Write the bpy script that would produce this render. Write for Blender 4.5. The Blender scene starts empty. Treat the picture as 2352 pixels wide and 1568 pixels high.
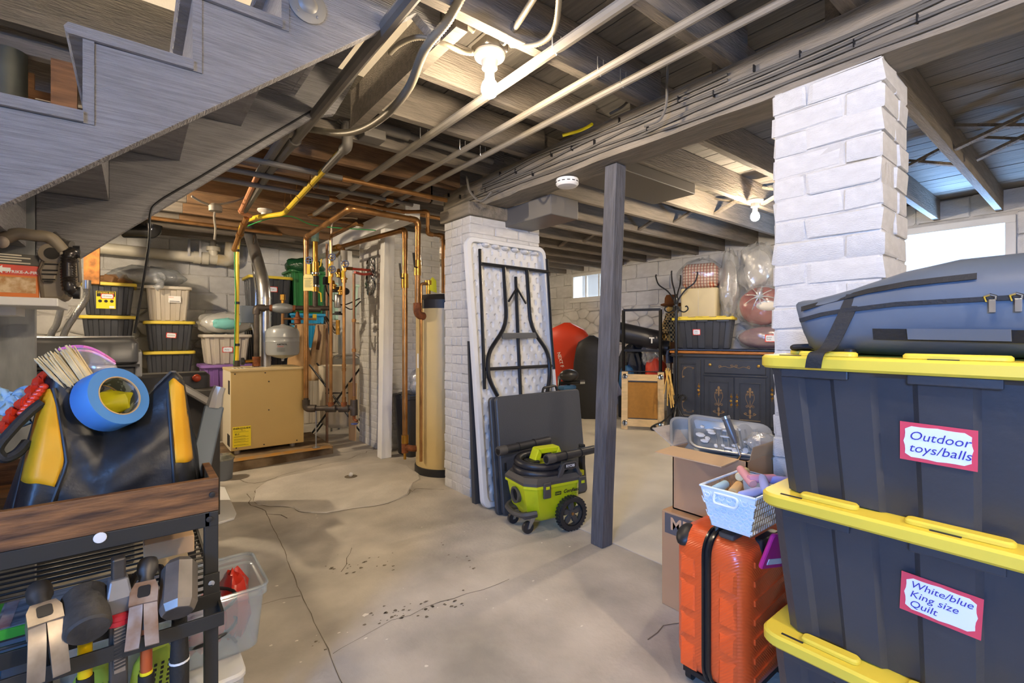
import bpy, math, random
from mathutils import Matrix, Vector, noise
random.seed(7)
C = bpy.context.scene.collection
PI = math.pi
# ------------------------------------------------------------------ camera, world, light, exposure
YAW = math.radians(38.5)
FPX, U0, V0, CAMZ = 1090.0, 1176.0, 770.0, 1.14
cam_d = bpy.data.cameras.new('camera'); cam = bpy.data.objects.new('camera', cam_d); C.objects.link(cam)
cam.location = (0, 0, CAMZ); cam.rotation_euler = (PI/2, 0, -YAW)
cam_d.sensor_width = 36; cam_d.lens = 36*FPX/2352; cam_d.shift_y = -14/2352; cam_d.clip_start = 0.05
bpy.context.scene.camera = cam
sc = bpy.context.scene
sc.view_settings.view_transform = 'Standard'; sc.view_settings.look = 'None'
sc.view_settings.gamma = 1; sc.view_settings.use_curve_mapping = False
sc.view_settings.exposure = 0.88
w = bpy.data.worlds.new('world'); sc.world = w; w.use_nodes = True
bg = w.node_tree.nodes['Background']; bg.inputs[0].default_value = (0.80, 0.85, 0.92, 1); bg.inputs[1].default_value = 0.45

def area_light(name, loc, aim, sx, sy, power, col):
    d = bpy.data.lights.new(name, 'AREA'); d.shape = 'RECTANGLE'; d.size = sx; d.size_y = sy
    d.energy = power; d.color = col
    o = bpy.data.objects.new(name, d); C.objects.link(o); o.location = loc
    o.rotation_euler = (Vector(aim)-Vector(loc)).to_track_quat('-Z', 'Y').to_euler()
    return o
DAY = (0.18, 0.43, 1.0)
area_light('daylight_window_east', (7.0, 1.1, 1.2), (4.6, 0.7, 2.45), 1.6, 0.6, 950, (0.30, 0.56, 1.0))
area_light('daylight_window_far', (6.8, 5.65, 2.45), (4.5, 5.0, 0.8), 0.8, 0.6, 60, (0.8, 0.9, 1.0))
area_light('daylight_window_left', (-2.85, -1.0, 1.8), (0.2, 1.2, 1.45), 0.9, 0.8, 340, DAY)
BULB_W = (1.0, 0.80, 0.56)

# ------------------------------------------------------------------ helpers
def fwdr(u): return (u-U0)/FPX
_f = (math.sin(YAW), math.cos(YAW)); _r = (math.cos(YAW), -math.sin(YAW))
def at(u, v, d):
    t = (u-U0)/FPX
    return Vector((d*(_f[0]+_r[0]*t), d*(_f[1]+_r[1]*t), CAMZ + d*(V0-v)/FPX))
def on_z(u, v, z): return at(u, v, (CAMZ-z)*FPX/(v-V0))
def on_y(u, v, y): return at(u, v, y/(_f[1]+_r[1]*(u-U0)/FPX))
def on_x(u, v, x): return at(u, v, x/(_f[0]+_r[0]*(u-U0)/FPX))

def lin(h):
    h = h.lstrip('#'); o = []
    for i in (0, 2, 4):
        c = int(h[i:i+2], 16)/255
        o.append(c/12.92 if c <= .04045 else ((c+.055)/1.055)**2.4)
    return o
MATS = {}
def mat(name, col, rough=.6, metal=0, var=0., scale=6., bump=0., bscale=None, stretch=None, col2=None, emit=0,
        alpha=1., trans=0., coat=0., spec=.5, contrast=(.35, .65), detail=4, rot=None):
    if name in MATS: return MATS[name]
    m = bpy.data.materials.new(name); m.use_nodes = True; MATS[name] = m
    nt = m.node_tree; N = nt.nodes; L = nt.links
    p = N['Principled BSDF']
    c = lin(col) if isinstance(col, str) else list(col)
    p.inputs['Base Color'].default_value = (*c, 1); p.inputs['Roughness'].default_value = rough
    p.inputs['Metallic'].default_value = metal; p.inputs['Specular IOR Level'].default_value = spec
    if coat: p.inputs['Coat Weight'].default_value = coat; p.inputs['Coat Roughness'].default_value = .15
    if trans: p.inputs['Transmission Weight'].default_value = trans
    if alpha < 1: p.inputs['Alpha'].default_value = alpha
    if emit:
        p.inputs['Emission Color'].default_value = (*c, 1); p.inputs['Emission Strength'].default_value = emit
    if var or bump or col2:
        tc = N.new('ShaderNodeTexCoord'); mp = N.new('ShaderNodeMapping')
        L.new(tc.outputs['Object'], mp.inputs['Vector'])
        if stretch: mp.inputs['Scale'].default_value = stretch
        if rot: mp.inputs['Rotation'].default_value = rot
        if var or col2:
            nz = N.new('ShaderNodeTexNoise'); nz.inputs['Scale'].default_value = scale; nz.inputs['Detail'].default_value = detail
            L.new(mp.outputs[0], nz.inputs['Vector'])
            rp = N.new('ShaderNodeValToRGB'); e = rp.color_ramp.elements
            e[0].position, e[1].position = contrast
            if col2:
                c2 = lin(col2) if isinstance(col2, str) else list(col2)
                e[0].color = (*c, 1); e[1].color = (*c2, 1)
            else:
                e[0].color = (*[x*(1-var) for x in c], 1); e[1].color = (*[min(1, x*(1+var)) for x in c], 1)
            L.new(nz.outputs['Fac'], rp.inputs['Fac']); L.new(rp.outputs['Color'], p.inputs['Base Color'])
        if bump:
            nb = N.new('ShaderNodeTexNoise'); nb.inputs['Scale'].default_value = bscale or scale*4; nb.inputs['Detail'].default_value = 5
            L.new(mp.outputs[0], nb.inputs['Vector'])
            b = N.new('ShaderNodeBump'); b.inputs['Strength'].default_value = bump; b.inputs['Distance'].default_value = .02
            L.new(nb.outputs['Fac'], b.inputs['Height']); L.new(b.outputs['Normal'], p.inputs['Normal'])
    return m
def film(name, col, opacity, rough=.15, var=0, bump=0, gloss=.3):
    """thin translucent plastic: transparent mixed with a glossy white skin"""
    if name in MATS: return MATS[name]
    m = mat(name, col, rough=rough, bump=bump, scale=5, bscale=14)
    nt = m.node_tree; N = nt.nodes; L = nt.links
    p = N['Principled BSDF']; out = [n for n in N if n.type == 'OUTPUT_MATERIAL'][0]
    tr = N.new('ShaderNodeBsdfTransparent'); tr.inputs[0].default_value = (.93, .95, .97, 1)
    mx = N.new('ShaderNodeMixShader'); mx.inputs[0].default_value = opacity
    gs = N.new('ShaderNodeBsdfAnisotropic'); gs.inputs['Roughness'].default_value = rough
    if p.inputs['Normal'].links: L.new(p.inputs['Normal'].links[0].from_socket, gs.inputs['Normal'])
    m2 = N.new('ShaderNodeMixShader'); m2.inputs[0].default_value = gloss
    L.new(p.outputs[0], m2.inputs[1]); L.new(gs.outputs[0], m2.inputs[2])
    L.new(tr.outputs[0], mx.inputs[1]); L.new(m2.outputs[0], mx.inputs[2]); L.new(mx.outputs[0], out.inputs[0])
    return m

def basis(o, x, y, z=None):
    x = Vector(x).normalized(); y = Vector(y); y = (y - x*y.dot(x)).normalized(); z = x.cross(y)
    return Matrix(((x.x, y.x, z.x, o[0]), (x.y, y.y, z.y, o[1]), (x.z, y.z, z.z, o[2]), (0, 0, 0, 1)))
def TR(x=0, y=0, z=0, rz=0, rx=0, ry=0):
    return Matrix.Translation((x, y, z)) @ Matrix.Rotation(rz, 4, 'Z') @ Matrix.Rotation(ry, 4, 'Y') @ Matrix.Rotation(rx, 4, 'X')
def rrect(w, d, r, n=4, cx=0, cy=0):
    """rounded rectangle outline, counter-clockwise"""
    o = []
    for sx, sy, a0 in ((1, 1, 0), (-1, 1, 90), (-1, -1, 180), (1, -1, 270)):
        for k in range(n+1):
            a = math.radians(a0+90*k/n)
            o.append((cx+sx*(w/2-r)+r*math.cos(a), cy+sy*(d/2-r)+r*math.sin(a)))
    return o
class MB:
    def __init__(s): s.v = []; s.f = []; s.M = Matrix()
    def pt(s, p): s.v.append(tuple(s.M @ Vector(p))); return len(s.v)-1
    def box(s, x0, x1, y0, y1, z0, z1):
        i = [s.pt(p) for p in ((x0,y0,z0),(x1,y0,z0),(x1,y1,z0),(x0,y1,z0),(x0,y0,z1),(x1,y0,z1),(x1,y1,z1),(x0,y1,z1))]
        for q in ((0,3,2,1),(4,5,6,7),(0,1,5,4),(1,2,6,5),(2,3,7,6),(3,0,4,7)): s.f.append(tuple(i[k] for k in q))
        return s
    def cb(s, cx, cy, cz, sx, sy, sz): return s.box(cx-sx/2, cx+sx/2, cy-sy/2, cy+sy/2, cz-sz/2, cz+sz/2)
    def beam(s, a, b, w, h, up=(0,0,1)):
        """rectangular bar from a to b, w across, h along up"""
        a = Vector(a); b = Vector(b); d = b-a; old = s.M
        u = Vector(up)
        if abs(d.normalized().dot(u)) > .98: u = Vector((0, 1, 0))
        s.M = old @ basis(a, d, u)
        s.box(0, d.length, -h/2, h/2, -w/2, w/2); s.M = old; return s
    def loft(s, rings, cap=(True, True), close=True):
        idx = [[s.pt(p) for p in r] for r in rings]; n = len(rings[0])
        for a, b in zip(idx, idx[1:]):
            for k in range(n if close else n-1):
                s.f.append((a[k], a[(k+1) % n], b[(k+1) % n], b[k]))
        if cap[0]: s.f.append(tuple(reversed(idx[0])))
        if cap[1]: s.f.append(tuple(idx[-1]))
        return s
    def rbox(s, w, d, z0, z1, r, ch=.01, cx=0, cy=0, n=4, w2=None, d2=None):
        """box with rounded plan corners and chamfered top and bottom edges, may taper to w2, d2 at the top"""
        w2 = w2 or w; d2 = d2 or d
        R = lambda W, D, z, rr: [(x, y, z) for x, y in rrect(W, D, max(rr, .001), n, cx, cy)]
        s.loft([R(w-2*ch, d-2*ch, z0, r-ch), R(w, d, z0+ch, r), R(w2, d2, z1-ch, r), R(w2-2*ch, d2-2*ch, z1, r-ch)])
        return s
    def tube(s, path, r, n=8, cap=True):
        P = [Vector(p) for p in path]; rr = r if isinstance(r, (list, tuple)) else [r]*len(P)
        t0 = (P[1]-P[0]).normalized(); up = Vector((0, 0, 1)) if abs(t0.z) < .9 else Vector((1, 0, 0))
        nx = t0.cross(up).normalized(); rings = []
        for i, p in enumerate(P):
            t = (P[min(i+1, len(P)-1)]-P[max(i-1, 0)]).normalized()
            nx = (nx - t*nx.dot(t)).normalized(); ny = t.cross(nx)
            rings.append([p + (nx*math.cos(2*PI*k/n) + ny*math.sin(2*PI*k/n))*rr[i] for k in range(n)])
        return s.loft(rings, (cap, cap))
    def cyl(s, a, b, r, n=12, r2=None): return s.tube([a, b], [r, r if r2 is None else r2], n)
    def lathe(s, prof, n=20, o=(0,0,0), axis='z', cap=True):
        rings = []
        for r, z in prof:
            ring = []
            for k in range(n):
                c, q = r*math.cos(2*PI*k/n), r*math.sin(2*PI*k/n)
                ring.append({'z': (o[0]+c, o[1]+q, o[2]+z), 'y': (o[0]+q, o[1]+z, o[2]+c), 'x': (o[0]+z, o[1]+c, o[2]+q)}[axis])
            rings.append(ring)
        return s.loft(rings, (cap, cap))
    def prism(s, poly, a, b, plane='xy'):
        f = {'xy': lambda p, h: (p[0], p[1], h), 'xz': lambda p, h: (p[0], h, p[1]), 'yz': lambda p, h: (h, p[0], p[1])}[plane]
        return s.loft([[f(p, a) for p in poly], [f(p, b) for p in poly]])
    def ball(s, c, rx, ry=None, rz=None, n=12, m=8, f=None):
        ry = ry or rx; rz = rz or rx; rings = []
        for j in range(m+1):
            th = PI*(.03+.94*j/m); ring = []
            for k in range(n):
                a = 2*PI*k/n; q = 1+(f(a, th) if f else 0)
                ring.append((c[0]+rx*q*math.sin(th)*math.cos(a), c[1]+ry*q*math.sin(th)*math.sin(a), c[2]-rz*q*math.cos(th)))
            rings.append(ring)
        return s.loft(rings)
    def grid(s, fn, nu, nv, thick=0):
        """surface fn(a,b) for a,b in 0..1; thick gives it a back"""
        A = [[s.pt(fn(i/nu, j/nv)) for j in range(nv+1)] for i in range(nu+1)]
        for i in range(nu):
            for j in range(nv): s.f.append((A[i][j], A[i+1][j], A[i+1][j+1], A[i][j+1]))
        return s
    def add(s, verts, faces, M=None):
        o = len(s.v); M = s.M @ M if M else s.M
        s.v += [tuple(M @ Vector(v)) for v in verts]; s.f += [tuple(i+o for i in f) for f in faces]; return s
    def mesh(s, name, smooth=True, angle=35):
        me = bpy.data.meshes.new(name); me.from_pydata(s.v, [], s.f); me.update()
        if smooth:
            me.polygons.foreach_set('use_smooth', [True]*len(me.polygons)); me.set_sharp_from_angle(angle=math.radians(angle))
        return me
    def build(s, name, m, parent=None, world=False, smooth=True, angle=35, solid=0, bevel=0, sub=0, mods=None):
        if world and parent: 
            I = wm(parent).inverted(); s.v = [tuple(I @ Vector(v)) for v in s.v]
        o = bpy.data.objects.new(name, s.mesh(name, smooth, angle)); C.objects.link(o)
        if m: o.data.materials.append(m)
        o.parent = parent
        if solid:
            md = o.modifiers.new('thickness', 'SOLIDIFY'); md.thickness = solid; md.offset = 0
        if bevel:
            md = o.modifiers.new('edges', 'BEVEL'); md.width = bevel; md.segments = 2; md.limit_method = 'ANGLE'
        if sub:
            md = o.modifiers.new('smooth', 'SUBSURF'); md.levels = sub; md.render_levels = sub
        return o
def wm(o):
    M = o.matrix_basis.copy()
    while o.parent: o = o.parent; M = o.matrix_basis @ M
    return M
def tag(o, label=None, cat=None, group=None, kind=None):
    if label: o['label'] = label
    if cat: o['category'] = cat
    if group: o['group'] = group
    if kind: o['kind'] = kind
    return o
def thing(name, label, cat, loc=(0,0,0), rz=0, group=None, rx=0, ry=0):
    o = bpy.data.objects.new(name, None); C.objects.link(o); o.empty_display_size = .05
    o.location = loc; o.rotation_euler = (rx, ry, rz); return tag(o, label, cat, group)
def dup(o, parent=None, loc=None, rz=None, label=None):
    c = o.copy(); C.objects.link(c); c.parent = parent
    if loc: c.location = loc
    if rz is not None: c.rotation_euler = (c.rotation_euler.x, c.rotation_euler.y, rz)
    if label: c['label'] = label
    for ch in list(o.children): dup(ch, c)
    return c
def text_mesh(s, size=1.0, align='CENTER', shear=0, bold=0, space=1.0, lead=1.0):
    cu = bpy.data.curves.new('t', 'FONT'); cu.body = s; cu.size = size; cu.align_x = align; cu.align_y = 'CENTER'
    cu.shear = shear; cu.offset = bold; cu.space_character = space; cu.space_line = lead; cu.resolution_u = 3
    ob = bpy.data.objects.new('t', cu); C.objects.link(ob)
    me = bpy.data.meshes.new_from_object(ob.evaluated_get(bpy.context.evaluated_depsgraph_get()))
    V = [tuple(v.co) for v in me.vertices]; F = [tuple(p.vertices) for p in me.polygons]
    bpy.data.objects.remove(ob); bpy.data.curves.remove(cu); bpy.data.meshes.remove(me)
    return V, F
def lettering(s, size, M, m, parent, world=False, name='lettering', **k):
    V, F = text_mesh(s, size, **k); b = MB(); b.add(V, F, M); return b.build(name, m, parent, world, smooth=False)
def smooth_path(P, n=6):
    """Catmull-Rom through points"""
    P = [Vector(p) for p in P]; o = []
    for i in range(len(P)-1):
        a, b, c, d = P[max(i-1, 0)], P[i], P[i+1], P[min(i+2, len(P)-1)]
        for k in range(n):
            t = k/n
            o.append(.5*((2*b)+(c-a)*t+(2*a-5*b+4*c-d)*t*t+(3*b-a-3*c+d)*t**3))
    return o+[P[-1]]
def bend_path(P, r=.04, n=4):
    """polyline with rounded corners, as plumbing elbows"""
    P = [Vector(p) for p in P]; o = [P[0]]
    for a, b, c in zip(P, P[1:], P[2:]):
        q = min(r, (a-b).length*.45, (c-b).length*.45)
        p0 = b+(a-b).normalized()*q; p1 = b+(c-b).normalized()*q
        for k in range(n+1):
            t = k/n; o.append(p0*(1-t)**2+b*2*t*(1-t)+p1*t*t)
    return o+[P[-1]]
def spiral_r(path, r, amp, per):
    """radius list giving a ribbed hose along a path resampled evenly"""
    P = [Vector(p) for p in path]; L = [0]
    for a, b in zip(P, P[1:]): L.append(L[-1]+(b-a).length)
    n = max(4, int(L[-1]/per)*2); out = []; j = 0
    for k in range(n+1):
        s = L[-1]*k/n
        while j < len(L)-2 and L[j+1] < s: j += 1
        t = (s-L[j])/max(L[j+1]-L[j], 1e-9); out.append(P[j].lerp(P[j+1], t))
    return out, [r+(amp if k % 2 else -amp) for k in range(n+1)]
# ------------------------------------------------------------------ materials
M_paint = mat('white_masonry_paint', '#cccbc8', .75, var=.06, scale=3, bump=.35, bscale=22)
M_stone = mat('white_stone_paint', '#d2d1cf', .8, var=.09, scale=4, bump=.5, bscale=16)
M_mortar = mat('painted_mortar', '#c4c2be', .85, var=.12, scale=9, bump=.5, bscale=40)
M_joist = mat('grey_painted_timber', '#7c746a', .75, var=.16, scale=3, bump=.45, bscale=10, stretch=(1.5, 14, 14))
M_plank = mat('grey_painted_plank', '#6f6a62', .75, var=.18, scale=3, bump=.3, bscale=9, stretch=(14, 1.2, 8))
M_beam = mat('grey_painted_beam', '#7c7467', .7, var=.2, scale=3, bump=.5, bscale=8, stretch=(10, 1.5, 10))
M_stair = mat('grey_painted_stair', '#878689', .55, var=.16, scale=4, bump=.7, bscale=7, stretch=(2, 6, 42), rot=(0, -.42, 0), detail=7)
M_post = mat('dark_grey_post', '#55555a', .7, var=.22, scale=4, bump=.4, bscale=8, stretch=(14, 14, 1.5))
M_brownwood = mat('bare_brown_timber', '#7a5638', .75, var=.3, scale=3, bump=.3, stretch=(1.5, 12, 12))
M_rawjoist = mat('raw_joist_timber', '#7b5e42', .75, var=.25, scale=3, bump=.3, stretch=(1.5, 12, 12))
M_floor = mat('worn_concrete', '#b4ada1', .72, var=.32, scale=2.6, bump=.12, bscale=60, detail=9, contrast=(.3, .72))
M_floor2 = mat('pale_concrete', '#d3ccbd', .6, var=.1, scale=2, bump=.08, bscale=60, detail=8)
M_patch = mat('patched_concrete', '#c0bab0', .75, var=.14, scale=3, bump=.2, bscale=45, detail=8)
M_crack = mat('floor_crack', '#6b6152', .9)
M_stain = mat('dark_floor_stain', '#6e6455', .8)
M_black = mat('black_plastic', '#1d1d1f', .45)
M_blackm = mat('black_metal', '#222224', .4, metal=.4, var=.1)
M_white = mat('white_plastic', '#e6e6e4', .4)
M_whitep = mat('white_wood_paint', '#dcdcda', .55, var=.04, scale=5)
M_steel = mat('galvanised_steel', '#b4b6b8', .3, metal=.9, var=.12, scale=10)
M_chrome = mat('chrome', '#c9ccd0', .15, metal=1)
M_copper = mat('copper_pipe', '#a57a4c', .34, metal=.8, var=.3, scale=7)
M_iron = mat('black_iron_pipe', '#4d4640', .5, metal=.6, var=.3, scale=12)
M_rust = mat('rusty_fitting', '#7e4a2a', .7, metal=.4, var=.35, scale=18, bump=.3)
M_brass = mat('brass_fitting', '#b58a3e', .3, metal=.9, var=.15, scale=15)
M_greyp = mat('grey_painted_pipe', '#8b857b', .55, var=.08, scale=6)
M_dgreyp = mat('dark_grey_painted_pipe', '#68645e', .55, var=.1, scale=6)
M_yellow = mat('yellow_plastic_lid', '#dfc844', .48, var=.04, scale=5)
M_tote = mat('black_tote_plastic', '#3a3d44', .34, var=.08, scale=4, bump=.06, bscale=60)
M_gap = mat('shadow_gap', '#2a2724', .9)  # dark colour standing in for shade inside slots, vents and bores

# ------------------------------------------------------------------ floor
XW0, XW1, YW0, YW1, JZ, PZ = -2.3, 6.25, -2.3, 7.1, 2.28, 2.48
fl = MB().box(XW0-.2, 2.05, YW0-.2, YW1+.2, -.12, 0).build('floor', M_floor, smooth=False); tag(fl, kind='structure')
fl2 = MB().box(2.053, XW1+.3, YW0-.2, YW1+.2, -.12, .002).build('floor_far', M_floor2, smooth=False); tag(fl2, kind='structure')
def ribbon(pts, w0, z=.0012, jit=.012, parent=fl, name='crack', m=M_crack):
    P = []
    for a, b in zip(pts, pts[1:]):
        a = Vector(a); b = Vector(b); n = max(2, int((b-a).length/.06))
        for k in range(n): P.append(a.lerp(b, k/n)+Vector((random.uniform(-jit, jit), random.uniform(-jit, jit), 0)))
    P.append(Vector(pts[-1])); b = MB(); L = []; R = []
    for i, p in enumerate(P):
        t = (P[min(i+1, len(P)-1)]-P[max(i-1, 0)]).normalized(); n = Vector((-t.y, t.x, 0))
        ww = w0*random.uniform(.4, 1.3)
        L.append((p.x+n.x*ww, p.y+n.y*ww, z)); R.append((p.x-n.x*ww, p.y-n.y*ww, z))
    b.loft([L, R], (False, False), close=False); return b.build(name, m, parent, smooth=False)
F = lambda *uv: [on_z(u, v, 0) for u, v in uv]
ribbon(F((612,1180),(640,1235),(690,1360),(742,1470),(795,1585)), .0018, jit=.004)
ribbon(F((480,1410),(600,1388),(690,1368)), .002)
ribbon(F((762,1500),(820,1470),(900,1425),(1010,1385),(1170,1330)), .002)
ribbon(F((530,1100),(590,1110),(660,1088),(720,1072),(740,1066)), .003, jit=.02)
ribbon(F((560,1135),(585,1165),(620,1180),(660,1190)), .003, jit=.02)
ribbon(F((940,1080),(930,1110),(942,1130),(960,1120),(1020,1124)), .003, jit=.02)
ribbon(F((785,1310),(808,1258)), .0015); ribbon(F((720,1070),(800,1055),(860,1030)), .003, jit=.02)
ribbon(F((1480,1470),(1530,1440),(1580,1420)), .003)
c0 = on_z(790, 1112, 0); b = MB(); ring = []
for k in range(40):
    a = 2*PI*k/40; r = 1+.07*math.sin(3*a+1)+.04*math.sin(7*a)+random.uniform(-.02, .02)
    ring.append((c0.x+.60*r*math.cos(a+.3), c0.y+.56*r*math.sin(a+.3)))
b.loft([[(x, y, .001) for x, y in ring], [(c0.x+(x-c0.x)*.985, c0.y+(y-c0.y)*.985, .007) for x, y in ring]], (False, True))
b.build('concrete_patch', M_patch, fl, smooth=False)
ribbon([(x, y, 0) for x, y in ring[10:34]], .003, z=.0016, jit=.008)
b = MB()
def blob(x, y, r, z=.0014):
    k = random.uniform(0, 6); n = 9
    b.loft([[(x+r*random.uniform(.5, 1.2)*math.cos(2*PI*i/n+k)*1.4, y+r*random.uniform(.5, 1.2)*math.sin(2*PI*i/n+k), z) for i in range(n)]], (False, True))
for (u0_, v0_, u1_, v1_, n) in ((740,1300,905,1290,26),(850,1425,1065,1380,44),(1000,1240,1100,1310,8),(690,1480,800,1490,4)):
    for i in range(n):
        t = random.random(); p = on_z(u0_+(u1_-u0_)*t+random.gauss(0, 14), v0_+(v1_-v0_)*t+random.gauss(0, 11), 0)
        blob(p.x, p.y, random.uniform(.002, .008))
o = b.build('stain', M_stain, fl, smooth=False); o['kind'] = 'stuff'
b = MB()
for i in range(26):
    p = on_z(random.uniform(620, 1400), random.uniform(1180, 1540), 0); blob(p.x, p.y, random.uniform(.002, .006))
p = on_z(838, 1413, 0); blob(p.x, p.y, .012)
o = b.build('paint_fleck', mat('pale_fleck', '#ddd8cc', .8), fl, smooth=False); o['kind'] = 'stuff'
# floor drain hole with a scrap in it
p = on_z(806, 1096, 0)
b = MB().lathe([(.05, .0075), (.05, .0085), (.03, .0085)], 14, p); b.build('drain_hole', M_crack, fl)
b = MB().ball((p.x, p.y, .022), .018, .014, .018, 7, 5, lambda a, t: .25*math.sin(3*a)*math.sin(2*t)); tag(b.build('paper_scrap', M_white), 'crumpled white scrap lying on the floor drain', 'scrap')

# ------------------------------------------------------------------ walls: block above, rubble stone below
def brick_variants(name, k, rough=.06, seed=1):
    rnd = random.Random(seed); out = []
    for i in range(k):
        b = MB(); R = []
        j = lambda a: rnd.uniform(-a, a)
        for z, q in ((-.5, .475), (-.43, .5), (.43, .5), (.5, .475)):
            ring = []
            for x, y in ((-q, -q+.05), (-q+.03, -q), (q-.03, -q), (q, -q+.05), (q, q-.05), (q-.03, q), (-q+.03, q), (-q, q-.05)):
                ring.append((x+j(.012), y+j(rough), z+j(.04)))
            R.append(ring)
        b.loft(R); me = b.mesh(name, True, 18); out.append(me)
    return out
BRICKS = brick_variants('brick', 8, .035)
def piece(name, me, m, parent, c, s, rz=0):
    if not me.materials: me.materials.append(m)
    o = bpy.data.objects.new(name, me); C.objects.link(o); o.parent = parent; o.location = c; o.scale = s; o.rotation_euler = (0, 0, rz); return o
BLOCKS = brick_variants('block', 6, .1, 3)
BLOCK_M = mat('white_block_paint', '#cfcfce', .8, var=.07, scale=3, bump=.3, bscale=25)
def stone_mesh(poly, depth):
    cx = sum(p[0] for p in poly)/len(poly); cy = sum(p[1] for p in poly)/len(poly)
    n = len(poly); out = []; pts = []
    for i in range(n):                                     # round the outline a little
        a, c = poly[i], poly[(i+1) % n]
        for t in (.18, .82): pts.append((a[0]+(c[0]-a[0])*t, a[1]+(c[1]-a[1])*t))
    f = lambda k, h, j: [(cx+(x-cx)*k+random.uniform(-j, j), cy+(y-cy)*k+random.uniform(-j, j), h+random.uniform(-j, j)) for x, y in pts]
    return [f(.985, -.02, 0), f(.955, depth*.55, .006), f(.80, depth, .009), [(cx+(x-cx)*.3, cy+(y-cy)*.3, depth*random.uniform(.9, 1.25)) for x, y in pts]]
def masonry_wall(name, M, length, z_split, top, gaps=(), x_lo=0):
    """M maps (along, up, out) to world; wall core lies behind out=0; gaps = (a0,a1,z0,z1) openings"""
    root = thing(name, None, None); root['kind'] = 'structure'
    b = MB(); b.M = M
    xs = sorted(set([0, length]+[g for q in gaps for g in q[:2]]))
    for a0, a1 in zip(xs, xs[1:]):
        g = [q for q in gaps if q[0] <= a0+1e-6 and q[1] >= a1-1e-6]
        if not g: b.box(a0, a1, 0, top, -.25, 0)
        else:
            b.box(a0, a1, 0, g[0][2], -.25, 0); b.box(a0, a1, g[0][3], top, -.25, 0)
    b.build('mortar', M_mortar, root, smooth=False)
    hit = lambda x0, x1, z0, z1: any(x1 > q[0]-.02 and x0 < q[1]+.02 and z1 > q[2]-.02 and z0 < q[3]+.02 for q in gaps)
    # blocks
    z = z_split; row = 0; R3 = M.to_euler().z
    while z < top-.05:
        h = min(.215, top-z); x = x_lo-(.2 if row % 2 else 0)
        while x < length:
            x1 = min(x+.405, length); x0 = max(x, x_lo)
            if x1-x0 > .06:
                segs = [(x0, x1, z, z+h)]
                for q in gaps:
                    if x1 > q[0] and x0 < q[1] and z+h > q[2] and z < q[3]:
                        segs = []
                        if x0 < q[0]-.05: segs.append((x0, q[0], z, z+h))
                        if x1 > q[1]+.05: segs.append((q[1], x1, z, z+h))
                        if z < q[2]-.04: segs.append((max(x0, q[0]), min(x1, q[1]), z, q[2]))
                        if z+h > q[3]+.04: segs.append((max(x0, q[0]), min(x1, q[1]), q[3], z+h))
                for (p0, p1, q0, q1) in segs:
                    me = random.choice(BLOCKS)
                    o = piece('block', me, BLOCK_M, root, M @ Vector(((p0+p1)/2, (q0+q1)/2, -.003)), (p1-p0-.009, .032, q1-q0-.009), R3)
            x += .405
        z += .215; row += 1
    # stones: irregular cells around scattered centres
    AX = 1.55; seeds = []; tries = 0; lim = length+.3
    while tries < 4000:
        tries += 1; p = (random.uniform(x_lo-.3, lim)/AX, random.uniform(-.1, z_split+.12)); rad = .135 if p[1] > z_split*.4 else .17
        if all((p[0]-q[0])**2+(p[1]-q[1])**2 > rad*rad for q in seeds[-400:]): seeds.append(p)
    for i, (sx_, sy_) in enumerate(seeds):
        P = [(max(x_lo, sx_*AX-.6)/AX, max(0, sy_-.4)), (min(length, sx_*AX+.6)/AX, max(0, sy_-.4)), (min(length, sx_*AX+.6)/AX, min(z_split, sy_+.4)), (max(x_lo, sx_*AX-.6)/AX, min(z_split, sy_+.4))]
        for j, (tx, ty_) in enumerate(seeds):
            if j == i or abs(tx-sx_) > .6 or abs(ty_-sy_) > .6: continue
            nx_, ny_ = tx-sx_, ty_-sy_; c_ = nx_*(tx+sx_)/2+ny_*(ty_+sy_)/2; Q = []
            for k in range(len(P)):
                a_, b_ = P[k], P[(k+1) % len(P)]; da, db = a_[0]*nx_+a_[1]*ny_-c_, b_[0]*nx_+b_[1]*ny_-c_
                if da <= 0: Q.append(a_)
                if (da < 0) != (db < 0) and abs(da-db) > 1e-9: t_ = da/(da-db); Q.append((a_[0]+(b_[0]-a_[0])*t_, a_[1]+(b_[1]-a_[1])*t_))
            P = Q
            if len(P) < 3: break
        if len(P) < 3 or max(p[0] for p in P)*AX-min(p[0] for p in P)*AX < .06 or max(p[1] for p in P)-min(p[1] for p in P) < .04: continue
        bb = MB(); bb.M = M; bb.loft(stone_mesh([(p[0]*AX, p[1]) for p in P], random.uniform(.012, .045)), (False, True)); bb.build('stone', M_stone, root, angle=50)
    return root
WIN1 = (5.1, 6.08, 1.77, 2.24)       # y0,y1,z0,z1 on the east wall (far window)
WIN2 = (0.52, 1.78, 1.50, 2.235)
# east wall: along = -y (looking at +x the along axis runs to the camera's right)
ME = basis((XW1, YW1, 0), (0, -1, 0), (0, 0, 1))
masonry_wall('wall_right', ME, YW1-YW0, 1.62, 2.47, [(YW1-WIN1[1], YW1-WIN1[0], WIN1[2], WIN1[3]), (YW1-WIN2[1], YW1-WIN2[0], WIN2[2], WIN2[3])], x_lo=.0)
MN = basis((XW0, YW1, 0), (1, 0, 0), (0, 0, 1))
masonry_wall('wall_back', MN, XW1-XW0, 1.46, 2.47, x_lo=0)
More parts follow.
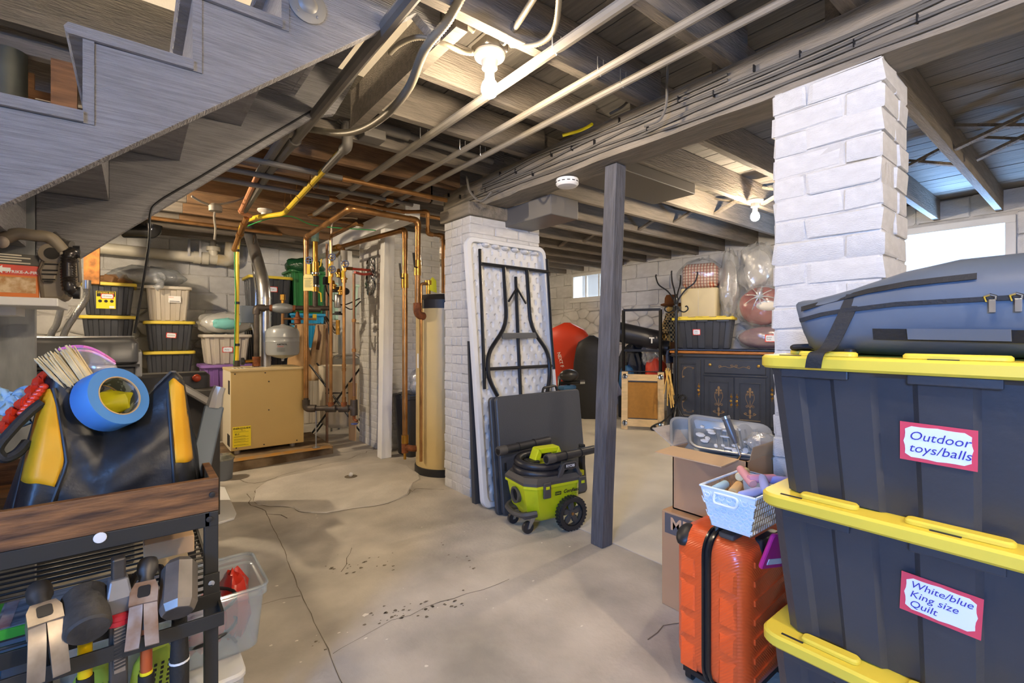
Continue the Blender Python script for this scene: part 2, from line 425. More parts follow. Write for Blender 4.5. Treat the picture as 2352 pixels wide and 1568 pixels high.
# unseen walls behind the camera: plain painted shells with a hatch window
def plain_wall(name, box_list):
    b = MB()
    for q in box_list: b.box(*q)
    o = b.build(name, M_paint, smooth=False); o['kind'] = 'structure'; return o
plain_wall('wall_left', [(XW0-.2, XW0, YW0-.2, -1.6, 0, 2.47), (XW0-.2, XW0, -.4, YW1+.2, 0, 2.47), (XW0-.2, XW0, -1.6, -.4, 0, 1.2), (XW0-.2, XW0, -1.6, -.4, 2.25, 2.47)])
plain_wall('wall_front', [(XW0, XW1, YW0-.2, YW0, 0, 2.47)])

# ------------------------------------------------------------------ windows
M_glass1 = film('hazy_pane', '#e9eef4', .35, .3)
M_glass2 = film('dusty_pane', '#cfd2d4', .55, .5)
def window(name, y0, y1, z0, z1, n_mull, fw, glass):
    r = thing(name, None, None, ((XW1), (y0+y1)/2, z0)); r['kind'] = 'structure'
    b = MB()
    X0, X1 = XW1-.035, XW1+.03
    b.box(X0, X1, y0, y1, z0, z0+fw); b.box(X0, X1, y0, y1, z1-fw, z1); b.box(X0, X1, y0, y0+fw, z0+fw, z1-fw); b.box(X0, X1, y1-fw, y1, z0+fw, z1-fw)
    b.build('window_frame', M_whitep, r, True, smooth=False, bevel=.004)
    b = MB().box(XW1-.055, XW1+.2, y0-.03, y1+.03, z0-.045, z0); b.build('window_sill', M_whitep, r, True, smooth=False, bevel=.004)
    for k in range(n_mull):
        y = y0+fw+(y1-y0-2*fw)*(k+1)/(n_mull+1)
        MB().box(XW1-.02, XW1+.02, y-.011, y+.011, z0+fw, z1-fw).build('mullion', M_whitep, r, True, smooth=False)
    for k in range(n_mull+1):
        a = y0+fw+(y1-y0-2*fw)*k/(n_mull+1); c = y0+fw+(y1-y0-2*fw)*(k+1)/(n_mull+1)
        MB().box(XW1-.004, XW1+.004, a, c, z0+fw, z1-fw).build('pane', glass, r, True, smooth=False)
window('window_1', *WIN1, 2, .045, M_glass1)
window('window_2', *WIN2, 0, .07, M_glass2)
r = thing('window_3', None, None, (XW0, -1.0, 1.2)); r['kind'] = 'structure'
b = MB(); y0, y1 = XW0-.1, XW0-.04
for q in ((y0,y1,-1.6,-.4,1.2,1.26),(y0,y1,-1.6,-.4,2.19,2.25),(y0,y1,-1.6,-1.54,1.26,2.19),(y0,y1,-.46,-.4,1.26,2.19)): b.box(*q)
b.build('window_frame', M_whitep, r, True, smooth=False)
MB().box(XW0-.075, XW0-.068, -1.54, -.46, 1.26, 2.19).build('pane', M_glass1, r, True, smooth=False)

# ------------------------------------------------------------------ ceiling: planks and joists
ceil = thing('ceiling', None, None, (0, 0, PZ)); ceil['kind'] = 'structure'
SW = (XW0, 0.98, 1.52, 2.62)      # stair opening x0,x1,y0,y1
x = XW0; pm = {}
while x < XW1:
    wd = .135
    ranges = [(YW0, YW1)] if x > SW[1]-.02 else [(YW0, SW[2]), (SW[3], YW1)]
    for (a, c) in ranges:
        b = MB().box(x+.003, x+wd-.003, a, c, PZ+random.uniform(0, .004), PZ+.024); b.build('plank', M_plank, ceil, True, smooth=False)
    x += wd
MB().box(XW0, SW[1], YW0, SW[2]-.0, PZ+.03, PZ+.05).build('subfloor', M_joist, ceil, True, smooth=False)
MB().box(XW0, SW[1], SW[3], YW1, PZ+.03, PZ+.05).build('subfloor', M_joist, ceil, True, smooth=False)
MB().box(SW[1], XW1, YW0, YW1, PZ+.03, PZ+.05).build('subfloor', M_joist, ceil, True, smooth=False)
SP = .437; JY = [.545+SP*k for k in range(-6, 15)]
RAW = M_rawjoist
for k, y in enumerate(JY):
    if y > YW1-.05 or y < YW0: continue
    if SW[2]-.04 < y < SW[3]: segs = [(SW[1], 2.10)]
    else: segs = [(XW0, 2.10)]
    if 3.1 < y < 6.0:
        segs = [(XW0, .35), (.35, 2.0)]
    for i, (a, c) in enumerate(segs):
        MB().box(a, c, y-.0, y+.048, JZ, PZ).build('joist', RAW if (i == 1) else M_joist, ceil, True, smooth=False, bevel=.003)
    yy = y+(.055 if .3 < y < 3.4 else 0)
    MB().box(1.98, XW1, yy, yy+.048, JZ, PZ).build('joist', M_joist, ceil, True, smooth=False, bevel=.003)
MB().box(.93, .98, 1.5, 2.66, JZ, PZ).build('header_joist', M_joist, ceil, True, smooth=False)
# cross bridging
def bridging(x, y0, y1):
    for s in (0, 1):
        a = Vector((x+.02*s, y0, JZ+.02 if s else PZ-.03)); c = Vector((x+.02*s, y1, PZ-.03 if s else JZ+.02))
        MB().beam(a, c, .05, .018).build('bridging_strut', M_joist, ceil, True, smooth=False)
for k in range(5, 17):
    y = JY[k]; 
    if y+SP > YW1: break
    off = .055 if .3 < y < 3.4 else 0
    bridging(4.35, y+off+.048, y+SP+off)
for y in (.108, -.329): bridging(4.0, y+.05, y+SP+ (.055 if y > 0 else 0))
for y in (JY[7], JY[8], JY[9]): bridging(1.45, y+.048, y+SP) if y > 2.6 else None

# ------------------------------------------------------------------ stairwell shell above the steps
sw = thing('trim_1', None, None, (0, SW[3], PZ)); sw['kind'] = 'structure'
MB().box(XW0, SW[1]+.02, SW[3]-.025, SW[3]+.03, 2.33, 2.585).build('header_board', mat('dark_stained_board', '#4e4a43', .75, var=.2, scale=3, bump=.4, stretch=(2, 12, 12)), sw, True, smooth=False)
M_plaster = mat('white_plaster', '#e4e1da', .8, var=.05, scale=4, bump=.2)
for q in ((XW0, SW[1]+.3, SW[3], SW[3]+.04, 2.585, 4.0), (XW0, SW[1]+.3, SW[2]-.06, SW[2]-.02, PZ+.05, 4.0), (SW[1]+.3, SW[1]+.34, SW[2]-.06, SW[3]+.04, PZ+.05, 4.0),
          (XW0, XW0+.04, SW[2]-.06, SW[3]+.04, PZ+.05, 4.0), (XW0, SW[1]+.34, SW[2]-.06, SW[3]+.04, 4.0, 4.04)):
    MB().box(*q).build('stairwell_panel', M_plaster, sw, True, smooth=False)
bulb_sw = 1
# ------------------------------------------------------------------ main beam, pillars, post
bm_ = thing('support_beam', 'long grey painted timber beam with cables stapled along its face', 'beam', (2.055, 1.5, 2.08))
b = MB(); rings = []
for k in range(60):
    y = YW0+(3.36-YW0)*k/59; j = lambda: random.uniform(-.004, .004)
    rings.append([(1.965+j(), y, 2.08+j()), (2.145+j(), y, 2.08+j()), (2.145+j(), y, 2.28), (1.965+j(), y, 2.28)])
b.loft(rings); b.build('timber', M_beam, bm_, True, angle=30)
M_cable = mat('painted_cable', '#5f5b54', .6)
for i in range(7):
    z0 = 2.115+.021*i; P = []; ph = random.uniform(0, 6)
    y = -1.5 if i < 5 else 1.0
    while y < 3.3+(.1 if i < 3 else -.4):
        zz = z0+.010*math.sin(y*(2.1+i*.4)+ph)+.005*math.sin(y*7+ph)+ (.03*max(0, .8-y) if i in (2, 3) else 0)
        P.append((1.962-.006, y, min(zz, 2.27))); y += .12
    MB().tube(P, .006, 6).build('cable', M_cable, bm_, True)
b = MB()
for k in range(22):
    y = -.3+k*.17; z = 2.125+random.uniform(0, .12); b.box(1.948, 1.965, y-.002, y+.002, z, z+.028)
b.build('cable_staple', M_blackm, bm_, True, smooth=False)['kind'] = 'stuff'
# loop of cable hanging off the joists onto the beam
MB().tube(smooth_path([at(1535,130,2.1), at(1532,190,2.12), at(1530,240,2.13), at(1515,275,2.15), at(1480,290,2.2)], 6), .006, 6).build('drop_cable', M_cable, bm_, True)
MB().tube(smooth_path([at(1430,150,2.45), at(1447,190,2.42), at(1440,235,2.4), at(1400,262,2.42)], 6), .007, 6).build('drop_cable', M_cable, bm_, True)
MB().tube(smooth_path([at(1072,405,3.3), at(1080,440,3.25), at(1105,462,3.2), at(1130,440,3.15)], 6), .008, 6).build('drop_cable', M_cable, bm_, True)
y_ = mat('bright_yellow_cable', '#e8d80a', .45)
tag(MB().tube(smooth_path([at(1292,311,2.62), at(1325,302,2.6), at(1345,294,2.55), at(1360,285,2.5)], 5), .0085, 8).build('yellow_cable_end', y_), 'short bright yellow cable end resting on top of the beam', 'cable')

def brick_pillar(label, x0, x1, y0, y1, top, ch, lay, z_list_mat=M_paint, name='brick_pillar', proud=.004):
    r = thing(name, label, 'pillar', ((x0+x1)/2, (y0+y1)/2, 0))
    MB().box(x0+.008, x1-.008, y0+.008, y1-.008, 0, top-.001).build('mortar', M_mortar, r, True, smooth=False)
    z = 0; row = 0
    while z < top-.02:
        h = min(ch, top-z)
        for (a, c, d, e) in lay[row % 2]:
            s = (c-a, e-d, h-.007)
            me = random.choice(BRICKS)
            o = piece('brick', me, M_paint, r, wm(r).inverted() @ Vector(((a+c)/2+random.uniform(-1, 1)*proud, (d+e)/2+random.uniform(-1, 1)*proud, z+h/2)), (c-a-.006, e-d-.006, h-.005))
        z += ch; row += 1
    return r
def lay_faces(x0, x1, y0, y1, L, t):
    """two bond layouts around the visible rim of a pier"""
    out = []
    for row in range(2):
        q = []; x = x0; first = True
        w = x1-x0; n = max(1, round(w/L)); 
        cuts = [x0+w*k/n for k in range(n+1)] if row == 0 else [x0]+[x0+w*(k+.5)/n for k in range(n)]+[x1]
        for a, c in zip(cuts, cuts[1:]):
            q.append((a, c, y0, y0+t)); q.append((a, c, y1-t, y1))
        d = y1-y0-2*t; n2 = max(1, round(d/L)); 
        cy = [y0+t+d*k/n2 for k in range(n2+1)] if row else [y0+t]+[y0+t+d*(k+.5)/n2 for k in range(n2)]+[y1-t]
        for a, c in zip(cy, cy[1:]):
            q.append((x0, x0+t, a, c)); q.append((x1-t, x1, a, c))
        out.append(q)
    return out
X0, X1, Y0, Y1 = 1.955, 2.265, .467, .822
L1 = [[(X0, X0+.15, Y0, Y0+.235), (X0, X0+.15, Y0+.235, Y1), (X0+.15, X1, Y0, Y0+.12), (X0+.15, X1, Y1-.12, Y1), (X1-.1, X1, Y0+.12, Y1-.12)],
      [(X0, X0+.19, Y0, Y0+.118), (X0, X0+.15, Y0+.118, Y1), (X0+.19, X1, Y0, Y0+.118), (X0+.15, X1, Y1-.12, Y1), (X1-.1, X1, Y0+.118, Y1-.12)]]
brick_pillar('white painted brick pillar rising behind the stack of big totes', X0, X1, Y0, Y1, 2.08, .083, L1)
X0, X1, Y0, Y1 = 1.84, 2.50, 2.79, 3.145
brick_pillar('white brick pillar with the grey folding table leaning on it', X0, X1, Y0, Y1, 1.985, .0665, lay_faces(X0, X1, Y0, Y1, .21, .11))
tag(MB().box(X0-.02, X1+.02, Y0-.02, Y1+.03, 1.986, 2.08).build('timber_plate', M_beam, smooth=False, bevel=.01), 'thick dark timber plate on top of the middle brick pillar', 'timber')
X0, X1, Y0, Y1 = 1.90, 2.55, 4.43, 5.05
brick_pillar('white brick chimney stack behind the white square post', X0, X1, Y0, Y1, 2.2, .0665, lay_faces(X0, X1, Y0, Y1, .21, .11), proud=.001)
# wooden post under the beam (leans slightly)
b = MB(); p0 = Vector((1.965, 1.70, 0)); sx = .082
def post(bm, px0, py0, px1, py1, z1, s):
    R = []
    for k in range(9):
        t = k/8; x = px0+(px1-px0)*t; y = py0+(py1-py0)*t; j = lambda: random.uniform(-.0015, .0015)
        R.append([(x+j(), y+j(), z1*t), (x+s+j(), y+j(), z1*t), (x+s+j(), y+s+j(), z1*t), (x+j(), y+s+j(), z1*t)])
    bm.loft(R); return bm
o = post(b, 1.955, 1.685, 2.045, 1.66, 2.078, .083).build('wooden_post', M_post, smooth=False, bevel=.004); tag(o, 'dark grey square wooden post standing beside the vacuum', 'post')
b = MB(); o = post(b, 1.78, 4.17, 1.82, 4.185, 2.139, .1).build('white_post', M_whitep, smooth=False, bevel=.004); tag(o, 'white painted square timber post between boiler and water tank', 'post')
b = MB().box(1.80, 1.94, 3.72, 6.6, 2.14, 2.275); tag(b.build('header_timber', M_whitep, smooth=False, bevel=.004), 'white painted timber header resting on the white post', 'timber')
# second timber post, hidden partly behind copper pipes
b = MB(); o = post(b, *at(785,1000,5.9).xy, *at(785,1000,5.9).xy, 2.2, .13).build('white_post', M_whitep, smooth=False, bevel=.004); tag(o, 'white square post behind the copper risers by the grey totes', 'post')

# ------------------------------------------------------------------ staircase
st = thing('staircase', 'open grey painted wooden staircase rising to the ceiling', 'staircase', (-1.95, 2.05, 0))
RUN, RISE, XA, ZA, SY0, SY1 = .229, .2095, -.1016, 1.909, 1.60, 2.50
K0, K1 = -8, 3
def low(x): return 1.364+.9149*(x+.244)
def stringer(y0, y1, xe=.92, ks=K0):
    xs_ = XA+RUN*ks-.02 if ks == K0 else -.284
    P = [(xs_, max(0, low(xs_))), (xe-.1, low(xe-.1)), (xe, min(low(xe), 2.27)), (.92, ZA+RISE*K1-.028)]
    top = []
    for k in range(ks, K1+1):
        x = XA+RUN*k; top += [(x+.022, ZA+RISE*(k-1)-.028), (x+.022, ZA+RISE*k-.028)]
    P += list(reversed(top)); P.append((xs_, ZA+RISE*(ks-1)-.028))
    b = MB().prism(P, y0, y1, 'xz'); return b.build('stringer', M_stair, st, True, smooth=False, bevel=.003)
stringer(SY0, SY0+.045); stringer(SY1-.045, SY1, .80, 0)
MB().prism([(XA+RUN*K0, 0), (-.286, 0), (-.286, 1.66), (-.33, 1.66), (XA+RUN*K0, .2)], SY1-.05, SY1-.005, 'xz').build('side_board', mat('grey_scuffed_board', '#8b8e90', .6, var=.25, scale=3, stretch=(6, 2, 1.5)), st, True, smooth=False)
for k in range(K0, K1+1):
    x = XA+RUN*k; z = ZA+RISE*k
    b = MB(); old = b.M
    P = [(x-.03, z-.024), (x-.034, z-.012), (x-.026, z), (x+RUN+.002, z), (x+RUN+.002, z-.027), (x-.026, z-.027)]
    b.prism(P, SY0-.012, SY1+.012, 'xz'); b.build('tread', M_stair, st, True, smooth=False)
    MB().box(x, x+.022, SY0-.004, SY1+.004, z-RISE-.028, z-.027).build('riser', M_stair, st, True, smooth=False)
# round metal flange plate on the near stringer
fp = on_y(706, 12, SY0-.002)
b = MB(); b.M = basis(fp, (1, 0, 0), (0, 0, 1)); b.lathe([(.058, 0), (.058, .004), (.054, .006), (.03, .008), (.022, .016), (.014, .018)], 28)
for k in range(4):
    a = PI/4+PI/2*k; b.ball((.043*math.cos(a), .043*math.sin(a), .007), .006, .006, .003, 8, 4)
b.build('flange_plate', mat('grey_painted_metal', '#7d7c7a', .5, metal=.3), st, True)
# items seen through the open steps: brown plank, dark pipe, slats
o = MB().box(*sorted((on_y(118,100,2.72).x, on_y(178,100,2.72).x)), 2.70, 2.74, 1.52, 2.279).build('brown_plank', M_brownwood, smooth=False); tag(o, 'bare brown upright plank seen through the open stair treads', 'plank')
q = on_y(20, 120, 2.75)
tag(MB().cyl((q.x, 2.75, 1.62), (q.x, 2.75, 2.279), .055, 20).build('steel_pipe', mat('dark_steel', '#4e524e', .45, metal=.5, var=.2), ), 'dark round steel pipe hanging behind the stair treads', 'pipe')
lr = thing('slatted_panel', 'rough wooden slats beside the brown plank behind the stairs', 'slats', (on_y(90,100,2.9).x, 2.9, 1.6))
for k in range(6):
    x0, x1 = on_y(55,100,2.9).x, on_y(135,100,2.9).x; z = 1.62+k*.11
    MB().box(x0, x1, 2.9, 2.912, z, z+.035).build('slat', M_brownwood, lr, True, smooth=False)
MB().box(x0, x0+.03, 2.912, 2.935, 0, 2.279).build('upright', M_brownwood, lr, True, smooth=False)
b = MB(); post(b, *on_y(192,640,5.31).xy, *on_y(192,640,5.31).xy, 2.279, .1)
b.v = [(x, y, max(z, 1.574)) for x, y, z in b.v]
tag(b.build('hanging_timber', mat('osb_board', '#9a6428', .8, col2='#6a4016', scale=22, bump=.3), smooth=False), 'bare orange-brown timber hanging above the stacked yellow-lid totes', 'timber')
# thin cable stapled along the far stringer then hanging down
cb = [on_y(742,248,SY1-.05), on_y(600,322,SY1-.05), on_y(500,392,SY1-.05), on_y(390,456,SY1-.05), on_y(368,464,SY1-.05)]
cb = [Vector((p.x, SY0+.0, 0)) for p in cb]
Pq = [Vector((p[0], SY1-.05, low(p[0])+.035)) for p in ((.70,), (.5,), (.35,), (.2,), (.08,))]
Pq += [Vector((.05, SY1-.06, low(.05)+.0)), Vector((.045, SY1-.05, 1.5)), Vector((0.0, SY1+.05, 1.15))]
tag(MB().tube(smooth_path(Pq, 5), .005, 6).build('hanging_cable', M_black), 'thin black cable hanging down from the far stair stringer', 'cable')
# ------------------------------------------------------------------ bulbs and porcelain holders
M_porc = mat('porcelain', '#dcd8cf', .35)
def bulb_mat(power, name):
    m = bpy.data.materials.new(name); m.use_nodes = True; nt = m.node_tree; nt.nodes.clear()
    e = nt.nodes.new('ShaderNodeEmission'); o = nt.nodes.new('ShaderNodeOutputMaterial'); nt.links.new(e.outputs[0], o.inputs[0])
    e.inputs[0].default_value = (*BULB_W, 1); e.inputs[1].default_value = power/(PI*.0145); return m
def bulb_lamp(label, x, y, z, power, r=.03):
    t = thing('bulb_holder', label, 'light bulb', (x, y, z), group='bare bulbs on the joists')
    MB().lathe([(.062, 0), (.064, -.008), (.06, -.018), (.042, -.026), (.034, -.03), (.031, -.062), (.024, -.064)], 28).build('porcelain_base', M_porc, t)
    MB().lathe([(.019, -.06), (.02, -.095), (.022, -.11)], 18).build('bulb_neck', M_porc, t)
    if power:
        MB().lathe([(.018, -.107), (.028, -.118), (.0345, -.138), (.034, -.152), (.025, -.170), (.012, -.178), (.002, -.180)], 20).build('glass_bulb', bulb_mat(power, 'lit_bulb'), t)
    return t
bulb_lamp('lit bare bulb in a porcelain holder near the copper pipes', 1.125, 1.56, JZ, 18)
bulb_lamp('unseen bulb added for fill light above the near foreground', .6, .1, JZ, 16)  # out of frame above the camera, added as fill light
tag(MB().cb(1.125, 1.56, JZ+.018, .11, .11, .034).build('junction_box', M_greyp, smooth=False, bevel=.006), 'small grey ceiling box above the nearest lit bulb', 'junction box')
bulb_lamp('lit bare bulb hanging beyond the dark wooden post', 4.06, 1.84, JZ-.005, 40)
bulb_lamp('unseen bulb added to light the laundry corner behind the stairs', -.55, 4.5, JZ, 75)  # extra bulb out of view, put in to brighten the laundry corner
bulb_lamp('unseen bulb added for fill light near the front wall', .8, -1.2, JZ, 62)  # unseen fill lamp added behind the camera
bulb_lamp('unseen bulb added for fill light at the right end of the room', 4.6, -.9, JZ, 18)  # extra fill bulb added outside the view on the right
bulb_lamp('unseen bulb added to light the coat rack area', 3.6, 5.3, JZ, 30)  # hidden bulb added to brighten the far clutter
bulb_lamp('unseen bulb added to light the stairwell from its top', -.2, 2.05, 3.99, 30)  # added lamp, unseen, filling the stairwell with light
# empty porcelain socket above the boiler
p = at(608, 474, 4.3); t = thing('lamp_socket', 'empty white porcelain lamp socket on the joist above the boiler', 'lamp socket', (p.x, p.y, JZ))
MB().lathe([(.06, 0), (.062, -.012), (.05, -.026), (.03, -.032), (.028, -.06), (.02, -.062)], 24).build('porcelain_base', M_porc, t)

# ------------------------------------------------------------------ smoke detector, duct
t = thing('smoke_detector', 'round white smoke detector under the beam beside the post', 'smoke detector', (2.03, 2.02, 2.078))
MB().lathe([(.045, 0), (.066, -.004), (.068, -.012), (.068, -.034), (.058, -.046), (.03, -.05)], 32).build('housing', M_white, t)
b = MB()
for k in range(14):
    a = 2*PI*k/14; b.M = Matrix.Rotation(a, 4, 'Z'); b.box(.0665, .0695, -.009, .009, -.027, -.022)
b.build('vent_slots', M_gap, t, smooth=False)['kind'] = 'stuff'
tag(MB().box(2.16, 2.42, 2.30, 3.6, 1.945, 2.08).build('sheet_duct', mat('grey_painted_duct', '#6a6763', .45, metal=.2), smooth=False, bevel=.006), 'grey boxed sheet-metal duct above the middle brick pillar', 'duct')
tag(MB().box(2.3, 3.3, 1.935, 2.3, 2.20, 2.279).build('sheet_duct', MATS['grey_painted_duct'], smooth=False, bevel=.006), 'flat dark duct running under the joists beyond the post', 'duct')

# ------------------------------------------------------------------ pipes
def pipe(name, label, pts, r, m, cat='pipe', bend=.05, n=10, fit=(), fit_m=None, parent=None, fl=.022, group=None):
    """one pipe run; couplings listed in fit sit at the given points"""
    P = bend_path(pts, bend) if len(pts) > 2 else [Vector(p) for p in pts]
    if label:
        t = thing(name, label, cat, P[0], group=group)
    else: t = parent
    MB().tube(P, r, n).build('tube' if label else name, m, t, True)
    pts = [Vector(p) for p in pts]
    for i in fit:
        i0 = int(i); a = pts[i0]; c = pts[min(i0+1, len(pts)-1)]
        if i0 == i and 0 < i0 < len(pts)-1:
            # elbow: short fat bend
            q = pts[i0]; d0 = (pts[i0-1]-q).normalized()*fl*2.2; d1 = (pts[i0+1]-q).normalized()*fl*2.2
            MB().tube(bend_path([q+d0, q, q+d1], bend), r*1.28, n).build('elbow', fit_m or m, t, True)
        else:
            q = a.lerp(c, i-i0) if c != a else a
            d = ((c-a) if c != a else (a-pts[i0-1])).normalized()*fl
            MB().cyl(q-d, q+d, r*1.3, n).build('coupling', fit_m or m, t, True)
    return t
# three grey pipes parallel to the beam
for x, r, y1, lab in ((1.25, .021, 4.38, 'long grey pipe under the joists passing just below the lit bulb'), (1.50, .0165, 3.93, 'long grey pipe under the joists, middle of the three'), (1.645, .0165, 3.93, 'long grey pipe under the joists running closest to the beam')):
    t = pipe('ceiling_pipe', lab, [(x, -2.2, 2.235), (x, y1, 2.215)], r, M_greyp, group='grey pipes under the joists')
    for y in (1.3, 2.35):
        MB().tube([(x-r-.002, y, 2.279), (x-r-.002, y, 2.225), (x, y, 2.225-r-.003), (x+r+.002, y, 2.225), (x+r+.002, y, 2.279)], .0025, 5).build('strap_hanger', M_steel, t, True)
# pipes crossing under the joists: grey at the stair end, copper to the right
for (y, xs, xm, xe, lab) in ((3.205, .2, 1.12, 1.9, 'nearest'), (3.485, .1, 1.55, 1.75, 'middle'), (3.74, .0, 1.2, 2.35, 'farthest')):
    t = pipe('cross_pipe', f'half grey half copper pipe crossing under the joists, {lab} of three', [(xs-.8, y, 2.2), (xm, y, 2.195)], .0175, M_dgreyp, group='cross pipes under the joists')
    MB().tube([(xm-.01, y, 2.195), (xe, y, 2.19)], .017, 10).build('copper_length', M_copper if y != 3.485 else M_dgreyp, t, True)
    MB().cyl((xm-.03, y, 2.195), (xm+.03, y, 2.195), .022, 10).build('coupling', M_copper, t, True)
# pipe along the back, copper, low joist
pipe('copper_pipe', 'copper pipe running under the back joists toward the yellow gas pipe', [(-1.2, 5.35, 2.2), (1.2, 5.35, 2.19)], .018, M_copper)
pipe('copper_pipe', 'copper pipe turning back from the end of the long grey pipe', [(1.25, 4.38, 2.215), (1.22, 4.5, 2.22), (1.75, 4.55, 2.22)], .018, M_copper, bend=.05)
pipe('drain_pipe', 'thick grey pipe running under the joists beside the stairs', [(.70, 1.2, 2.235), (.705, 3.5, 2.235), (.73, 4.62, 2.2)], .027, M_dgreyp, fit=(.72,))
t = pipe('drain_pipe', 'bent grey pipe dropping from the joists beside the far stringer', [(.64, 2.72, 2.4), (.645, 2.72, 2.24), (.66, 3.6, 2.235)], .026, M_dgreyp, fit=(1,))
pipe('copper_pipe', 'pinkish pipe ending above the boiler, left of its twin', [(.66, 3.62, 2.235), (.705, 4.58, 2.19), (.79, 4.62, 2.17)], .019, mat('pink_copper', '#c58a63', .45, metal=.35, var=.1), fit=(1,))
t = pipe('boiler_feed', 'short capped pipe pair below the pinkish pipes at the gas line', [(.76, 4.64, 2.16), (.74, 4.95, 2.02), (.73, 5.1, 1.94)], .024, M_copper, fit=(.3, .8))
# yellow gas pipe
M_gas = mat('yellow_gas_pipe', '#d8ba2e', .4, var=.06, scale=8)
t = pipe('gas_pipe', 'yellow gas pipe dropping from the joists to the boiler', [(.935, 2.78, 2.2), (.95, 3.25, 2.19), (.985, 4.33, 2.165), (.84, 4.70, 2.185), (.775, 4.95, 2.18), (.77, 5.19, 2.0), (.765, 5.19, .86)], .0195, M_gas, bend=.06)
MB().tube([(.935, 2.70, 2.2), (.945, 3.1, 2.19)], .0215, 10).build('painted_end', M_dgreyp, t, True)
MB().tube(bend_path([(.935, 2.72, 2.2), (.935, 2.66, 2.2), (.935, 2.66, 2.31)], .04), .03, 12).build('elbow', M_dgreyp, t, True)
MB().cyl((.935, 2.66, 2.27), (.935, 2.66, 2.36), .034, 12).build('coupling', M_dgreyp, t, True)
MB().cyl((.80, 2.68, 2.37), (1.30, 2.64, 2.35), .033, 12).build('tee', M_dgreyp, t, True)
MB().cyl((1.2, 2.648, 2.355), (1.9, 2.60, 2.32), .022, 12).build('branch', M_dgreyp, t, True)
MB().cyl((.765, 5.19, .835), (.765, 5.19, .9), .03, 12).build('coupling', M_iron, t, True)
for z in (1.95, 1.45, 1.05): MB().cyl((.769, 5.19, z-.012), (.769, 5.19, z+.012), .0225, 12).build('tape_band', M_black, t, True)
for y in (3.4, 3.75, 4.1): 
    b = MB().tube([(.94, y-.02, 2.279), (.93, y-.02, 2.17), (.965, y, 2.145), (1.0, y+.02, 2.17), (.99, y+.02, 2.279)], .003, 5); b.build('strap_hanger', M_copper, t, True)
gw = mat('green_wire', '#2f9a4e', .5)
tag(MB().tube(smooth_path([(1.78,4.3,2.13),(1.3,4.5,2.14),(1.02,4.42,2.17),(.80,5.0,2.14),(.748,5.17,2.0),(.752,5.168,1.5),(.745,5.17,1.1),(.74,5.18,.86)], 6), .0045, 6).build('ground_wire', gw), 'thin green wire running along the yellow gas pipe', 'wire')

# ------------------------------------------------------------------ boiler and its pad
M_beige = mat('beige_enamel', '#c2a669', .38, var=.03, scale=3)
M_beige2 = mat('cream_enamel', '#d9d0ba', .45)
pd = MB(); M_pad = mat('rusty_concrete_pad', '#8f7a5e', .85, col2='#5a4630', scale=6, bump=.3)
P = [(.36, 4.50), (1.50, 4.66), (1.52, 5.45), (.3, 5.45)]
pd.loft([[(x, y, 0) for x, y in P], [(x, y, .075) for x, y in P], [(x+(.012 if x < 1 else -.012), y+(.012 if y < 5 else -.012), .085) for x, y in P]])
tag(pd.build('boiler_pad', M_pad, smooth=False), 'low rust-stained concrete pad under the beige boiler', 'concrete pad')
MB().box(.40, 1.46, 4.54, 4.66, .085, .087).build('rust_stain', mat('orange_rust', '#a87420', .85, col2='#8f7a5e', scale=9), tag(bpy.data.objects['boiler_pad']), smooth=False)
BX0, BX1, BY0, BY1, BZ0, BZ1 = .655, 1.262, 4.775, 5.235, .125, .842
bo = thing('boiler', 'square beige gas boiler with a yellow energy label on its front', 'boiler', ((BX0+BX1)/2, (BY0+BY1)/2, .085))
MB().box(BX0, BX1, BY0+.012, BY1, BZ0, BZ1-.002).build('cabinet', M_beige2, bo, True, smooth=False, bevel=.004)
MB().box(BX0+.004, BX1, BY0, BY0+.012, BZ0, BZ1-.022).build('front_panel', M_beige, bo, True, smooth=False, bevel=.003)
MB().box(BX0-.003, BX1+.003, BY0-.004, BY1+.002, BZ1-.022, BZ1).build('top_panel', mat('beige_top', '#cdb88a', .4), bo, True, smooth=False, bevel=.004)
MB().box(BX0-.004, BX0, BY0+.03, BY0+.1, .62, .74).build('side_vent', M_gap, bo, True, smooth=False)
MB().box(BX0-.004, BX0, BY0+.03, BY0+.15, .16, .26).build('side_opening', M_gap, bo, True, smooth=False)
for (x, z) in ((.96, .72), (.96, .46), (.70, .15), (.92, .15), (1.2, .15), (.69, .80), (.93, .80)):
    MB().lathe([(.006, 0), (.006, -.003), (.003, -.005)], 10, (x, BY0, z), 'y').build('screw', M_black, bo, True)
for x in (.72, 1.18):
    for y in (4.85, 5.15): MB().cyl((x, y, .085), (x, y, .127), .025, 12).build('foot', M_steel, bo, True)
M_lab = mat('energy_yellow', '#f2dc1e', .5); M_ink = mat('black_ink', '#161616', .6)
lb = MB().box(.672, .815, BY0-.0015, BY0, .155, .335).build('energy_label', M_lab, bo, True, smooth=False)
def txt_front(s, size, x, z, parent=lb, m=M_ink, y=BY0-.0022, **k): return lettering(s, size, basis((x, y, z), (1, 0, 0), (0, 0, 1)), m, parent, True, **k)
txt_front('ENERGYGUIDE', .021, .7435, .318, bold=.0006, space=.95); txt_front('83.3', .02, .706, .268, bold=.0004)
txt_front('T', .026, .7435, .303)
b = MB()
for k, z in enumerate((.295, .285, .25, .243, .225, .218, .205, .197, .175, .168)): b.box(.682, .682+.12*(.95 if k % 2 else .75), BY0-.0021, BY0-.0014, z, z+.0016)
b.build('fine_print', M_ink, lb, True, smooth=False)['kind'] = 'stuff'
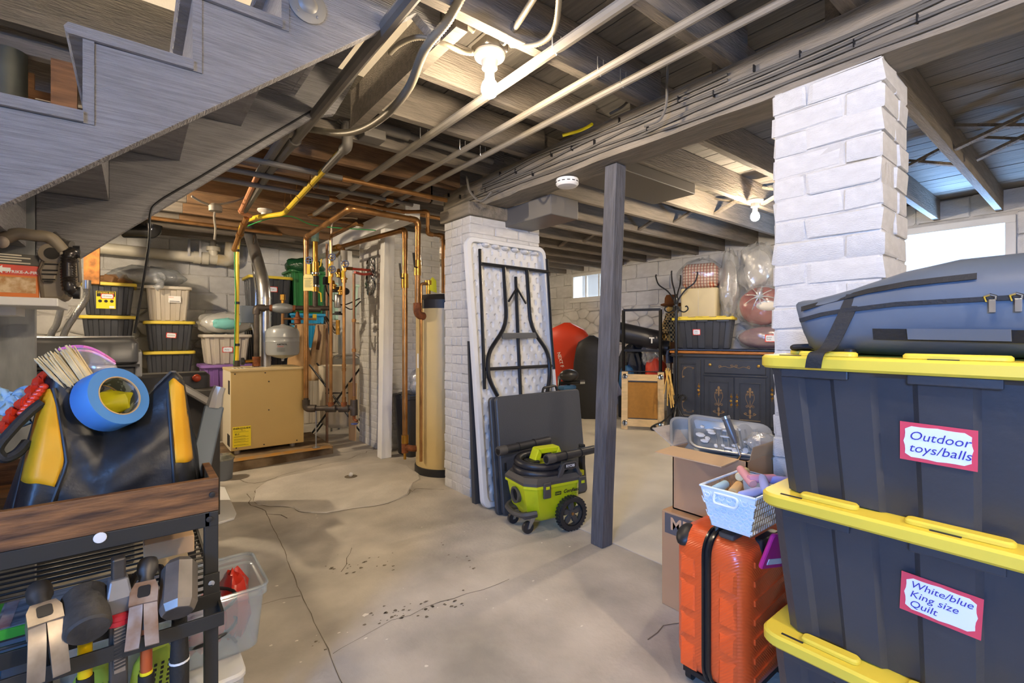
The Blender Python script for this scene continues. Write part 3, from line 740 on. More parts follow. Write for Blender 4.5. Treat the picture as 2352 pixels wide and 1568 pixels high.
for (x0, y0, wx, wy) in ((.69, 4.86, .1, .13), (.85, 4.95, .13, .1)):
    MB().box(x0, x0+wx, y0, y0+wy, BZ1, BZ1+.001).build('top_sticker', M_white, bo, True, smooth=False)
    b = MB()
    for k in range(3): b.box(x0+.012+.028*k, x0+.03+.028*k, y0+.02, y0+wy-.02, BZ1+.001, BZ1+.0016)
    b.build('sticker_print', M_ink, bo, True, smooth=False)['kind'] = 'stuff'
# flue
fx, fy = .985, 5.08
t = thing('flue_pipe', 'galvanised flue pipe rising from the boiler and bending back', 'flue pipe', (fx, fy, .842))
top = at(566, 512, 5.0)
P = bend_path([(fx, fy, .843), (fx, fy, 1.62), tuple(top)], .16, 6)
MB().tube(P, .055, 20).build('duct', M_steel, t, True)
for z in (.9, 1.33, 1.36, 1.42, 1.5): MB().cyl((fx, fy, z-.006), (fx, fy, z+.006), .0575, 20).build('seam_ring', M_steel, t, True)
MB().cyl(top+Vector((0,0,.01)), top+Vector((.02,0.0,-.07)), .06, 20).build('collar', M_steel, t, True)
# iron near-boiler piping with expansion tank
ipx, ipy = .90, 5.0; zt = 1.40
t = thing('iron_supply_pipe', 'black iron pipe rising from the boiler and running right above the grey tank', 'pipe', (ipx, ipy, .842))
ex = at(760, 706, 4.72)
MB().tube(bend_path([(ipx, ipy, .843), (ipx, ipy, zt), (ex.x, ex.y+.0, zt+.01)], .05), .024, 12).build('tube', M_iron, t, True)
MB().tube(bend_path([(ipx, ipy, zt-.06), (ipx, ipy, zt), (ipx+.07, ipy-.01, zt)], .05), .034, 12).build('elbow', M_iron, t, True)
MB().cyl((ipx, ipy, .85), (ipx, ipy, .94), .036, 12).build('tee', M_rust, t, True)
MB().cyl((ipx-.1, ipy-.02, .9), (ipx, ipy, .9), .014, 10).build('nipple', M_brass, t, True)
gq = MB(); gq.M = basis((ipx-.12, ipy-.03, .9), (0, 0, 1), (0, 1, 0)); gq.lathe([(.034, -.012), (.036, 0), (.034, .012), (.03, .013)], 20); gq.build('pressure_gauge', M_black, t, True)
d_ = (ex-Vector((ipx, ipy, zt))); d_.z = 0; L_ = d_.length; d_.normalize()
PX = lambda s, z=0: Vector((ipx, ipy, zt+z))+d_*s
s_air = .34*L_
MB().tube([PX(s_air-.09), PX(s_air-.055), PX(s_air), PX(s_air+.055), PX(s_air+.09)], [.03, .044, .052, .044, .03], 14).build('air_separator', mat('cast_grey_iron', '#83888c', .5, metal=.4, var=.1), t, True)
MB().lathe([(.014, .04), (.014, .075), (.024, .08), (.024, .13), (.018, .135)], 16, PX(s_air)).build('air_vent', M_brass, t, True)
for s in (s_air-.1, s_air+.1, .79*L_): MB().cyl(PX(s)-d_*.012, PX(s)+d_*.012, .033, 12).build('coupling', M_rust, t, True)
MB().cyl(PX(.78*L_)-d_*.06, PX(.78*L_)+d_*.05, .034, 12).build('tee', M_iron, t, True)
MB().cyl(PX(.78*L_), PX(.78*L_, .2), .026, 12).build('riser', M_iron, t, True)
MB().cyl(PX(s_air), PX(s_air, -.16), .014, 10).build('drop_nipple', M_copper, t, True)
b = MB().cyl(PX(s_air, -.1), PX(s_air, -.1)+d_*.3, .011, 10); b.build('fill_pipe', M_copper, t, True)
q = PX(s_air, -.1)+d_*.13
MB().lathe([(.012, -.05), (.03, -.045), (.03, -.01), (.04, -.005), (.04, .01), (.022, .02), (.014, .07), (.004, .075)], 16, q).build('pressure_valve', M_rust, t, True)
MB().box(q.x+.14, q.x+.175, q.y-.012, q.y+.004, q.z-.01, q.z+.05).build('yellow_lever', M_gas, t, True, smooth=False)
te = PX(s_air, -.15)
t = thing('expansion_tank', 'round grey expansion tank hanging below the iron pipe', 'tank', te)
MB().lathe([(.012, .0), (.03, -.012), (.08, -.02), (.13, -.045), (.146, -.075), (.148, -.10), (.151, -.125), (.148, -.13), (.148, -.165), (.151, -.17), (.148, -.175), (.148, -.27), (.135, -.295), (.07, -.32), (.015, -.33), (.012, -.345)], 36).build('shell', mat('grey_tank_enamel', '#94999d', .28, coat=.3), t)
nd = -Vector((te.x, te.y, 0)).normalized(); rt = Vector((-nd.y, nd.x, 0))
bM = basis(te+nd*.1495+Vector((0, 0, -.2)), rt, (0, 0, 1))
lettering('AMTROL', .022, bM @ Matrix.Translation((-.005, .006, .001)), M_ink, t, True, name='tank_lettering', bold=.0004)
lettering('Extrol', .02, bM @ Matrix.Translation((-.02, -.012, .0012)), mat('red_ink', '#c8402a', .5), t, True, name='tank_lettering', shear=.3)
b = MB(); b.M = bM
for k in range(6): b.box(-.05, .02, -.03-.006*k, -.028-.006*k, -.001, .0002)
b.build('fine_print', mat('grey_ink', '#6e7274', .6), t, True, smooth=False)['kind'] = 'stuff'
MB().cyl(te-Vector((0,0,.355)), te-Vector((0,0,.335)), .012, 10).build('air_valve', M_steel, t, True)
# silver conduit and control box left of the flue
t = pipe('silver_conduit', 'bright silver conduit standing beside the boiler flue', [at(588,835,4.75), at(588,660,4.75), at(580,610,4.78), at(583,540,4.8)], .0105, M_chrome, bend=.05)
p = at(575, 722, 4.75)
o = MB().cb(p.x-.03, p.y, p.z, .11, .07, .17).build('control_box', mat('slate_blue_metal', '#56616f', .45), smooth=False, bevel=.004); tag(o, 'small slate blue control box fixed left of the flue', 'control box')
pipe('silver_conduit', 'thin flexible cable drooping from the blue control box', [at(578,745,4.73), at(590,790,4.72), at(600,835,4.72)], .006, M_steel, bend=.05)
tag(MB().cyl(at(597, 775, 4.72), at(597,832,4.72), .016, 12).build('relief_tube', M_chrome), 'polished straight relief tube between iron pipe and flue', 'pipe')

# ------------------------------------------------------------------ copper distribution
mz = .455
mA, mB_, mC, mD = at(703,938,4.45), at(760,938,4.45), at(790,938,4.46), at(813,936,4.47)
t = thing('copper_supply_riser', 'tall copper pipe from beside the boiler, looping over to the tank', 'pipe', mA)
a = mA.copy(); a.z = 2.06
pts = [mA+Vector((0,0,.06)), a, Vector((1.225, 3.42, 2.06)), Vector((1.775, 3.44, 2.06)), Vector((1.775, 3.45, 1.30)), Vector((1.86, 3.48, 1.295))]
MB().tube(bend_path(pts, .05), .0225, 14).build('tube', M_copper, t, True)
for i in (1, 2, 3):
    q = Vector(pts[i]); d0 = (Vector(pts[i-1])-q).normalized()*.075; d1 = (Vector(pts[i+1])-q).normalized()*.075
    MB().tube(bend_path([q+d0, q, q+d1], .05), .0255, 14).build('elbow', M_copper, t, True)
MB().tube(bend_path([(1.775, 3.45, 1.40), (1.775, 3.45, 1.30), (1.87, 3.48, 1.295)], .05), .032, 12).build('iron_elbow', M_rust, t, True)
MB().cyl((1.775, 3.448, 1.62), (1.775, 3.448, 1.74), .029, 12).build('ball_valve', M_brass, t, True)
def lever(q, d, l, m, parent, w=.014):
    q = Vector(q); b = MB().tube([q, q+Vector(d)*.03, q+Vector(d)*.03+Vector((0, 0, l*.2)), q+Vector(d)*.04+Vector((0, 0, l))], [.006, .006, .008, .009], 8); b.build('valve_lever', m, parent, True)
lever((1.76, 3.42, 1.68), (-1, -.3, 0), .11, M_black, t)
# vertical return pipe beside the tank with overhead run
q0 = at(930, 1012, 4.0); 
t = thing('copper_return_riser', 'copper pipe dropping beside the beige tank to its lower rusty elbow', 'pipe', q0)
qt = q0.copy(); qt.z = 2.032
pts = [q0, qt, at(774, 569, 4.84)]
pts[2].z = 2.032
MB().tube(bend_path(pts, .05), .0225, 14).build('tube', M_copper, t, True)
d0 = Vector((0,0,-.075)); d1 = (pts[2]-qt).normalized()*.075
MB().tube(bend_path([qt+d0, qt, qt+d1], .05), .0255, 14).build('elbow', M_copper, t, True)
MB().cyl(pts[2]-d1*.6, pts[2]+d1*.8, .034, 12).build('union', M_brass, t, True)
vz = at(930, 645, 4.0)
MB().cyl(vz-Vector((0,0,.06)), vz+Vector((0,0,.06)), .03, 12).build('ball_valve', M_brass, t, True)
lever(vz+Vector((-.02, -.02, .02)), (-1, -.2, 0), .12, M_black, t)
MB().cyl(q0-Vector((0,0,.02)), q0+Vector((0,0,.05)), .03, 12).build('coupling', M_brass, t, True)
MB().cyl(q0-Vector((0,0,.10)), q0, .028, 12).build('tee', M_rust, t, True)
MB().tube(bend_path([q0-Vector((0,0,.055)), q0+Vector((.04,-.06,-.06)), Vector((1.87, 3.60, q0.z-.06))], .05), .027, 12).build('rusty_elbow', M_rust, t, True)
MB().cyl(q0-Vector((0,0,.155)), q0-Vector((0,0,.10)), .012, 10).build('drain_cock', M_brass, t, True)
# iron manifold low beside the boiler
t = thing('iron_manifold', 'black iron manifold feeding three copper risers beside the boiler', 'pipe', mA)
P = [mA+Vector((-.06, .3, .02)), mA, mD]
MB().tube(bend_path([mA+Vector((0,0,.1)), mA, mD], .05), .024, 12).build('tube', M_iron, t, True)
MB().tube(bend_path([mA+Vector((0,0,.08)), mA, mA+(mD-mA).normalized()*.09], .05), .035, 12).build('elbow', M_iron, t, True)
for q in (mB_, mC):
    MB().cyl(q-(mD-mA).normalized()*.045, q+(mD-mA).normalized()*.045, .034, 12).build('tee', M_iron, t, True)
    MB().cyl(q, q+Vector((0,0,.06)), .028, 12).build('collar', M_rust, t, True)
MB().tube(bend_path([mD-(mD-mA).normalized()*.03, mD, mD+Vector((0,0,-.07))], .04), .034, 12).build('elbow', M_iron, t, True)
MB().cyl(mD-Vector((0,0,.02)), mD+Vector((0,0,.075)), .033, 12).build('collar', M_iron, t, True)
MB().tube([mD+Vector((0,0,-.07)), mD+Vector((0,0,-.11)), mD+Vector((.02,-.03,-.125))], .014, 10).build('drain_tap', M_rust, t, True)
MB().lathe([(.03, -.005), (.033, 0), (.03, .005)], 14, mD+Vector((.0,-.01,-.15))).build('tap_wheel', mat('blue_handle', '#3d4f94', .4), t, True)
MB().cyl((mA+(mB_-mA)*.4).xyz-Vector((0,0,mA.z-.088)), mA+(mB_-mA)*.4, .007, 8).build('support_leg', M_steel, t, True)
b = MB(); q = mA+(mB_-mA)*.4; b.cb(q.x, q.y, .091, .06, .06, .006); b.build('support_foot', M_steel, t, True, smooth=False)
# three thin risers
def riser(label, q, ztop, extra, r=.0145, m=M_copper):
    t = thing('copper_riser', label, 'pipe', q, group='thin copper risers')
    p0 = q+Vector((0,0,.05)); p1 = q.copy(); p1.z = ztop
    MB().tube(bend_path([p0, p1]+[Vector(e) for e in extra], .05) if extra else [p0, p1], r, 12).build('tube', m, t, True)
    MB().cyl(p0, p0+Vector((0,0,.06)), r*1.35, 12).build('coupling', M_copper, t, True)
    return t
t1 = riser('thin copper riser nearest the boiler with valves halfway up', mB_, 2.08, [mB_+Vector((.02, -.6, 2.08-mB_.z)), ])
t2 = riser('thin copper riser with a grey sleeve, middle of the three', mC, 1.96, [mC+Vector((0.1, .5, 1.96-mC.z))])
t3 = riser('shortest copper riser joining the red tubes', mD, at(813,628,4.47).z, [], .0135, mat('dull_copper', '#8a6a55', .45, metal=.6, var=.2))
for t_, q, zs in ((t2, mC, (.82, .86)), (t3, mD, (1.28, 1.0))):
    for z in zs: MB().cyl((q.x, q.y, z-.015), (q.x, q.y, z+.015), .0195, 12).build('coupling', M_copper, t_, True)
def handwheel(c, parent, r=.03):
    b = MB(); b.M = basis(c, _R3, (0, 0, 1))
    P = [(r*math.cos(2*PI*k/16)*(1+.08*math.cos(k*PI)), r*math.sin(2*PI*k/16)*(1+.08*math.cos(k*PI)), 0) for k in range(17)]
    b.tube(P, .006, 6)
    for k in range(4): b.cyl((0, 0, 0), (r*math.cos(PI/2*k), r*math.sin(PI/2*k), 0), .004, 6)
    b.build('hand_wheel', mat('blue_enamel', '#5a6688', .4), parent, True)
_R3 = Vector((_r[0], _r[1], 0)); _F3 = Vector((_f[0], _f[1], 0))
for t_, q, vv in ((t1, mB_, (597, 625)), (t2, mC, (612,))):
    for v in vv:
        z = at(770, v, 4.45).z
        MB().cyl((q.x, q.y, z-.045), (q.x, q.y, z+.03), .022, 10).build('valve_body', M_brass, t_, True)
        handwheel(Vector((q.x, q.y, z+.02))-_F3*.05+_R3*.03, t_)
        b = MB(); b.M = basis(Vector((q.x, q.y, z-.05))-_F3*.03, _R3, (0, 0, 1)); b.box(-.012, .012, -.055, .01, -.004, .004); b.build('yellow_lever', M_gas, t_, True, smooth=False)
for (u, v, t_) in ((765, 655, t1), (790, 640, t2), (778, 628, t1), (783, 668, t2)):
    p = at(u, v, 4.48); MB().lathe([(.012, -.04), (.024, -.035), (.024, -.01), (.034, -.006), (.034, .006), (.02, .012), (.012, .045)], 12, p).build('brass_union', M_brass, t_, True)
z = at(793, 588, 4.46).z; MB().cyl((mC.x, mC.y, z-.05), (mC.x, mC.y, z+.05), .032, 14).build('grey_sleeve', M_greyp, t2, True)
# zone valve cluster
t = thing('zone_valve', 'black and steel circulator cluster between the copper risers', 'valve', at(777, 700, 4.55))
p = at(775, 665, 4.55); MB().cb(p.x, p.y, p.z, .09, .07, .05).build('motor_box', M_black, t, True, smooth=False, bevel=.005)
p = at(776, 690, 4.55); MB().lathe([(.028, -.07), (.034, -.06), (.034, .05), (.028, .06)], 18, p).build('pump_body', M_steel, t, True)
p = at(776, 720, 4.55); MB().lathe([(.05, -.012), (.05, .0), (.03, .006), (.03, .02)], 16, p).build('flange', M_black, t, True)
p = at(776, 735, 4.55); MB().cyl(p-Vector((0,0,.14)), p, .02, 12).build('brass_tail', M_brass, t, True)
p = at(752, 645, 4.6); MB().cb(p.x, p.y, p.z, .075, .06, .075).build('sensor_box', M_black, t, True, smooth=False, bevel=.006)
p = at(794, 669, 4.5); bq = MB(); bq.M = basis(p, _R3, (0,0,1)); bq.lathe([(.032, -.015), (.034, 0), (.032, .012), (.026, .013)], 18); bq.build('gauge', M_black, t, True)
MB().tube(bend_path([at(777,745,4.55), at(772,728,4.55)+Vector((0,0,-.16)), at(747,728,4.6)], .03), .016, 10).build('tail_pipe', M_iron, t, True)
MB().tube(smooth_path([at(748,655,4.58), at(752,672,4.56), at(765,690,4.54), at(790,700,4.55), at(826,685,4.7)], 6), .006, 6).build('control_cable', M_black, t, True)
MB().tube(smooth_path([at(790,702,4.55), at(808,710,4.6), at(828,692,4.75)], 6), .006, 6).build('control_cable', M_black, t, True)
# second brass column with isolation valves and tag
t = thing('brass_valve_column', 'brass column with ball valves between the copper supply and green tote', 'pipe', PX(.78*L_, .2))
c_ = PX(.78*L_); ztop = at(719, 540, 4.6).z
MB().cyl((c_.x, c_.y, zt+.18), (c_.x, c_.y, ztop), .024, 14).build('tube', mat('gold_copper', '#b8873a', .35, metal=.85, var=.15), t, True)
zq = lambda v: at(719, v, 4.6).z
MB().cyl((c_.x, c_.y, zq(622)), (c_.x, c_.y, zq(600)), .036, 12).build('ball_valve', M_brass, t, True)
MB().cyl((c_.x, c_.y, zq(668)), (c_.x, c_.y, zq(658)), .036, 12).build('ball_valve', M_brass, t, True)
MB().cyl((c_.x, c_.y, zq(652)), (c_.x, c_.y, zq(632)), .038, 12).build('circulator', M_black, t, True)
MB().cyl((c_.x, c_.y, zq(628)), (c_.x, c_.y, zq(624)), .046, 12).build('flange', M_chrome, t, True)
MB().cyl((c_.x, c_.y, zq(657)), (c_.x, c_.y, zq(653)), .046, 12).build('flange', M_chrome, t, True)
MB().cyl((c_.x, c_.y, zq(552)), (c_.x, c_.y, zq(528)), .036, 8).build('green_tee', mat('verdigris', '#7f9a86', .6, var=.2, scale=20), t, True)
b = MB().tube([Vector((c_.x, c_.y, zq(612)))+_R3*.03, Vector((c_.x, c_.y, zq(608)))+_R3*.055, Vector((c_.x, c_.y, zq(592)))+_R3*.062], .007, 8); b.build('valve_lever', M_gas, t, True)
b = MB().tube([Vector((c_.x, c_.y, zq(668)))+_R3*.03, Vector((c_.x, c_.y, zq(672)))+_R3*.055, Vector((c_.x, c_.y, zq(692)))+_R3*.062], .007, 8); b.build('valve_lever', M_gas, t, True)
hq = at(710, 598, 4.42); handwheel(hq, t, .032)
b = MB(); b.M = basis(at(709, 617, 4.42), _R3, (0,0,1)); b.box(-.014, .014, -.05, .045, -.004, .004); b.build('yellow_lever', M_gas, t, True, smooth=False)
b = MB(); b.M = basis(at(708, 649, 4.415), _R3, (0, 0, 1)); b.prism([(-.045, -.075), (.045, -.075), (.045, .06), (.03, .078), (-.03, .078), (-.045, .06)], -.001, .001)
tg = b.build('paper_tag', mat('pale_yellow_card', '#e3d489', .7), smooth=False, world=False); tag(tg, 'pale yellow paper tag hanging on the copper supply pipe', 'tag')
Mt = basis(at(708, 649, 4.41), _R3, (0, 0, 1))
lettering('DO NOT REMOVE', .0095, Mt @ Matrix.Translation((0, .04, 0)), M_ink, tg, bold=.0002)
b = MB(); b.M = Mt
for k in range(8): b.box(-.034, .034-(k % 3)*.008, .022-.009*k, .0245-.009*k, -.0004, .0004)
b.build('fine_print', mat('grey_ink', '#6e7274', .6), tg, smooth=False)['kind'] = 'stuff'
pipe('thin_riser', 'thin dull pipe standing behind the copper risers', [at(751,1018.4,5.0), at(751,560,5.0)], .013, MATS['dull_copper'])
# loop of pale tube and red tubes to the chimney with foil
pipe('pale_tube', 'thin pale tube looping over the copper riser tops', smooth_path([at(762,620,4.44), at(762,520,4.44), at(775,502,4.42), at(805,500,4.4), at(820,502,4.3)], 5), .008, mat('pale_brass', '#b9a58a', .4, metal=.4), bend=.01)
M_pex = mat('red_plastic_tube', '#b23a28', .4)
t = thing('red_tubes', 'pair of red plastic tubes running into foil on the chimney', 'tubes', at(830, 620, 4.6))
MB().tube([at(809,617,4.5), at(832,619,4.65), at(858,621,4.9)], .0125, 10).build('tube', M_pex, t, True)
MB().tube(smooth_path([at(815,625,4.48), at(835,630,4.65), at(858,627,4.88)], 4), .0125, 10).build('tube', M_pex, t, True)
MB().tube([at(795,616,4.5), at(810,617,4.5)], .0165, 10).build('copper_end', M_copper, t, True)
b = MB(); cq = at(855, 630, 4.83)
def foil(a, th): return .18*math.sin(5*a+th*7)+.12*math.sin(11*a-th*9)
b.ball((1.885, cq.y+.02, at(855,612,4.85).z), .03, .075, .09, 16, 10, foil); b.ball((1.885, cq.y+.03, at(855,650,4.85).z), .03, .095, .12, 16, 10, foil)
tag(b.build('foil_wrap', mat('crumpled_foil', '#b5b7ba', .25, metal=.95, bump=.8, scale=6, bscale=25), angle=20), 'crumpled silver foil wrapped where red tubes enter the chimney', 'foil')

# ------------------------------------------------------------------ storage tank
tx, ty = 2.085, 3.53
t = thing('water_tank', 'tall beige water tank with black cap behind the brick pillar', 'tank', (tx, ty, 0))
MB().lathe([(.262, 0), (.262, .055), (.255, .06)], 40).build('base_ring', M_black, t)
MB().lathe([(.252, .058), (.252, 1.36)], 40).build('jacket', mat('tank_beige', '#cbb27a', .4, var=.03), t)
MB().lathe([(.256, 1.36), (.256, 1.43), (.22, 1.475), (.08, 1.49)], 16).build('top_cap', mat('black_cap', '#2d2b29', .5), t)
q = on_x(988, 790, tx-.2); 
vb = Vector((-.97, -.24, 0)).normalized()
a0 = Vector((0, 0, 0))+vb*.268
MB().tube(bend_path([a0+Vector((.05,.0,1.56)), a0+Vector((-.01,0,1.56)), a0+Vector((-.01,0,1.5)), a0+Vector((-.01, 0, .12))], .03), .0125, 10).build('relief_pipe', M_copper, t)
MB().lathe([(.02, 1.46), (.02, 1.53), (.03, 1.535), (.03, 1.57), (.015, 1.575)], 12, (a0.x*.75, a0.y*.75, .02)).build('relief_valve', M_brass, t)
b = MB(); b.M = basis(a0*.65+Vector((-.0,-.03,1.56)), (1, 0, 0), (0, 0, 1)); b.prism([(-.03, -.05), (.04, -.07), (.035, .03), (0, .06), (-.025, .03)], -.001, .001); b.build('warning_tag', mat('lime_tag', '#d6d32a', .6), t, smooth=False)
na = Vector((-.80, -.60, 0)).normalized(); 
b = MB(); b.M = basis((na.x*.2535-.055, na.y*.2535+.06, .98), (-na.y, na.x, 0), (0,0,1))
vb2 = Vector((-.995, .1, 0)).normalized()
b = MB(); b.M = basis(vb2*.2535+Vector((0,0,.93)), (-vb2.y*-1, vb2.x*-1, 0), (0,0,1)); b.box(-.016, .016, -.06, .06, 0, .0015); b.build('rating_sticker', M_white, t, smooth=False)
b2 = MB(); b2.M = b.M
for k in range(9): b2.box(-.009, .009, -.05+.011*k, -.05+.011*k+.005*(1+(k % 2)), .0015, .002)
b2.build('barcode', M_ink, t, smooth=False)['kind'] = 'stuff'
for z, an in ((1.20, vb2), (.12, vb2)):
    MB().lathe([(.03, 0), (.03, .012), (.02, .014)], 14, (0, 0, 0)).build('port_ring', M_rust, t).matrix_basis = basis(an*.25+Vector((0, 0, z)), (0, 0, 1), Vector((0, 0, 1)).cross(an))
# vertical thin copper beside pillar
t = pipe('copper_pipe', 'copper pipe stepping down beside the pillar to the tank top', [(1.78, 3.74, 2.19), (1.95, 3.60, 2.19), (1.95, 3.60, 2.0), (2.06, 3.53, 1.99), (2.06, 3.53, 1.5)], .0155, M_copper, fit=(1, 2, 3))
# cable hooks, flex conduits by the bulb
M_flex = mat('armoured_cable', '#8c8576', .45, metal=.35)
def flex(label, pts, r, m=M_flex, per=.011, cat='conduit', name='flexible_conduit'):
    P, R = spiral_r(smooth_path(pts, 8), r, r*.09, per)
    return tag(MB().tube(P, R, 9).build(name, m, angle=80), label, cat, 'armoured flexible conduits')
flex('thick ribbed conduit sweeping down from the joists left of the bulb', [at(1075,-40,1.55), at(1030,45,1.65), at(975,115,1.75), at(940,200,1.95), at(890,260,2.15), at(835,295,2.35), at(780,305,2.5), at(700,295,2.65), at(665,292,2.75)], .0165)
flex('ribbed conduit arching from the bulb box to the left joist', [at(1088,122,1.9), at(1060,118,1.9), at(1020,100,1.85), at(965,85,1.85), at(920,100,1.9), at(895,122,1.95)], .011)
flex('ribbed conduit looping right of the bulb toward the top edge', [at(1172,103,1.9), at(1225,103,1.85), at(1262,85,1.8), at(1278,50,1.72), at(1285,-20,1.6)], .011)
flex('ribbed conduit running up and right from the bulb box', [at(1155,100,1.88), at(1185,60,1.8), at(1230,-10,1.65)], .012)
tag(MB().beam(at(1150,96,1.86), at(1185,55,1.8), .02, .02).build('conduit_clamp', M_chrome, smooth=False), 'small bright metal clamp beside the lit bulb', 'clamp')
flex('short ribbed conduit hanging in the joist bay above the bulb', [at(1045,20,1.8), at(1062,45,1.82), at(1090,72,1.85)], .012)
flex('armoured cable curving into the round box over the boiler', [at(440,450,3.55), at(460,462,3.6), at(485,472,3.65)], .009, M_greyp, .012)
p = at(495, 471, 3.66); t = thing('ceiling_junction_box', 'round grey junction box with a pull cord near the stairs', 'junction box', (p.x, p.y, p.z-.02))
MB().lathe([(.02, -.03), (.045, -.028), (.047, .01), (.03, .03)], 16).build('housing', M_greyp, t)
MB().tube(smooth_path([p+Vector((0,0,-.03)), at(492,500,3.68), at(495,525,3.7), at(493,550,3.72)], 5), .008, 7).build('drop_cord', M_greyp, t, True)
flex('pale cable running from the round box to the boiler socket', [at(500,470,3.66), at(540,462,3.8), at(575,450,3.95), at(605,455,4.15)], .008, M_greyp, .02)
p = at(855, 312, 2.75); t = thing('wire_box', 'square grey electrical box on the joist with bare wires', 'junction box', (p.x, p.y, p.z))
MB().cb(0, 0, 0, .13, .1, .055).build('housing', M_dgreyp, t, smooth=False, bevel=.006)
for k in range(3): MB().tube(smooth_path([(-.06, 0, 0), (-.12, .02*k, .01*k), (-.2, .03*(k-1), .03)], 4), .004, 5).build('wire', M_cable, t)
# dark plastic elbow under the far stringer, PVC drain along the back wall
t = thing('dark_elbow', 'glossy black plastic elbow hanging below the far stair stringer', 'pipe elbow', at(320, 520, 4.9))
MB().tube(bend_path([at(354,516,4.9), at(352,532,4.9), at(285,530,4.85)], .10, 6), .072, 18).build('elbow', mat('glossy_black', '#2a2b2d', .15), t, True)
M_pvc = mat('cream_pvc', '#d9d3c2', .4, var=.04)
t = thing('pvc_drain', 'thick cream drain pipe running along the back wall', 'pipe', at(225, 572, 5.0))
pa, pb = Vector((-1.6, 6.88, 1.95)), on_y(520, 598, 6.88)
pa = on_y(170, 563, 6.88)
MB().tube([pa-(pb-pa)*.6, pb], .062, 20).build('tube', M_pvc, t, True)
for s in (.78, .84): 
    c = pa.lerp(pb, s); d = (pb-pa).normalized()*.035; MB().cyl(c-d, c+d, .074, 20).build('coupling', M_pvc, t, True)
e0 = pb; MB().tube(bend_path([e0-(pb-pa).normalized()*.1, e0+Vector((.04,0,-.01)), e0+Vector((.06,0,.28))], .1, 6), .07, 18).build('elbow', mat('stained_pvc', '#c9b487', .5, col2='#d9d3c2', scale=7), t, True)
c = pa.lerp(pb, .9); MB().lathe([(.05, .0), (.05, .1), (.075, .1), (.075, .15), (.06, .155)], 18, c).build('tee_socket', M_pvc, t, True)
MB().tube(bend_path([c+Vector((0,0,.12)), c+Vector((0,0,.32)), c+Vector((.25,0,.36)), c+Vector((.6,0,.36))], .06), .032, 12).build('grey_branch', M_greyp, t, True)
for s in (.72, .80): 
    c = pa.lerp(pb, s); MB().box(c.x-.012, c.x+.012, c.y-.075, c.y-.068, c.z, 2.28).build('strap', M_steel, t, True, smooth=False)
# ------------------------------------------------------------------ storage totes
def fluted(w, d, z, pat_l, pat_s, off, r=.03):
    """tote outline with recessed flutes; pat_* are (fraction, recess 0/1) along the long and short sides"""
    o = []
    def side(a, c, nrm, pat):
        for f, q in pat:
            o.append((a[0]+(c[0]-a[0])*f-nrm[0]*off*q, a[1]+(c[1]-a[1])*f-nrm[1]*off*q, z))
    hw, hd = w/2, d/2
    side((-hw, -hd), (hw, -hd), (0, -1), pat_l); side((hw, -hd), (hw, hd), (1, 0), pat_s)
    side((hw, hd), (-hw, hd), (0, 1), pat_l); side((-hw, hd), (-hw, -hd), (-1, 0), pat_s)
    return o
def flutes(cuts):
    """cuts = list of (start,end) recessed spans"""
    p = [(.035, 0)]
    for a, c in cuts: p += [(a, 0), (a+.016, 1), (c-.016, 1), (c, 0)]
    return p+[(.965, 0)]
PL_BIG = flutes([(.09, .20), (.30, .42), (.54, .70), (.80, .91)])
PS_BIG = flutes([(.12, .30), (.42, .58), (.70, .88)])
def tote(label, loc, rz=0, W=.777, D=.515, H=.368, body=M_tote, lid=M_yellow, group=None, detail=True, name='storage_tote', lidh=.033, taper=.032, cat='tote', lidded=True):
    t = thing(name, label, cat, loc, rz, group)
    w, d = W-.05, D-.05; b = MB()
    R = [fluted(w-2*taper-.03, d-2*taper-.03, .0, PL_BIG, PS_BIG, .004), fluted(w-2*taper, d-2*taper, .012, PL_BIG, PS_BIG, .012)]
    R.append(fluted(w-.012, d-.012, H-.085, PL_BIG, PS_BIG, .012)); R.append(fluted(w-.006, d-.006, H-lidh-.012, PL_BIG, PS_BIG, .012)); R.append(fluted(w+.004, d+.004, H-lidh, PL_BIG, PS_BIG, 0))
    b.loft(R); b.build('body', body, t, angle=28)
    if lidded:
        b = MB(); b.rbox(W, D, H-lidh, H, .05, .006, n=5)
        # raised bars along the rim that locate the tote above
        for s in (-1, 1):
            for cx, ln in ((-.30*W, .16*W), (0, .22*W), (.30*W, .16*W)) if detail else ():
                old = b.M; b.M = TR(cx, s*(D/2-.042), H-.002); b.rbox(ln, .034, 0, .014, .014, .004, n=4); b.M = old
            if detail:
                old = b.M; b.M = TR(s*(W/2-.04), 0, H-.002); b.rbox(.034, .4*D, 0, .014, .014, .004); b.M = old
        lo = b.build('lid', lid, t, angle=40)
        if detail:
            for cx in (-.40*W, .40*W, -.02*W):
                for s in (-1, 1): MB().cb(cx, s*(D/2-.022), H+.0008, .05, .006, .002).build('slot', M_gap, lo, smooth=False)
            for cx in (-.33*W, 0, .33*W):
                for s in (-1, 1): MB().cb(cx, s*(D/2-.02), H-lidh-.010, .19*W, .012, .022).build('lid_catch', body, t, smooth=False, bevel=.003)
    return t
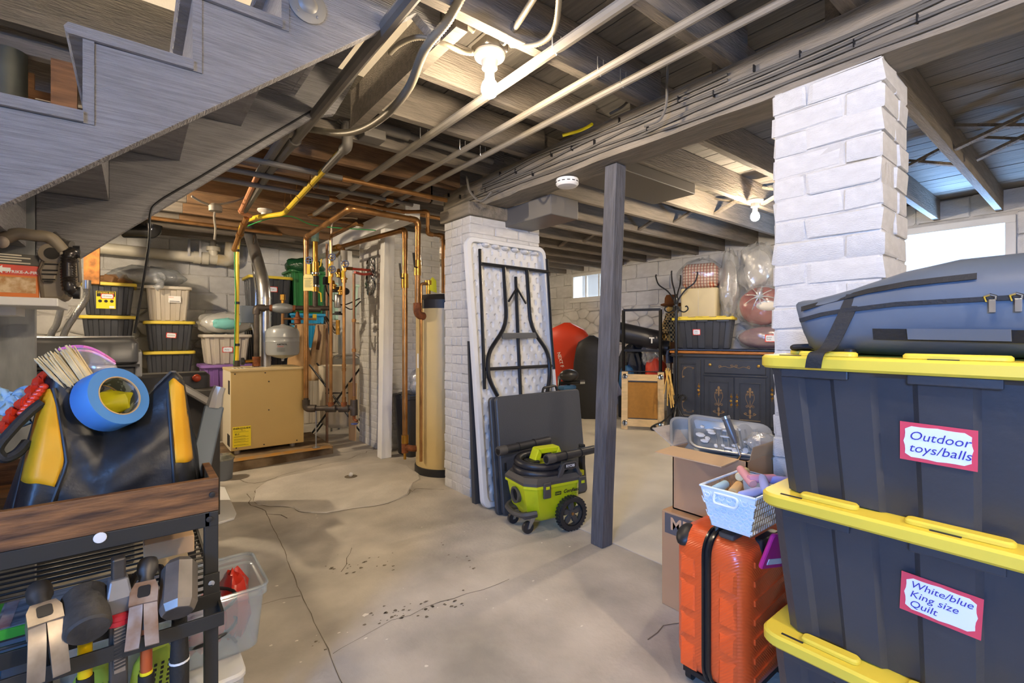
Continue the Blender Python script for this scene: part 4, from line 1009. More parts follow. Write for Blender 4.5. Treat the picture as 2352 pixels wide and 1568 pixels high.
def card(parent, M, w, h, text, size, border='#d8455a', shear=.25, lead=1.0, align='LEFT', ink='#3a2fa0', tx=None):
    """white sticky label with a coloured scalloped border and handwriting"""
    b = MB(); b.M = M; b.box(-w/2, w/2, -h/2, h/2, 0, .0012)
    c = b.build('label_card', mat('label_border_'+border[1:], border, .6), parent, smooth=False)
    P = []
    n = 28
    for k in range(n):
        a = 2*PI*k/n; x = math.copysign(min(1, abs(math.cos(a))*1.25), math.cos(a)); y = math.copysign(min(1, abs(math.sin(a))*1.25), math.sin(a))
        q = .90-.05*abs(math.sin(4*a)); P.append((x*w/2*q, y*h/2*(q-.05)))
    b = MB(); b.M = M; b.prism(P, .0012, .0018); b.build('label_paper', mat('label_paper', '#e4ebf5', .7), c, smooth=False)
    if text: lettering(text, size, M @ Matrix.Translation(((-w*.38 if align == 'LEFT' else 0) if tx is None else tx, 0, .0024)), mat('ink_'+ink[1:], ink, .6), c, shear=shear, lead=lead, align=align, name='handwriting')
    return c
SX0 = 1.29; CX, CY = SX0+.2575, .584-.3885
big = []
for k, (lab) in enumerate(('bottom tote of the big stack, its yellow lid half in view', 'middle tote of the big stack, labelled White blue King size Quilt', 'top tote of the big stack, labelled Outdoor toys balls')):
    big.append(tote(lab, (CX+.004*k, CY+.004*(k-1), .36*k), -PI/2, group='big foreground totes'))
def face_frame(parent, x, z, tilt=0, tp=.032, D=.515, H=.368):
    """frame on the tapered long front face of a tote, local coordinates"""
    k = z/(H-.085); y = -(D/2-.025-tp+ (tp-.006)*k)-.002
    up = Vector((0, -(tp-.006)/(H-.085), 1)).normalized(); xr = Vector((math.cos(tilt), 0, math.sin(tilt)))
    return basis((x, y, z), xr, up)
def loc_of(parent, p): return wm(parent).inverted() @ Vector(p)
q = loc_of(big[2], on_x(2150, 1024, SX0+.035)); card(big[2], face_frame(big[2], q.x, q.z, -.02), .125, .085, 'Outdoor\ntoys/balls', .027)
q = loc_of(big[1], on_x(2157, 1388, SX0+.035)); card(big[1], face_frame(big[1], q.x, q.z, -.06), .13, .088, 'White/blue\nKing size\nQuilt', .022)

# ------------------------------------------------------------------ travel bag lying on the totes
M_bag = mat('slate_blue_nylon', '#57616f', .5, var=.06, scale=6, bump=.12, bscale=9)
M_web = mat('black_webbing', '#1e2024', .7, bump=.2, bscale=120)
tb = thing('travel_bag', 'slate grey travel bag with black straps lying on top of the totes', 'bag', (1.55, 0, 1.1))
ZB = 1.091
def bag_sec(y):
    """half width, height at position y (left end at .50)"""
    s = max(0., min(1., (.505-y)/.30)); e = s*s*(3-2*s)
    return .20, .152+.070*e, ZB, 1.555
def bag_front(y, z):
    a, h, z0, xc = bag_sec(y); zc = z0+h/2; n = 3.2
    q = max(0., 1-abs((z-zc)/(h/2))**n)**(1/n); return xc-a*q
rings = []; ys = [.515, .505, .48, .44, .38, .30, .22, .12, 0, -.10, -.19, -.21, -.22]
for i, y in enumerate(ys):
    a, h, z0, xc = bag_sec(y); n = 3.2; ring = []; sc_ = {0: .82, 1: .93, 11: .9, 12: .75}.get(i, 1)
    lift = .05 if i == 0 else .02 if i == 1 else 0
    for k in range(28):
        th = 2*PI*k/28; c, s = math.cos(th), math.sin(th)
        ring.append((xc+a*sc_*math.copysign(abs(c)**(2/n), c), y+.012*math.sin(3*th), z0+lift*.3+h/2+h/2*sc_*math.copysign(abs(s)**(2/n), s)+.004*math.sin(9*y*8+th*3)))
    rings.append(ring)
MB().loft(list(rings)).build('body', M_bag, tb, True, angle=60)
def strip(name, pts, w, m, off=.004, nseg=10, parent=tb, th=.004):
    """band following the bag's front: pts (y,z)"""
    b = MB(); P = [Vector((p[0], p[1])) for p in pts]; dense = []
    for a, c in zip(P, P[1:]):
        for k in range(nseg): dense.append(a.lerp(c, k/nseg))
    dense.append(P[-1]); rr = []
    for i, p in enumerate(dense):
        d = (dense[min(i+1, len(dense)-1)]-dense[max(i-1, 0)]).normalized(); n = Vector((-d.y, d.x))*w/2
        A, B = p+n, p-n
        ring = [(bag_front(A.x, A.y)-off-th, A.x, A.y), (bag_front(B.x, B.y)-off-th, B.x, B.y), (bag_front(B.x, B.y)-off+th*.5, B.x, B.y), (bag_front(A.x, A.y)-off+th*.5, A.x, A.y)]
        rr.append(ring)
    b.loft(rr); return b.build(name, m, parent, True, angle=50)
strip('zipper', [(.50, ZB+.118), (.44, ZB+.136), (.36, ZB+.155), (.28, ZB+.166), (.17, ZB+.172)], .013, M_web, 0)
strip('zipper', [(.50, ZB+.088), (.45, ZB+.102), (.40, ZB+.11), (.3, ZB+.12), (.1, ZB+.124), (-.17, ZB+.124)], .010, M_web, 0)
strip('side_band', [(.345, ZB+.052), (.1, ZB+.046), (-.17, ZB+.042)], .026, M_web, 0)
strip('carry_handle', [(.28, ZB+.052), (.12, ZB+.049)], .024, mat('padded_grey', '#666f7c', .6), .006, th=.008)
strip('colour_tab', [(.075, ZB+.060), (.055, ZB+.060)], .010, mat('blue_tab', '#2a7fd6', .5), .006)
strip('colour_tab', [(.055, ZB+.060), (.03, ZB+.060)], .010, mat('mint_tab', '#9db79c', .5), .006)
b = MB()
P = [(bag_front(.385, ZB+.150)-.004, .385, ZB+.150), (bag_front(.40, ZB+.09)-.008, .40, ZB+.09), (1.325, .425, ZB+.02), (1.284, .437, ZB+.006), (1.283, .445, ZB-.03)]
Pd = smooth_path(P, 5); rr = []
for p in Pd: rr.append([(p.x-.0015, p.y-.017, p.z), (p.x-.0015, p.y+.017, p.z), (p.x+.0015, p.y+.017, p.z), (p.x+.0015, p.y-.017, p.z)])
b.loft(rr).build('strap', M_web, tb, True, angle=50)
for y in (.148, .112):
    x = bag_front(y, ZB+.12)-.008
    MB().tube([(x+.004, y-.006, ZB+.118), (x-.004, y-.008, ZB+.128), (x-.006, y, ZB+.131), (x-.004, y+.008, ZB+.128), (x+.004, y+.006, ZB+.118)], .0025, 6).build('zip_slider', M_chrome, tb, True)
    MB().cb(x-.003, y-.003, ZB+.108, .003, .011, .026).build('zip_pull', M_chrome, tb, True, smooth=False, bevel=.001)
MB().rbox(.03, .02, 0, .012, .006, .002).build('buckle', M_black, tb).location = loc_of(tb, (1.375, .395, ZB+.004))
b = MB().tube(smooth_path([(1.42, .49, ZB+.02), (1.40, .53, ZB+.018), (1.45, .545, ZB+.012), (1.5, .51, ZB+.012)], 5), .007, 8); b.build('end_loop', M_web, tb, True)

# ------------------------------------------------------------------ orange suitcase
m = mat('orange_polycarbonate', '#e65c28', .3, coat=.25)
nt = m.node_tree; wv = nt.nodes.new('ShaderNodeTexWave'); wv.inputs['Scale'].default_value = 60; wv.bands_direction = 'DIAGONAL'
tc = nt.nodes.new('ShaderNodeTexCoord'); nt.links.new(tc.outputs['Object'], wv.inputs['Vector']); bp = nt.nodes.new('ShaderNodeBump'); bp.inputs['Strength'].default_value = .25; bp.inputs['Distance'].default_value = .003
nt.links.new(wv.outputs['Fac'], bp.inputs['Height']); nt.links.new(bp.outputs['Normal'], nt.nodes['Principled BSDF'].inputs['Normal']); M_or = m
sc0 = thing('suitcase', 'upright orange hard-shell suitcase beside the tote stack', 'suitcase', (1.58, .782, 0))
cxs, cz, sw_, sh_ = 1.58, .277, .36, .478
def shell(y0, y1, dirn):
    b = MB(); R = []
    for k, (dy, ins) in enumerate(((0, 0), (.55, 0), (.8, .008), (.93, .022), (1, .045))):
        y = y0+(y1-y0)*dy; R.append([(cxs+x, y, cz+z) for x, z in rrect(sw_-2*ins, sh_-2*ins, .07-ins*.6, 6)])
    if y1 < y0: R = [list(reversed(r)) for r in R]
    b.loft(R)
    # raised steps on the narrow side and the broad face
    for i, z in enumerate((.115, .21, .305, .40)):
        ya, yb = y0+(y1-y0)*.28, y0+(y1-y0)*.74
        lo_, hi = min(ya, yb), max(ya, yb); h = .03 if i % 2 else .042
        b.loft([[(cxs-sw_/2+.004, lo_-.004, z-h-.006), (cxs-sw_/2+.004, hi+.004, z-h-.006), (cxs-sw_/2+.004, hi+.004, z+h), (cxs-sw_/2+.004, lo_-.004, z+h)][::-1],
                [(cxs-sw_/2-.006, lo_+.004, z-h), (cxs-sw_/2-.006, hi-.004, z-h), (cxs-sw_/2-.003, hi-.004, z+h-.012), (cxs-sw_/2-.003, lo_+.004, z+h-.012)][::-1]])
    for k in range(7):
        x0 = cxs-.13; zz = .10+.058*k; yy = y1
        b.beam((cxs-.12, yy, zz), (cxs+.13, yy, zz+.02), .010, .018, up=(0, 0, 1))
    return b.build('shell', M_or, sc0, True, angle=40)
shell(.772, .665, -1); shell(.792, .90, 1)
b = MB()
for w_, y0, y1 in ((.004, .770, .794),):
    b.loft([[(cxs+x, y0, cz+z) for x, z in rrect(sw_+.004, sh_+.004, .07, 6)], [(cxs+x, y1, cz+z) for x, z in rrect(sw_+.004, sh_+.004, .07, 6)]])
b.build('zipper_band', M_black, sc0, True)
for y in (.772, .792):
    P = [(cxs+x, y, cz+z) for x, z in rrect(sw_+.006, sh_+.006, .07, 6)]; MB().tube(P+[P[0], P[1]], .006, 6).build('zipper_piping', mat('gloss_black_rubber', '#1b1b1d', .25), sc0, True)
b = MB(); b.M = basis((cxs-.150, .872, .482), (.75, 0, .66), (0, 1, 0)); b.ball((0, 0, 0), .042, .03, .018, 14, 8); b.build('corner_guard', M_black, sc0, True)
b = MB().tube(bend_path([(1.46, .782, .512), (1.47, .782, .533), (1.66, .782, .533), (1.67, .782, .512)], .02), .009, 8); b.build('carry_handle', M_black, sc0, True)
MB().rbox(.07, .05, 0, .016, .01, .003).build('latch', mat('charcoal_plastic', '#4a4744', .5), sc0).location = loc_of(sc0, (1.46, .735, .512))
b = MB(); b.M = Matrix.Translation((1.57, .675, .48)); b.rbox(.12, .03, -.03, .03, .01, .004); b.build('side_handle_cup', M_black, sc0, True)
for x in (1.45, 1.71):
    for y in (.70, .865): MB().lathe([(.01, -.012), (.02, -.01), (.02, .01), (.01, .012)], 14, (x, y, .02), 'y').build('wheel', M_black, sc0, True)
MB().cb(1.58, .782, .036, .3, .2, .016).build('wheel_base', M_black, sc0, True, smooth=False)

# pink case wedged next to suitcase
o = MB(); o.M = basis((1.50, .622, .50), (1, .0, -.25), (0, -.25, 1)); o.rbox(.15, .11, 0, .012, .012, .003)
pk = o.build('pink_case', mat('magenta_plastic', '#d02a84', .4)); tag(pk, 'flat magenta case wedged between the suitcase and the totes', 'case')
o2 = MB(); o2.M = o.M; o2.box(-.05, .05, -.04, -.022, .012, .0135); o2.build('white_stripe', M_white, pk, smooth=False)

# ------------------------------------------------------------------ white basket with chalk
bk = thing('basket', 'white embossed metal basket of sidewalk chalk on the orange suitcase', 'basket', (1.52, .71, .546))
M_bask = mat('white_metal_basket', '#dfe9f2', .4)
zb, zt_, X0b, X1b = .546, .668, 1.405, 1.66
yt0, yt1, yb0, yb1 = .632, .803, .655, .775
def qd(xb, xt, y0b, y1b, y0t, y1t, th):
    return [[(xb, y0b, zb), (xb, y1b, zb), (xb+th, y1b, zb), (xb+th, y0b, zb)], [(xt, y0t, zt_), (xt, y1t, zt_), (xt+th, y1t, zt_), (xt+th, y0t, zt_)]]
MB().loft(qd(X0b+.012, X0b-.006, yb0, yb1, yt0, yt1, .004)).build('front_panel', M_bask, bk, True, smooth=False)
MB().loft(qd(X1b-.012, X1b+.006, yb0, yb1, yt0, yt1, .004)).build('back_panel', M_bask, bk, True, smooth=False)
MB().box(X0b+.012, X1b-.012, yb0, yb1, zb, zb+.004).build('bottom_panel', M_bask, bk, True, smooth=False)
b = MB()
for i in range(7):                                        # embossed eye pattern
    for j in range(5):
        fz = (j+.5)/5; z = zb+.004+fz*.105; hw = (yb1-yb0)/2+((yt1-yt0)-(yb1-yb0))/2*fz; yc = (yb0+yb1)/2+((yt0+yt1)-(yb0+yb1))/2*fz
        y = yc+hw*(-.92+1.84*(i+(.5 if j % 2 else 0))/6.6)
        if y > yc+hw*.93: continue
        x = X0b+.012-.018*fz-.001
        b.tube([(x, y-.009, z), (x-.002, y-.005, z+.006), (x-.002, y+.005, z+.006), (x, y+.009, z)], .0022, 5)
        b.tube([(x, y-.009, z), (x-.002, y-.004, z-.005), (x-.002, y+.004, z-.005), (x, y+.009, z)], .0022, 5)
        b.tube([(x, y+.009, z), (x, y+.014, z+.011)], .0016, 4)
b.build('embossed_pattern', M_bask, bk, True)['kind'] = 'stuff'
b = MB(); M_wire = mat('gold_wire', '#a58a66', .4, metal=.5)
for s, (ybm, ytm) in ((0, (yb0, yt0)), (1, (yb1, yt1))):
    for k in range(16):
        x = X0b+.01+(X1b-X0b-.02)*k/15; b.tube([(x, ybm, zb), (x, ytm, zt_)], .0013, 4)
    for k in range(7):
        f_ = k/6; b.tube([(X0b+.006-.01*f_, ybm+(ytm-ybm)*f_, zb+(zt_-zb)*f_), (X1b-.006+.01*f_, ybm+(ytm-ybm)*f_, zb+(zt_-zb)*f_)], .0013, 4)
b.build('wire_side', M_wire, bk, True)['kind'] = 'stuff'
P = [(X0b-.006, yt0, zt_), (X1b+.006, yt0, zt_), (X1b+.006, yt1, zt_), (X0b-.006, yt1, zt_), (X0b-.006, yt0, zt_)]
MB().tube(P, .004, 6).build('rim', M_bask, bk, True)
MB().tube(bend_path([(X0b-.008, .755, zt_-.012), (X0b-.012, .757, zt_-.042), (X0b-.012, .685, zt_-.042), (X0b-.008, .683, zt_-.012), (X0b-.008, .755, zt_-.012)], .012), .004, 7).build('front_handle', M_bask, bk, True)
chalk = [('#b9dcea', 1.47, .775, .672, .2, 'pale blue'), ('#e8b878', 1.47, .725, .680, .5, 'orange'), ('#b5b8e6', 1.452, .672, .682, -.3, 'lavender front'), ('#e9a19a', 1.56, .735, .700, 1.2, 'salmon'), ('#e79aa6', 1.57, .69, .700, 2.2, 'rose'), ('#a9aee0', 1.53, .665, .695, .9, 'violet'), ('#b3a7dc', 1.60, .66, .697, 1.9, 'purple'), ('#ecd6a4', 1.61, .77, .690, .4, 'cream'), ('#9fd0d8', 1.54, .675, .668, 0, 'teal')]
for k, (c, x, y, z, a, nm) in enumerate(chalk):
    d = Vector((math.cos(a), math.sin(a)*.5, .18 if k in (3, 5) else .02)).normalized()*.045
    b = MB().tube([Vector((x, y, z-.018))-d, Vector((x, y, z-.018))-d*.92, Vector((x, y, z-.018))+d*.92, Vector((x, y, z-.018))+d], [.0125, .0145, .0125, .011], 14)
    tag(b.build('chalk_stick', mat('chalk_'+nm.replace(' ', '_'), c, .9)), f'fat {nm} chalk stick in the white basket', 'chalk', 'chalk sticks in the basket')

# ------------------------------------------------------------------ cardboard boxes with paint trays
M_card = mat('corrugated_cardboard', '#b8916a', .8, var=.06, scale=4)
M_card2 = mat('light_cardboard', '#cdaa80', .8, var=.05, scale=4)
cb1 = thing('cardboard_box', 'closed cardboard box printed MED under the open box', 'box', (1.95, 1.02, 0))
MB().box(1.756, 2.13, .84, 1.184, 0, .40).build('carton', M_card, cb1, True, smooth=False, bevel=.004)
MB().box(1.7545, 1.756, .93, 1.168, .31, .392).build('printed_band', mat('grey_print', '#5c5a5c', .7), cb1, True, smooth=False)
lettering('MED', .072, basis((1.7538, 1.070, .352), (0, -1, 0), (0, 0, 1)), mat('cardboard_letter', '#c9a682', .8), cb1, True, bold=.0015)
cb2 = thing('open_cardboard_box', 'open cardboard box holding paint trays', 'box', (1.98, 1.0, .4))
bx0, bx1, by0, by1, z0, z1 = 1.80, 2.13, .845, 1.16, .402, .665
for nme, q in (('side_panel', (bx0, bx0+.005, by0, by1, z0, z1)), ('side_panel', (bx1-.005, bx1, by0, by1, z0, z1)), ('side_panel', (bx0, bx1, by0, by0+.005, z0, z1)), ('side_panel', (bx0, bx1, by1-.005, by1, z0, z1)), ('bottom_panel', (bx0, bx1, by0, by1, z0, z0+.005))):
    MB().box(*q).build(nme, M_card, cb2, True, smooth=False)
def flap(a, c, out, dz, m):
    a, c, out = Vector(a), Vector(c), Vector(out); out = out+Vector((0, 0, dz))
    MB().loft([[a, c, c+out, a+out], [p+Vector((0, 0, .004)) for p in (a, c, c+out, a+out)]]).build('flap', m, cb2, True, smooth=False)
flap((bx0, by0+.03, z1), (bx0, by1, z1), (-.115, .01, 0), -.01, M_card2)
flap((bx0, by1, z1), (bx1, by1, z1), (.0, .10, 0), .06, mat('grey_card_inside', '#b5a797', .7, var=.1, scale=5, stretch=(2, 12, 2)))
flap((bx0+.02, by0, z1), (bx1, by0, z1), (.0, -.012, 0), .05, M_card2)
M_tray = mat('tray_tin', '#b5b5b0', .3, metal=.5, var=.2, scale=6)
def tray(label, o, xd, yd, paint):
    t = thing('paint_tray', label, 'paint tray', o); b = MB(); b.M = basis(o, xd, yd)
    L, Wd = .33, .21
    out = [(x, y) for x, y in rrect(L, Wd, .04, 4)]
    b.loft([[(x*.86, y*.82, -.05 if x < .0 else -.012) for x, y in out], [(x*.98, y*.97, 0) for x, y in out], [(x*1.03, y*1.05, .002) for x, y in out], [(x*1.03, y*1.05, -.006) for x, y in out]], (True, False))
    b.build('pan', M_tray, t, True, angle=40, solid=.002)
    for k in range(7):
        b = MB(); b.M = basis(o, xd, yd); b.tube([(-.02+.022*k, -.07, -.036+.006*k), (-.02+.022*k, .07, -.036+.006*k)], .0035, 5); b.build('pan_rib', M_tray, t, True)
    if paint:
        b = MB(); b.M = basis(o, xd, yd)
        for k in range(26): b.ball((random.uniform(-.12, .14), random.uniform(-.085, .085), -.015), random.uniform(.008, .022), random.uniform(.006, .016), .003, 7, 4)
        b.build('dried_paint', mat('dried_white_paint', '#d9d8d4', .6), t, True)['kind'] = 'stuff'
    return t
tray('shiny metal paint tray lying in the open cardboard box', Vector((1.955, 1.07, .70)), (.55, -.75, -.05), (.75, .5, .55), 0)
tray('paint tray crusted with white paint lying on the shinier tray', Vector((2.0, 1.01, .71)), (.55, -.75, -.10), (.75, .5, .50), 1)
rl = thing('roller_handle', 'grey paint roller handle sticking up out of the trays', 'paint roller', (1.95, 1.0, .68))
p0, p1, p2 = at(1668, 962, 1.98), at(1690, 1018, 1.95), at(1700, 1046, 1.93)
MB().tube([p0, p0.lerp(p1, .1), p0.lerp(p1, .6), p1], [.017, .0155, .0165, .009], 14).build('grip', mat('pewter_grip', '#75777a', .35, metal=.5), rl, True)
MB().tube([p1, p2, at(1694, 1056, 1.92)], .005, 8).build('wire', M_chrome, rl, True); MB().cyl(p0+(p0-p1).normalized()*.012, p0, .0175, 14).build('end_cap', M_steel, rl, True)
M_film = film('clear_plastic_film', '#f2f4f5', .25, .12, bump=.8, gloss=.55)
M_film2 = film('milky_plastic_film', '#e9e8e4', .46, .16, bump=.7, gloss=.45)
def crumple(sd, amp=.12):
    return lambda a, th: amp*noise.noise(Vector((math.cos(a)*2+sd, math.sin(a)*2, th*2)))*1.6+amp*.5*math.sin(7*a+sd+th*3)*math.sin(th)
b = MB().ball((2.06, .91, .695), .07, .06, .035, 14, 8, crumple(3, .2)); tag(b.build('plastic_wrap', M_film2, angle=30), 'crumpled clear plastic wrap at the corner of the open box', 'plastic wrap')

# ------------------------------------------------------------------ grey folding table leaning on the pillar
TM = basis((1.772, 2.545, .005), (1, .0, .0), (.036, .118, .99))
ft = thing('folding_table', 'white folding table standing on end against the brick pillar', 'table', (2.13, 2.55, 0))
M_tab = mat('white_table_resin', '#cfd0d0', .5, bump=.05, bscale=80)
TW, TH = .74, 1.83
b = MB(); b.M = TM
outer = [(x+TW/2, y+TH/2) for x, y in rrect(TW, TH, .06, 6)]; inner = [(x+TW/2, y+TH/2) for x, y in rrect(TW-.07, TH-.07, .045, 6)]
b.loft([[(x, y, -.012) for x, y in outer], [(x, y, .018) for x, y in outer], [(TW/2+(x-TW/2)*.985, TH/2+(y-TH/2)*.993, .026) for x, y in outer], [(x, y, .026) for x, y in inner], [(x, y, .0) for x, y in inner]], (True, False))
b.build('rim', M_tab, ft, True, angle=40)
nx, ny = 116, 250; DX, DY = .076, .058
def dimple(a, c):
    x = .035+(TW-.07)*a; y = .035+(TH-.07)*c
    best = 9
    for r0 in (math.floor(y/DY), math.floor(y/DY)+1):
        xo = DX*.5 if r0 % 2 else 0
        xn = round((x-xo)/DX)*DX+xo
        best = min(best, math.hypot((x-xn)/.0135, (y-r0*DY)/.021))
    z = -.02*max(0, min(1, (1.0-best)*3.5)) if best < 1 else 0
    return (x, y, z)
b = MB(); b.M = TM; b.grid(dimple, nx, ny); b.build('dimpled_panel', M_tab, ft, True, angle=60)
def on_plane(u, v, off=0):
    o = TM @ Vector((0, 0, off)); n = (TM.to_3x3() @ Vector((0, 0, 1))); c = Vector((0, 0, CAMZ)); d = at(u, v, 1)-c
    return c+d*((o-c).dot(n)/d.dot(n))
crop = lambda cx, cy: (1000+cx*.51, 460+cy*.51)
def tt(name, pts, r=.0125, off=.03, m=M_blackm, bend=0):
    P = [on_plane(*crop(x, y), off) for x, y in pts]
    MB().tube(bend_path(P, bend) if bend else P, r, 10).build(name, m, ft, True)
M_blk = mat('gloss_black_tube', '#232427', .28, metal=.3); 
tt('side_rail', [(200, 220), (222, 850)], .012, .02, M_blk); tt('side_rail', [(500, 265), (520, 620), (532, 760)], .016, .02, M_blk)
tt('cross_bar', [(205, 285), (508, 322)], .0125, .034, M_blk); tt('cross_bar', [(228, 760), (522, 745)], .0125, .034, M_blk)
tt('leg_tube', [(308, 303), (322, 560), (235, 690), (238, 800), (280, 880)], .015, .045, M_blk, .1); tt('leg_tube', [(412, 315), (428, 570), (512, 690), (515, 800), (500, 880)], .015, .045, M_blk, .1)
tt('centre_tube', [(362, 345), (372, 620), (384, 880)], .013, .035, M_blk)
tt('brace', [(330, 455), (366, 395)], .008, .05, M_blk); tt('brace', [(408, 465), (368, 395)], .008, .05, M_blk)
P0, P1 = on_plane(*crop(300, 610), .05), on_plane(*crop(458, 607), .05)
MB().beam(P0, P1, .012, .04).build('latch_plate', mat('grey_bracket', '#5e6062', .4, metal=.4), ft, True, smooth=False, bevel=.003)
for k in range(6):
    q = on_plane(*crop(225+44*k, 200+8*k), .012); MB().ball(q, .03, .03, .018, 8, 5).build('rim_rib', M_tab, ft, True)

# ------------------------------------------------------------------ black half-fold table
bt = thing('black_folding_table', 'black folded table leaning against the white folding table', 'table', (2.2, 2.43, 0))
BM = basis((1.815, 2.36, .004), (1, .0, .0), (0, .115, .99))
M_btab = mat('black_table_resin', '#3d4046', .42, bump=.12, bscale=160)
for k, z in enumerate((0.04, 0.0)):
    b = MB(); b.M = BM @ Matrix.Translation((.385-.02*(1-k), .372, z)); b.rbox(.77, .745, -.034 if k else -.032, 0, .03, .006, n=5)
    b.M = BM @ Matrix.Translation((.385-.012*(k), .372+.004*k, -.036*k)); 
    b = MB(); b.M = BM @ Matrix.Translation((.385-.022*k, .372, -.038*k)); b.rbox(.77, .745, -.032, 0, .03, .006, n=5)
    b.build('leaf' , M_btab, bt, True, angle=40)
b = MB(); b.M = BM; b.tube(bend_path([(.42, .745, -.02), (.43, .775, -.02), (.55, .785, -.02), (.56, .748, -.02)], .02), .009, 8); b.build('carry_handle', M_black, bt, True)
b = MB(); b.M = BM; b.rbox(.02, .055, .0, .003, .008, .001, cx=.035, cy=.30); b.build('latch', M_black, bt, True)
# dark board behind the white table
tag(MB().loft([[(1.80, 2.66, .0), (1.86, 2.66, .0), (1.86, 2.70, .0), (1.80, 2.70, .0)], [(1.815, 2.77, 1.1), (1.87, 2.77, 1.1), (1.87, 2.785, 1.1), (1.815, 2.785, 1.1)]]).build('dark_board', M_btab, smooth=False), 'narrow dark board standing between the brick pillar and the white table', 'board')

# ------------------------------------------------------------------ cordless vacuum
M_lime = mat('lime_plastic', '#c6cf16', .35); M_dgr = mat('charcoal_plastic', '#4a4744', .5); M_hose = mat('black_hose', '#26262a', .4)
vc = thing('wet_dry_vacuum', 'lime green and grey wheeled vacuum in front of the black table', 'vacuum', (1.948, 2.14, 0), math.radians(-9))
oc = lambda w, d, c, z, ox=0: [(ox+x, y, z) for x, y in ((w/2-c, -d/2), (w/2, -d/2+c), (w/2, d/2-c), (w/2-c, d/2), (-w/2+c, d/2), (-w/2, d/2-c), (-w/2, -d/2+c), (-w/2+c, -d/2))]
MB().loft([oc(.24, .17, .03, .055, .02), oc(.30, .22, .04, .075, .02), oc(.36, .28, .05, .13, .01), oc(.39, .30, .055, .25), oc(.395, .305, .055, .265), oc(.415, .325, .055, .268), oc(.415, .325, .055, .285)]).build('tank', M_lime, vc, angle=30)
MB().loft([oc(.418, .328, .055, .284), oc(.418, .328, .055, .30), oc(.38, .29, .055, .325), oc(.30, .22, .05, .335)]).build('lid', M_dgr, vc, angle=30)
for y in (-.166, .166):
    for x in (-.085, .165):
        s = 1 if y > 0 else -1
        b = MB(); b.M = Matrix.Translation((x, y, .262)); b.rbox(.05, .014, -.05, .04, .005, .003); lt = b.build('latch', M_dgr, vc)
        MB().cb(x, y+s*.0075, .272, .024, .002, .016).build('latch_mark', M_lime, vc, smooth=False)
# grab handle with name plate on the near side
P = [(-.01, .30), (.03, .385), (.05, .395), (.125, .395), (.14, .385), (.175, .30), (.15, .30), (.13, .352), (.05, .352), (.02, .30)]
MB().prism(P, -.155, -.11, 'xz').build('grab_handle', M_dgr, vc, smooth=False, bevel=.005)
nm = MB().box(.045, .125, -.1575, -.155, .36, .387).build('name_plate', M_black, vc, smooth=False)
lettering('RYOBI', .022, basis((.085, -.1578, .3735), (1, 0, 0), (0, 0, 1)), M_white, nm, bold=.0006)
fz = lambda z: -.14-.0125*(z-.13)/.12
Mv = basis((.045, -.1545, .225), (1, 0, 0), (0, -.08, 1))
lettering('Cordless', .030, Mv @ Matrix.Translation((.045, .004, .0015)), M_ink, vc, shear=.25, bold=.0007); lettering('Wet / Dry Vac', .009, Mv @ Matrix.Translation((.075, -.016, .0015)), M_ink, vc, shear=.2)
b = MB(); b.M = Mv @ Matrix.Translation((-.045, .0, .0008)); b.prism(rrect(.042, .02, .004, 3), -.001, .0004); pl = b.build('badge', M_ink, vc, smooth=False)
lettering('ONE+', .0145, Mv @ Matrix.Translation((-.045, .0, .002)), M_lime, pl, bold=.0002)
# hose port on the front end
MB().lathe([(.045, .03), (.048, -.01), (.042, -.012), (.036, -.012), (.034, .02)], 22, (-.195, .0, .205), 'x', cap=False).build('hose_port', M_dgr, vc)
MB().lathe([(.037, .0), (.001, .0)], 22, (-.192, .0, .205), 'x').build('port_hole', M_gap, vc)
# big wheels
def big_wheel(y, s):
    R = .098; cx, cz = .085, .098
    b = MB(); b.lathe([(.07, -.02*s), (.094, -.022*s), (R, -.014*s), (R, .014*s), (.094, .022*s), (.07, .02*s)], 40, (cx, y, cz), 'y', cap=False)
    for k in range(30):
        a = 2*PI*k/30; c = Vector((cx+R*math.cos(a), y, cz+R*math.sin(a))); b.beam(c+Vector((0, -.02, 0)), c+Vector((0, .02, 0)), .01, .007, up=(math.cos(a), 0, math.sin(a)))
    wt = b.build('wheel', M_hose, vc)
    MB().lathe([(.072, -.012), (.074, 0), (.072, .012), (.066, .012), (.066, -.012)], 36, (cx, y, cz), 'y', cap=False).build('rim', M_dgr, wt)
    for k in range(5):
        a = 2*PI*k/5+.3; b = MB(); b.M = basis((cx, y, cz), (math.cos(a), 0, math.sin(a)), (-math.sin(a), 0, math.cos(a)))
        b.loft([[(.012, -.01, -.004), (.012, .01, -.004), (.012, .01, .006), (.012, -.01, .006)], [(.04, -.022, -.004), (.04, .022, -.004), (.04, .014, .008), (.04, -.014, .008)], [(.069, -.015, -.004), (.069, .015, -.004), (.069, .012, .004), (.069, -.012, .004)]]); b.build('spoke', M_dgr, wt, angle=50)
    MB().lathe([(.018, -.012*1), (.02, 0), (.018, .012)], 16, (cx, y, cz), 'y').build('hub', M_dgr, wt)
    MB().lathe([(.009, -.018), (.01, 0), (.009, .018)], 10, (cx, y, cz), 'y').build('axle_cap', M_copper, wt)
big_wheel(-.165, -1); big_wheel(.165, 1)
for y in (-.085, .085):
    b = MB().lathe([(.012, -.011), (.034, -.011), (.036, 0), (.034, .011), (.012, .011)], 22, (-.165, y, .036), 'y'); b.build('caster_wheel', M_hose, vc)
    MB().loft([[(-.15, y-.016, .095), (-.115, y-.016, .095), (-.115, y+.016, .095), (-.15, y+.016, .095)], [(-.172, y-.015, .03), (-.158, y-.015, .03), (-.158, y+.015, .03), (-.172, y+.015, .03)]]).build('caster_bracket', M_steel, vc, smooth=False)
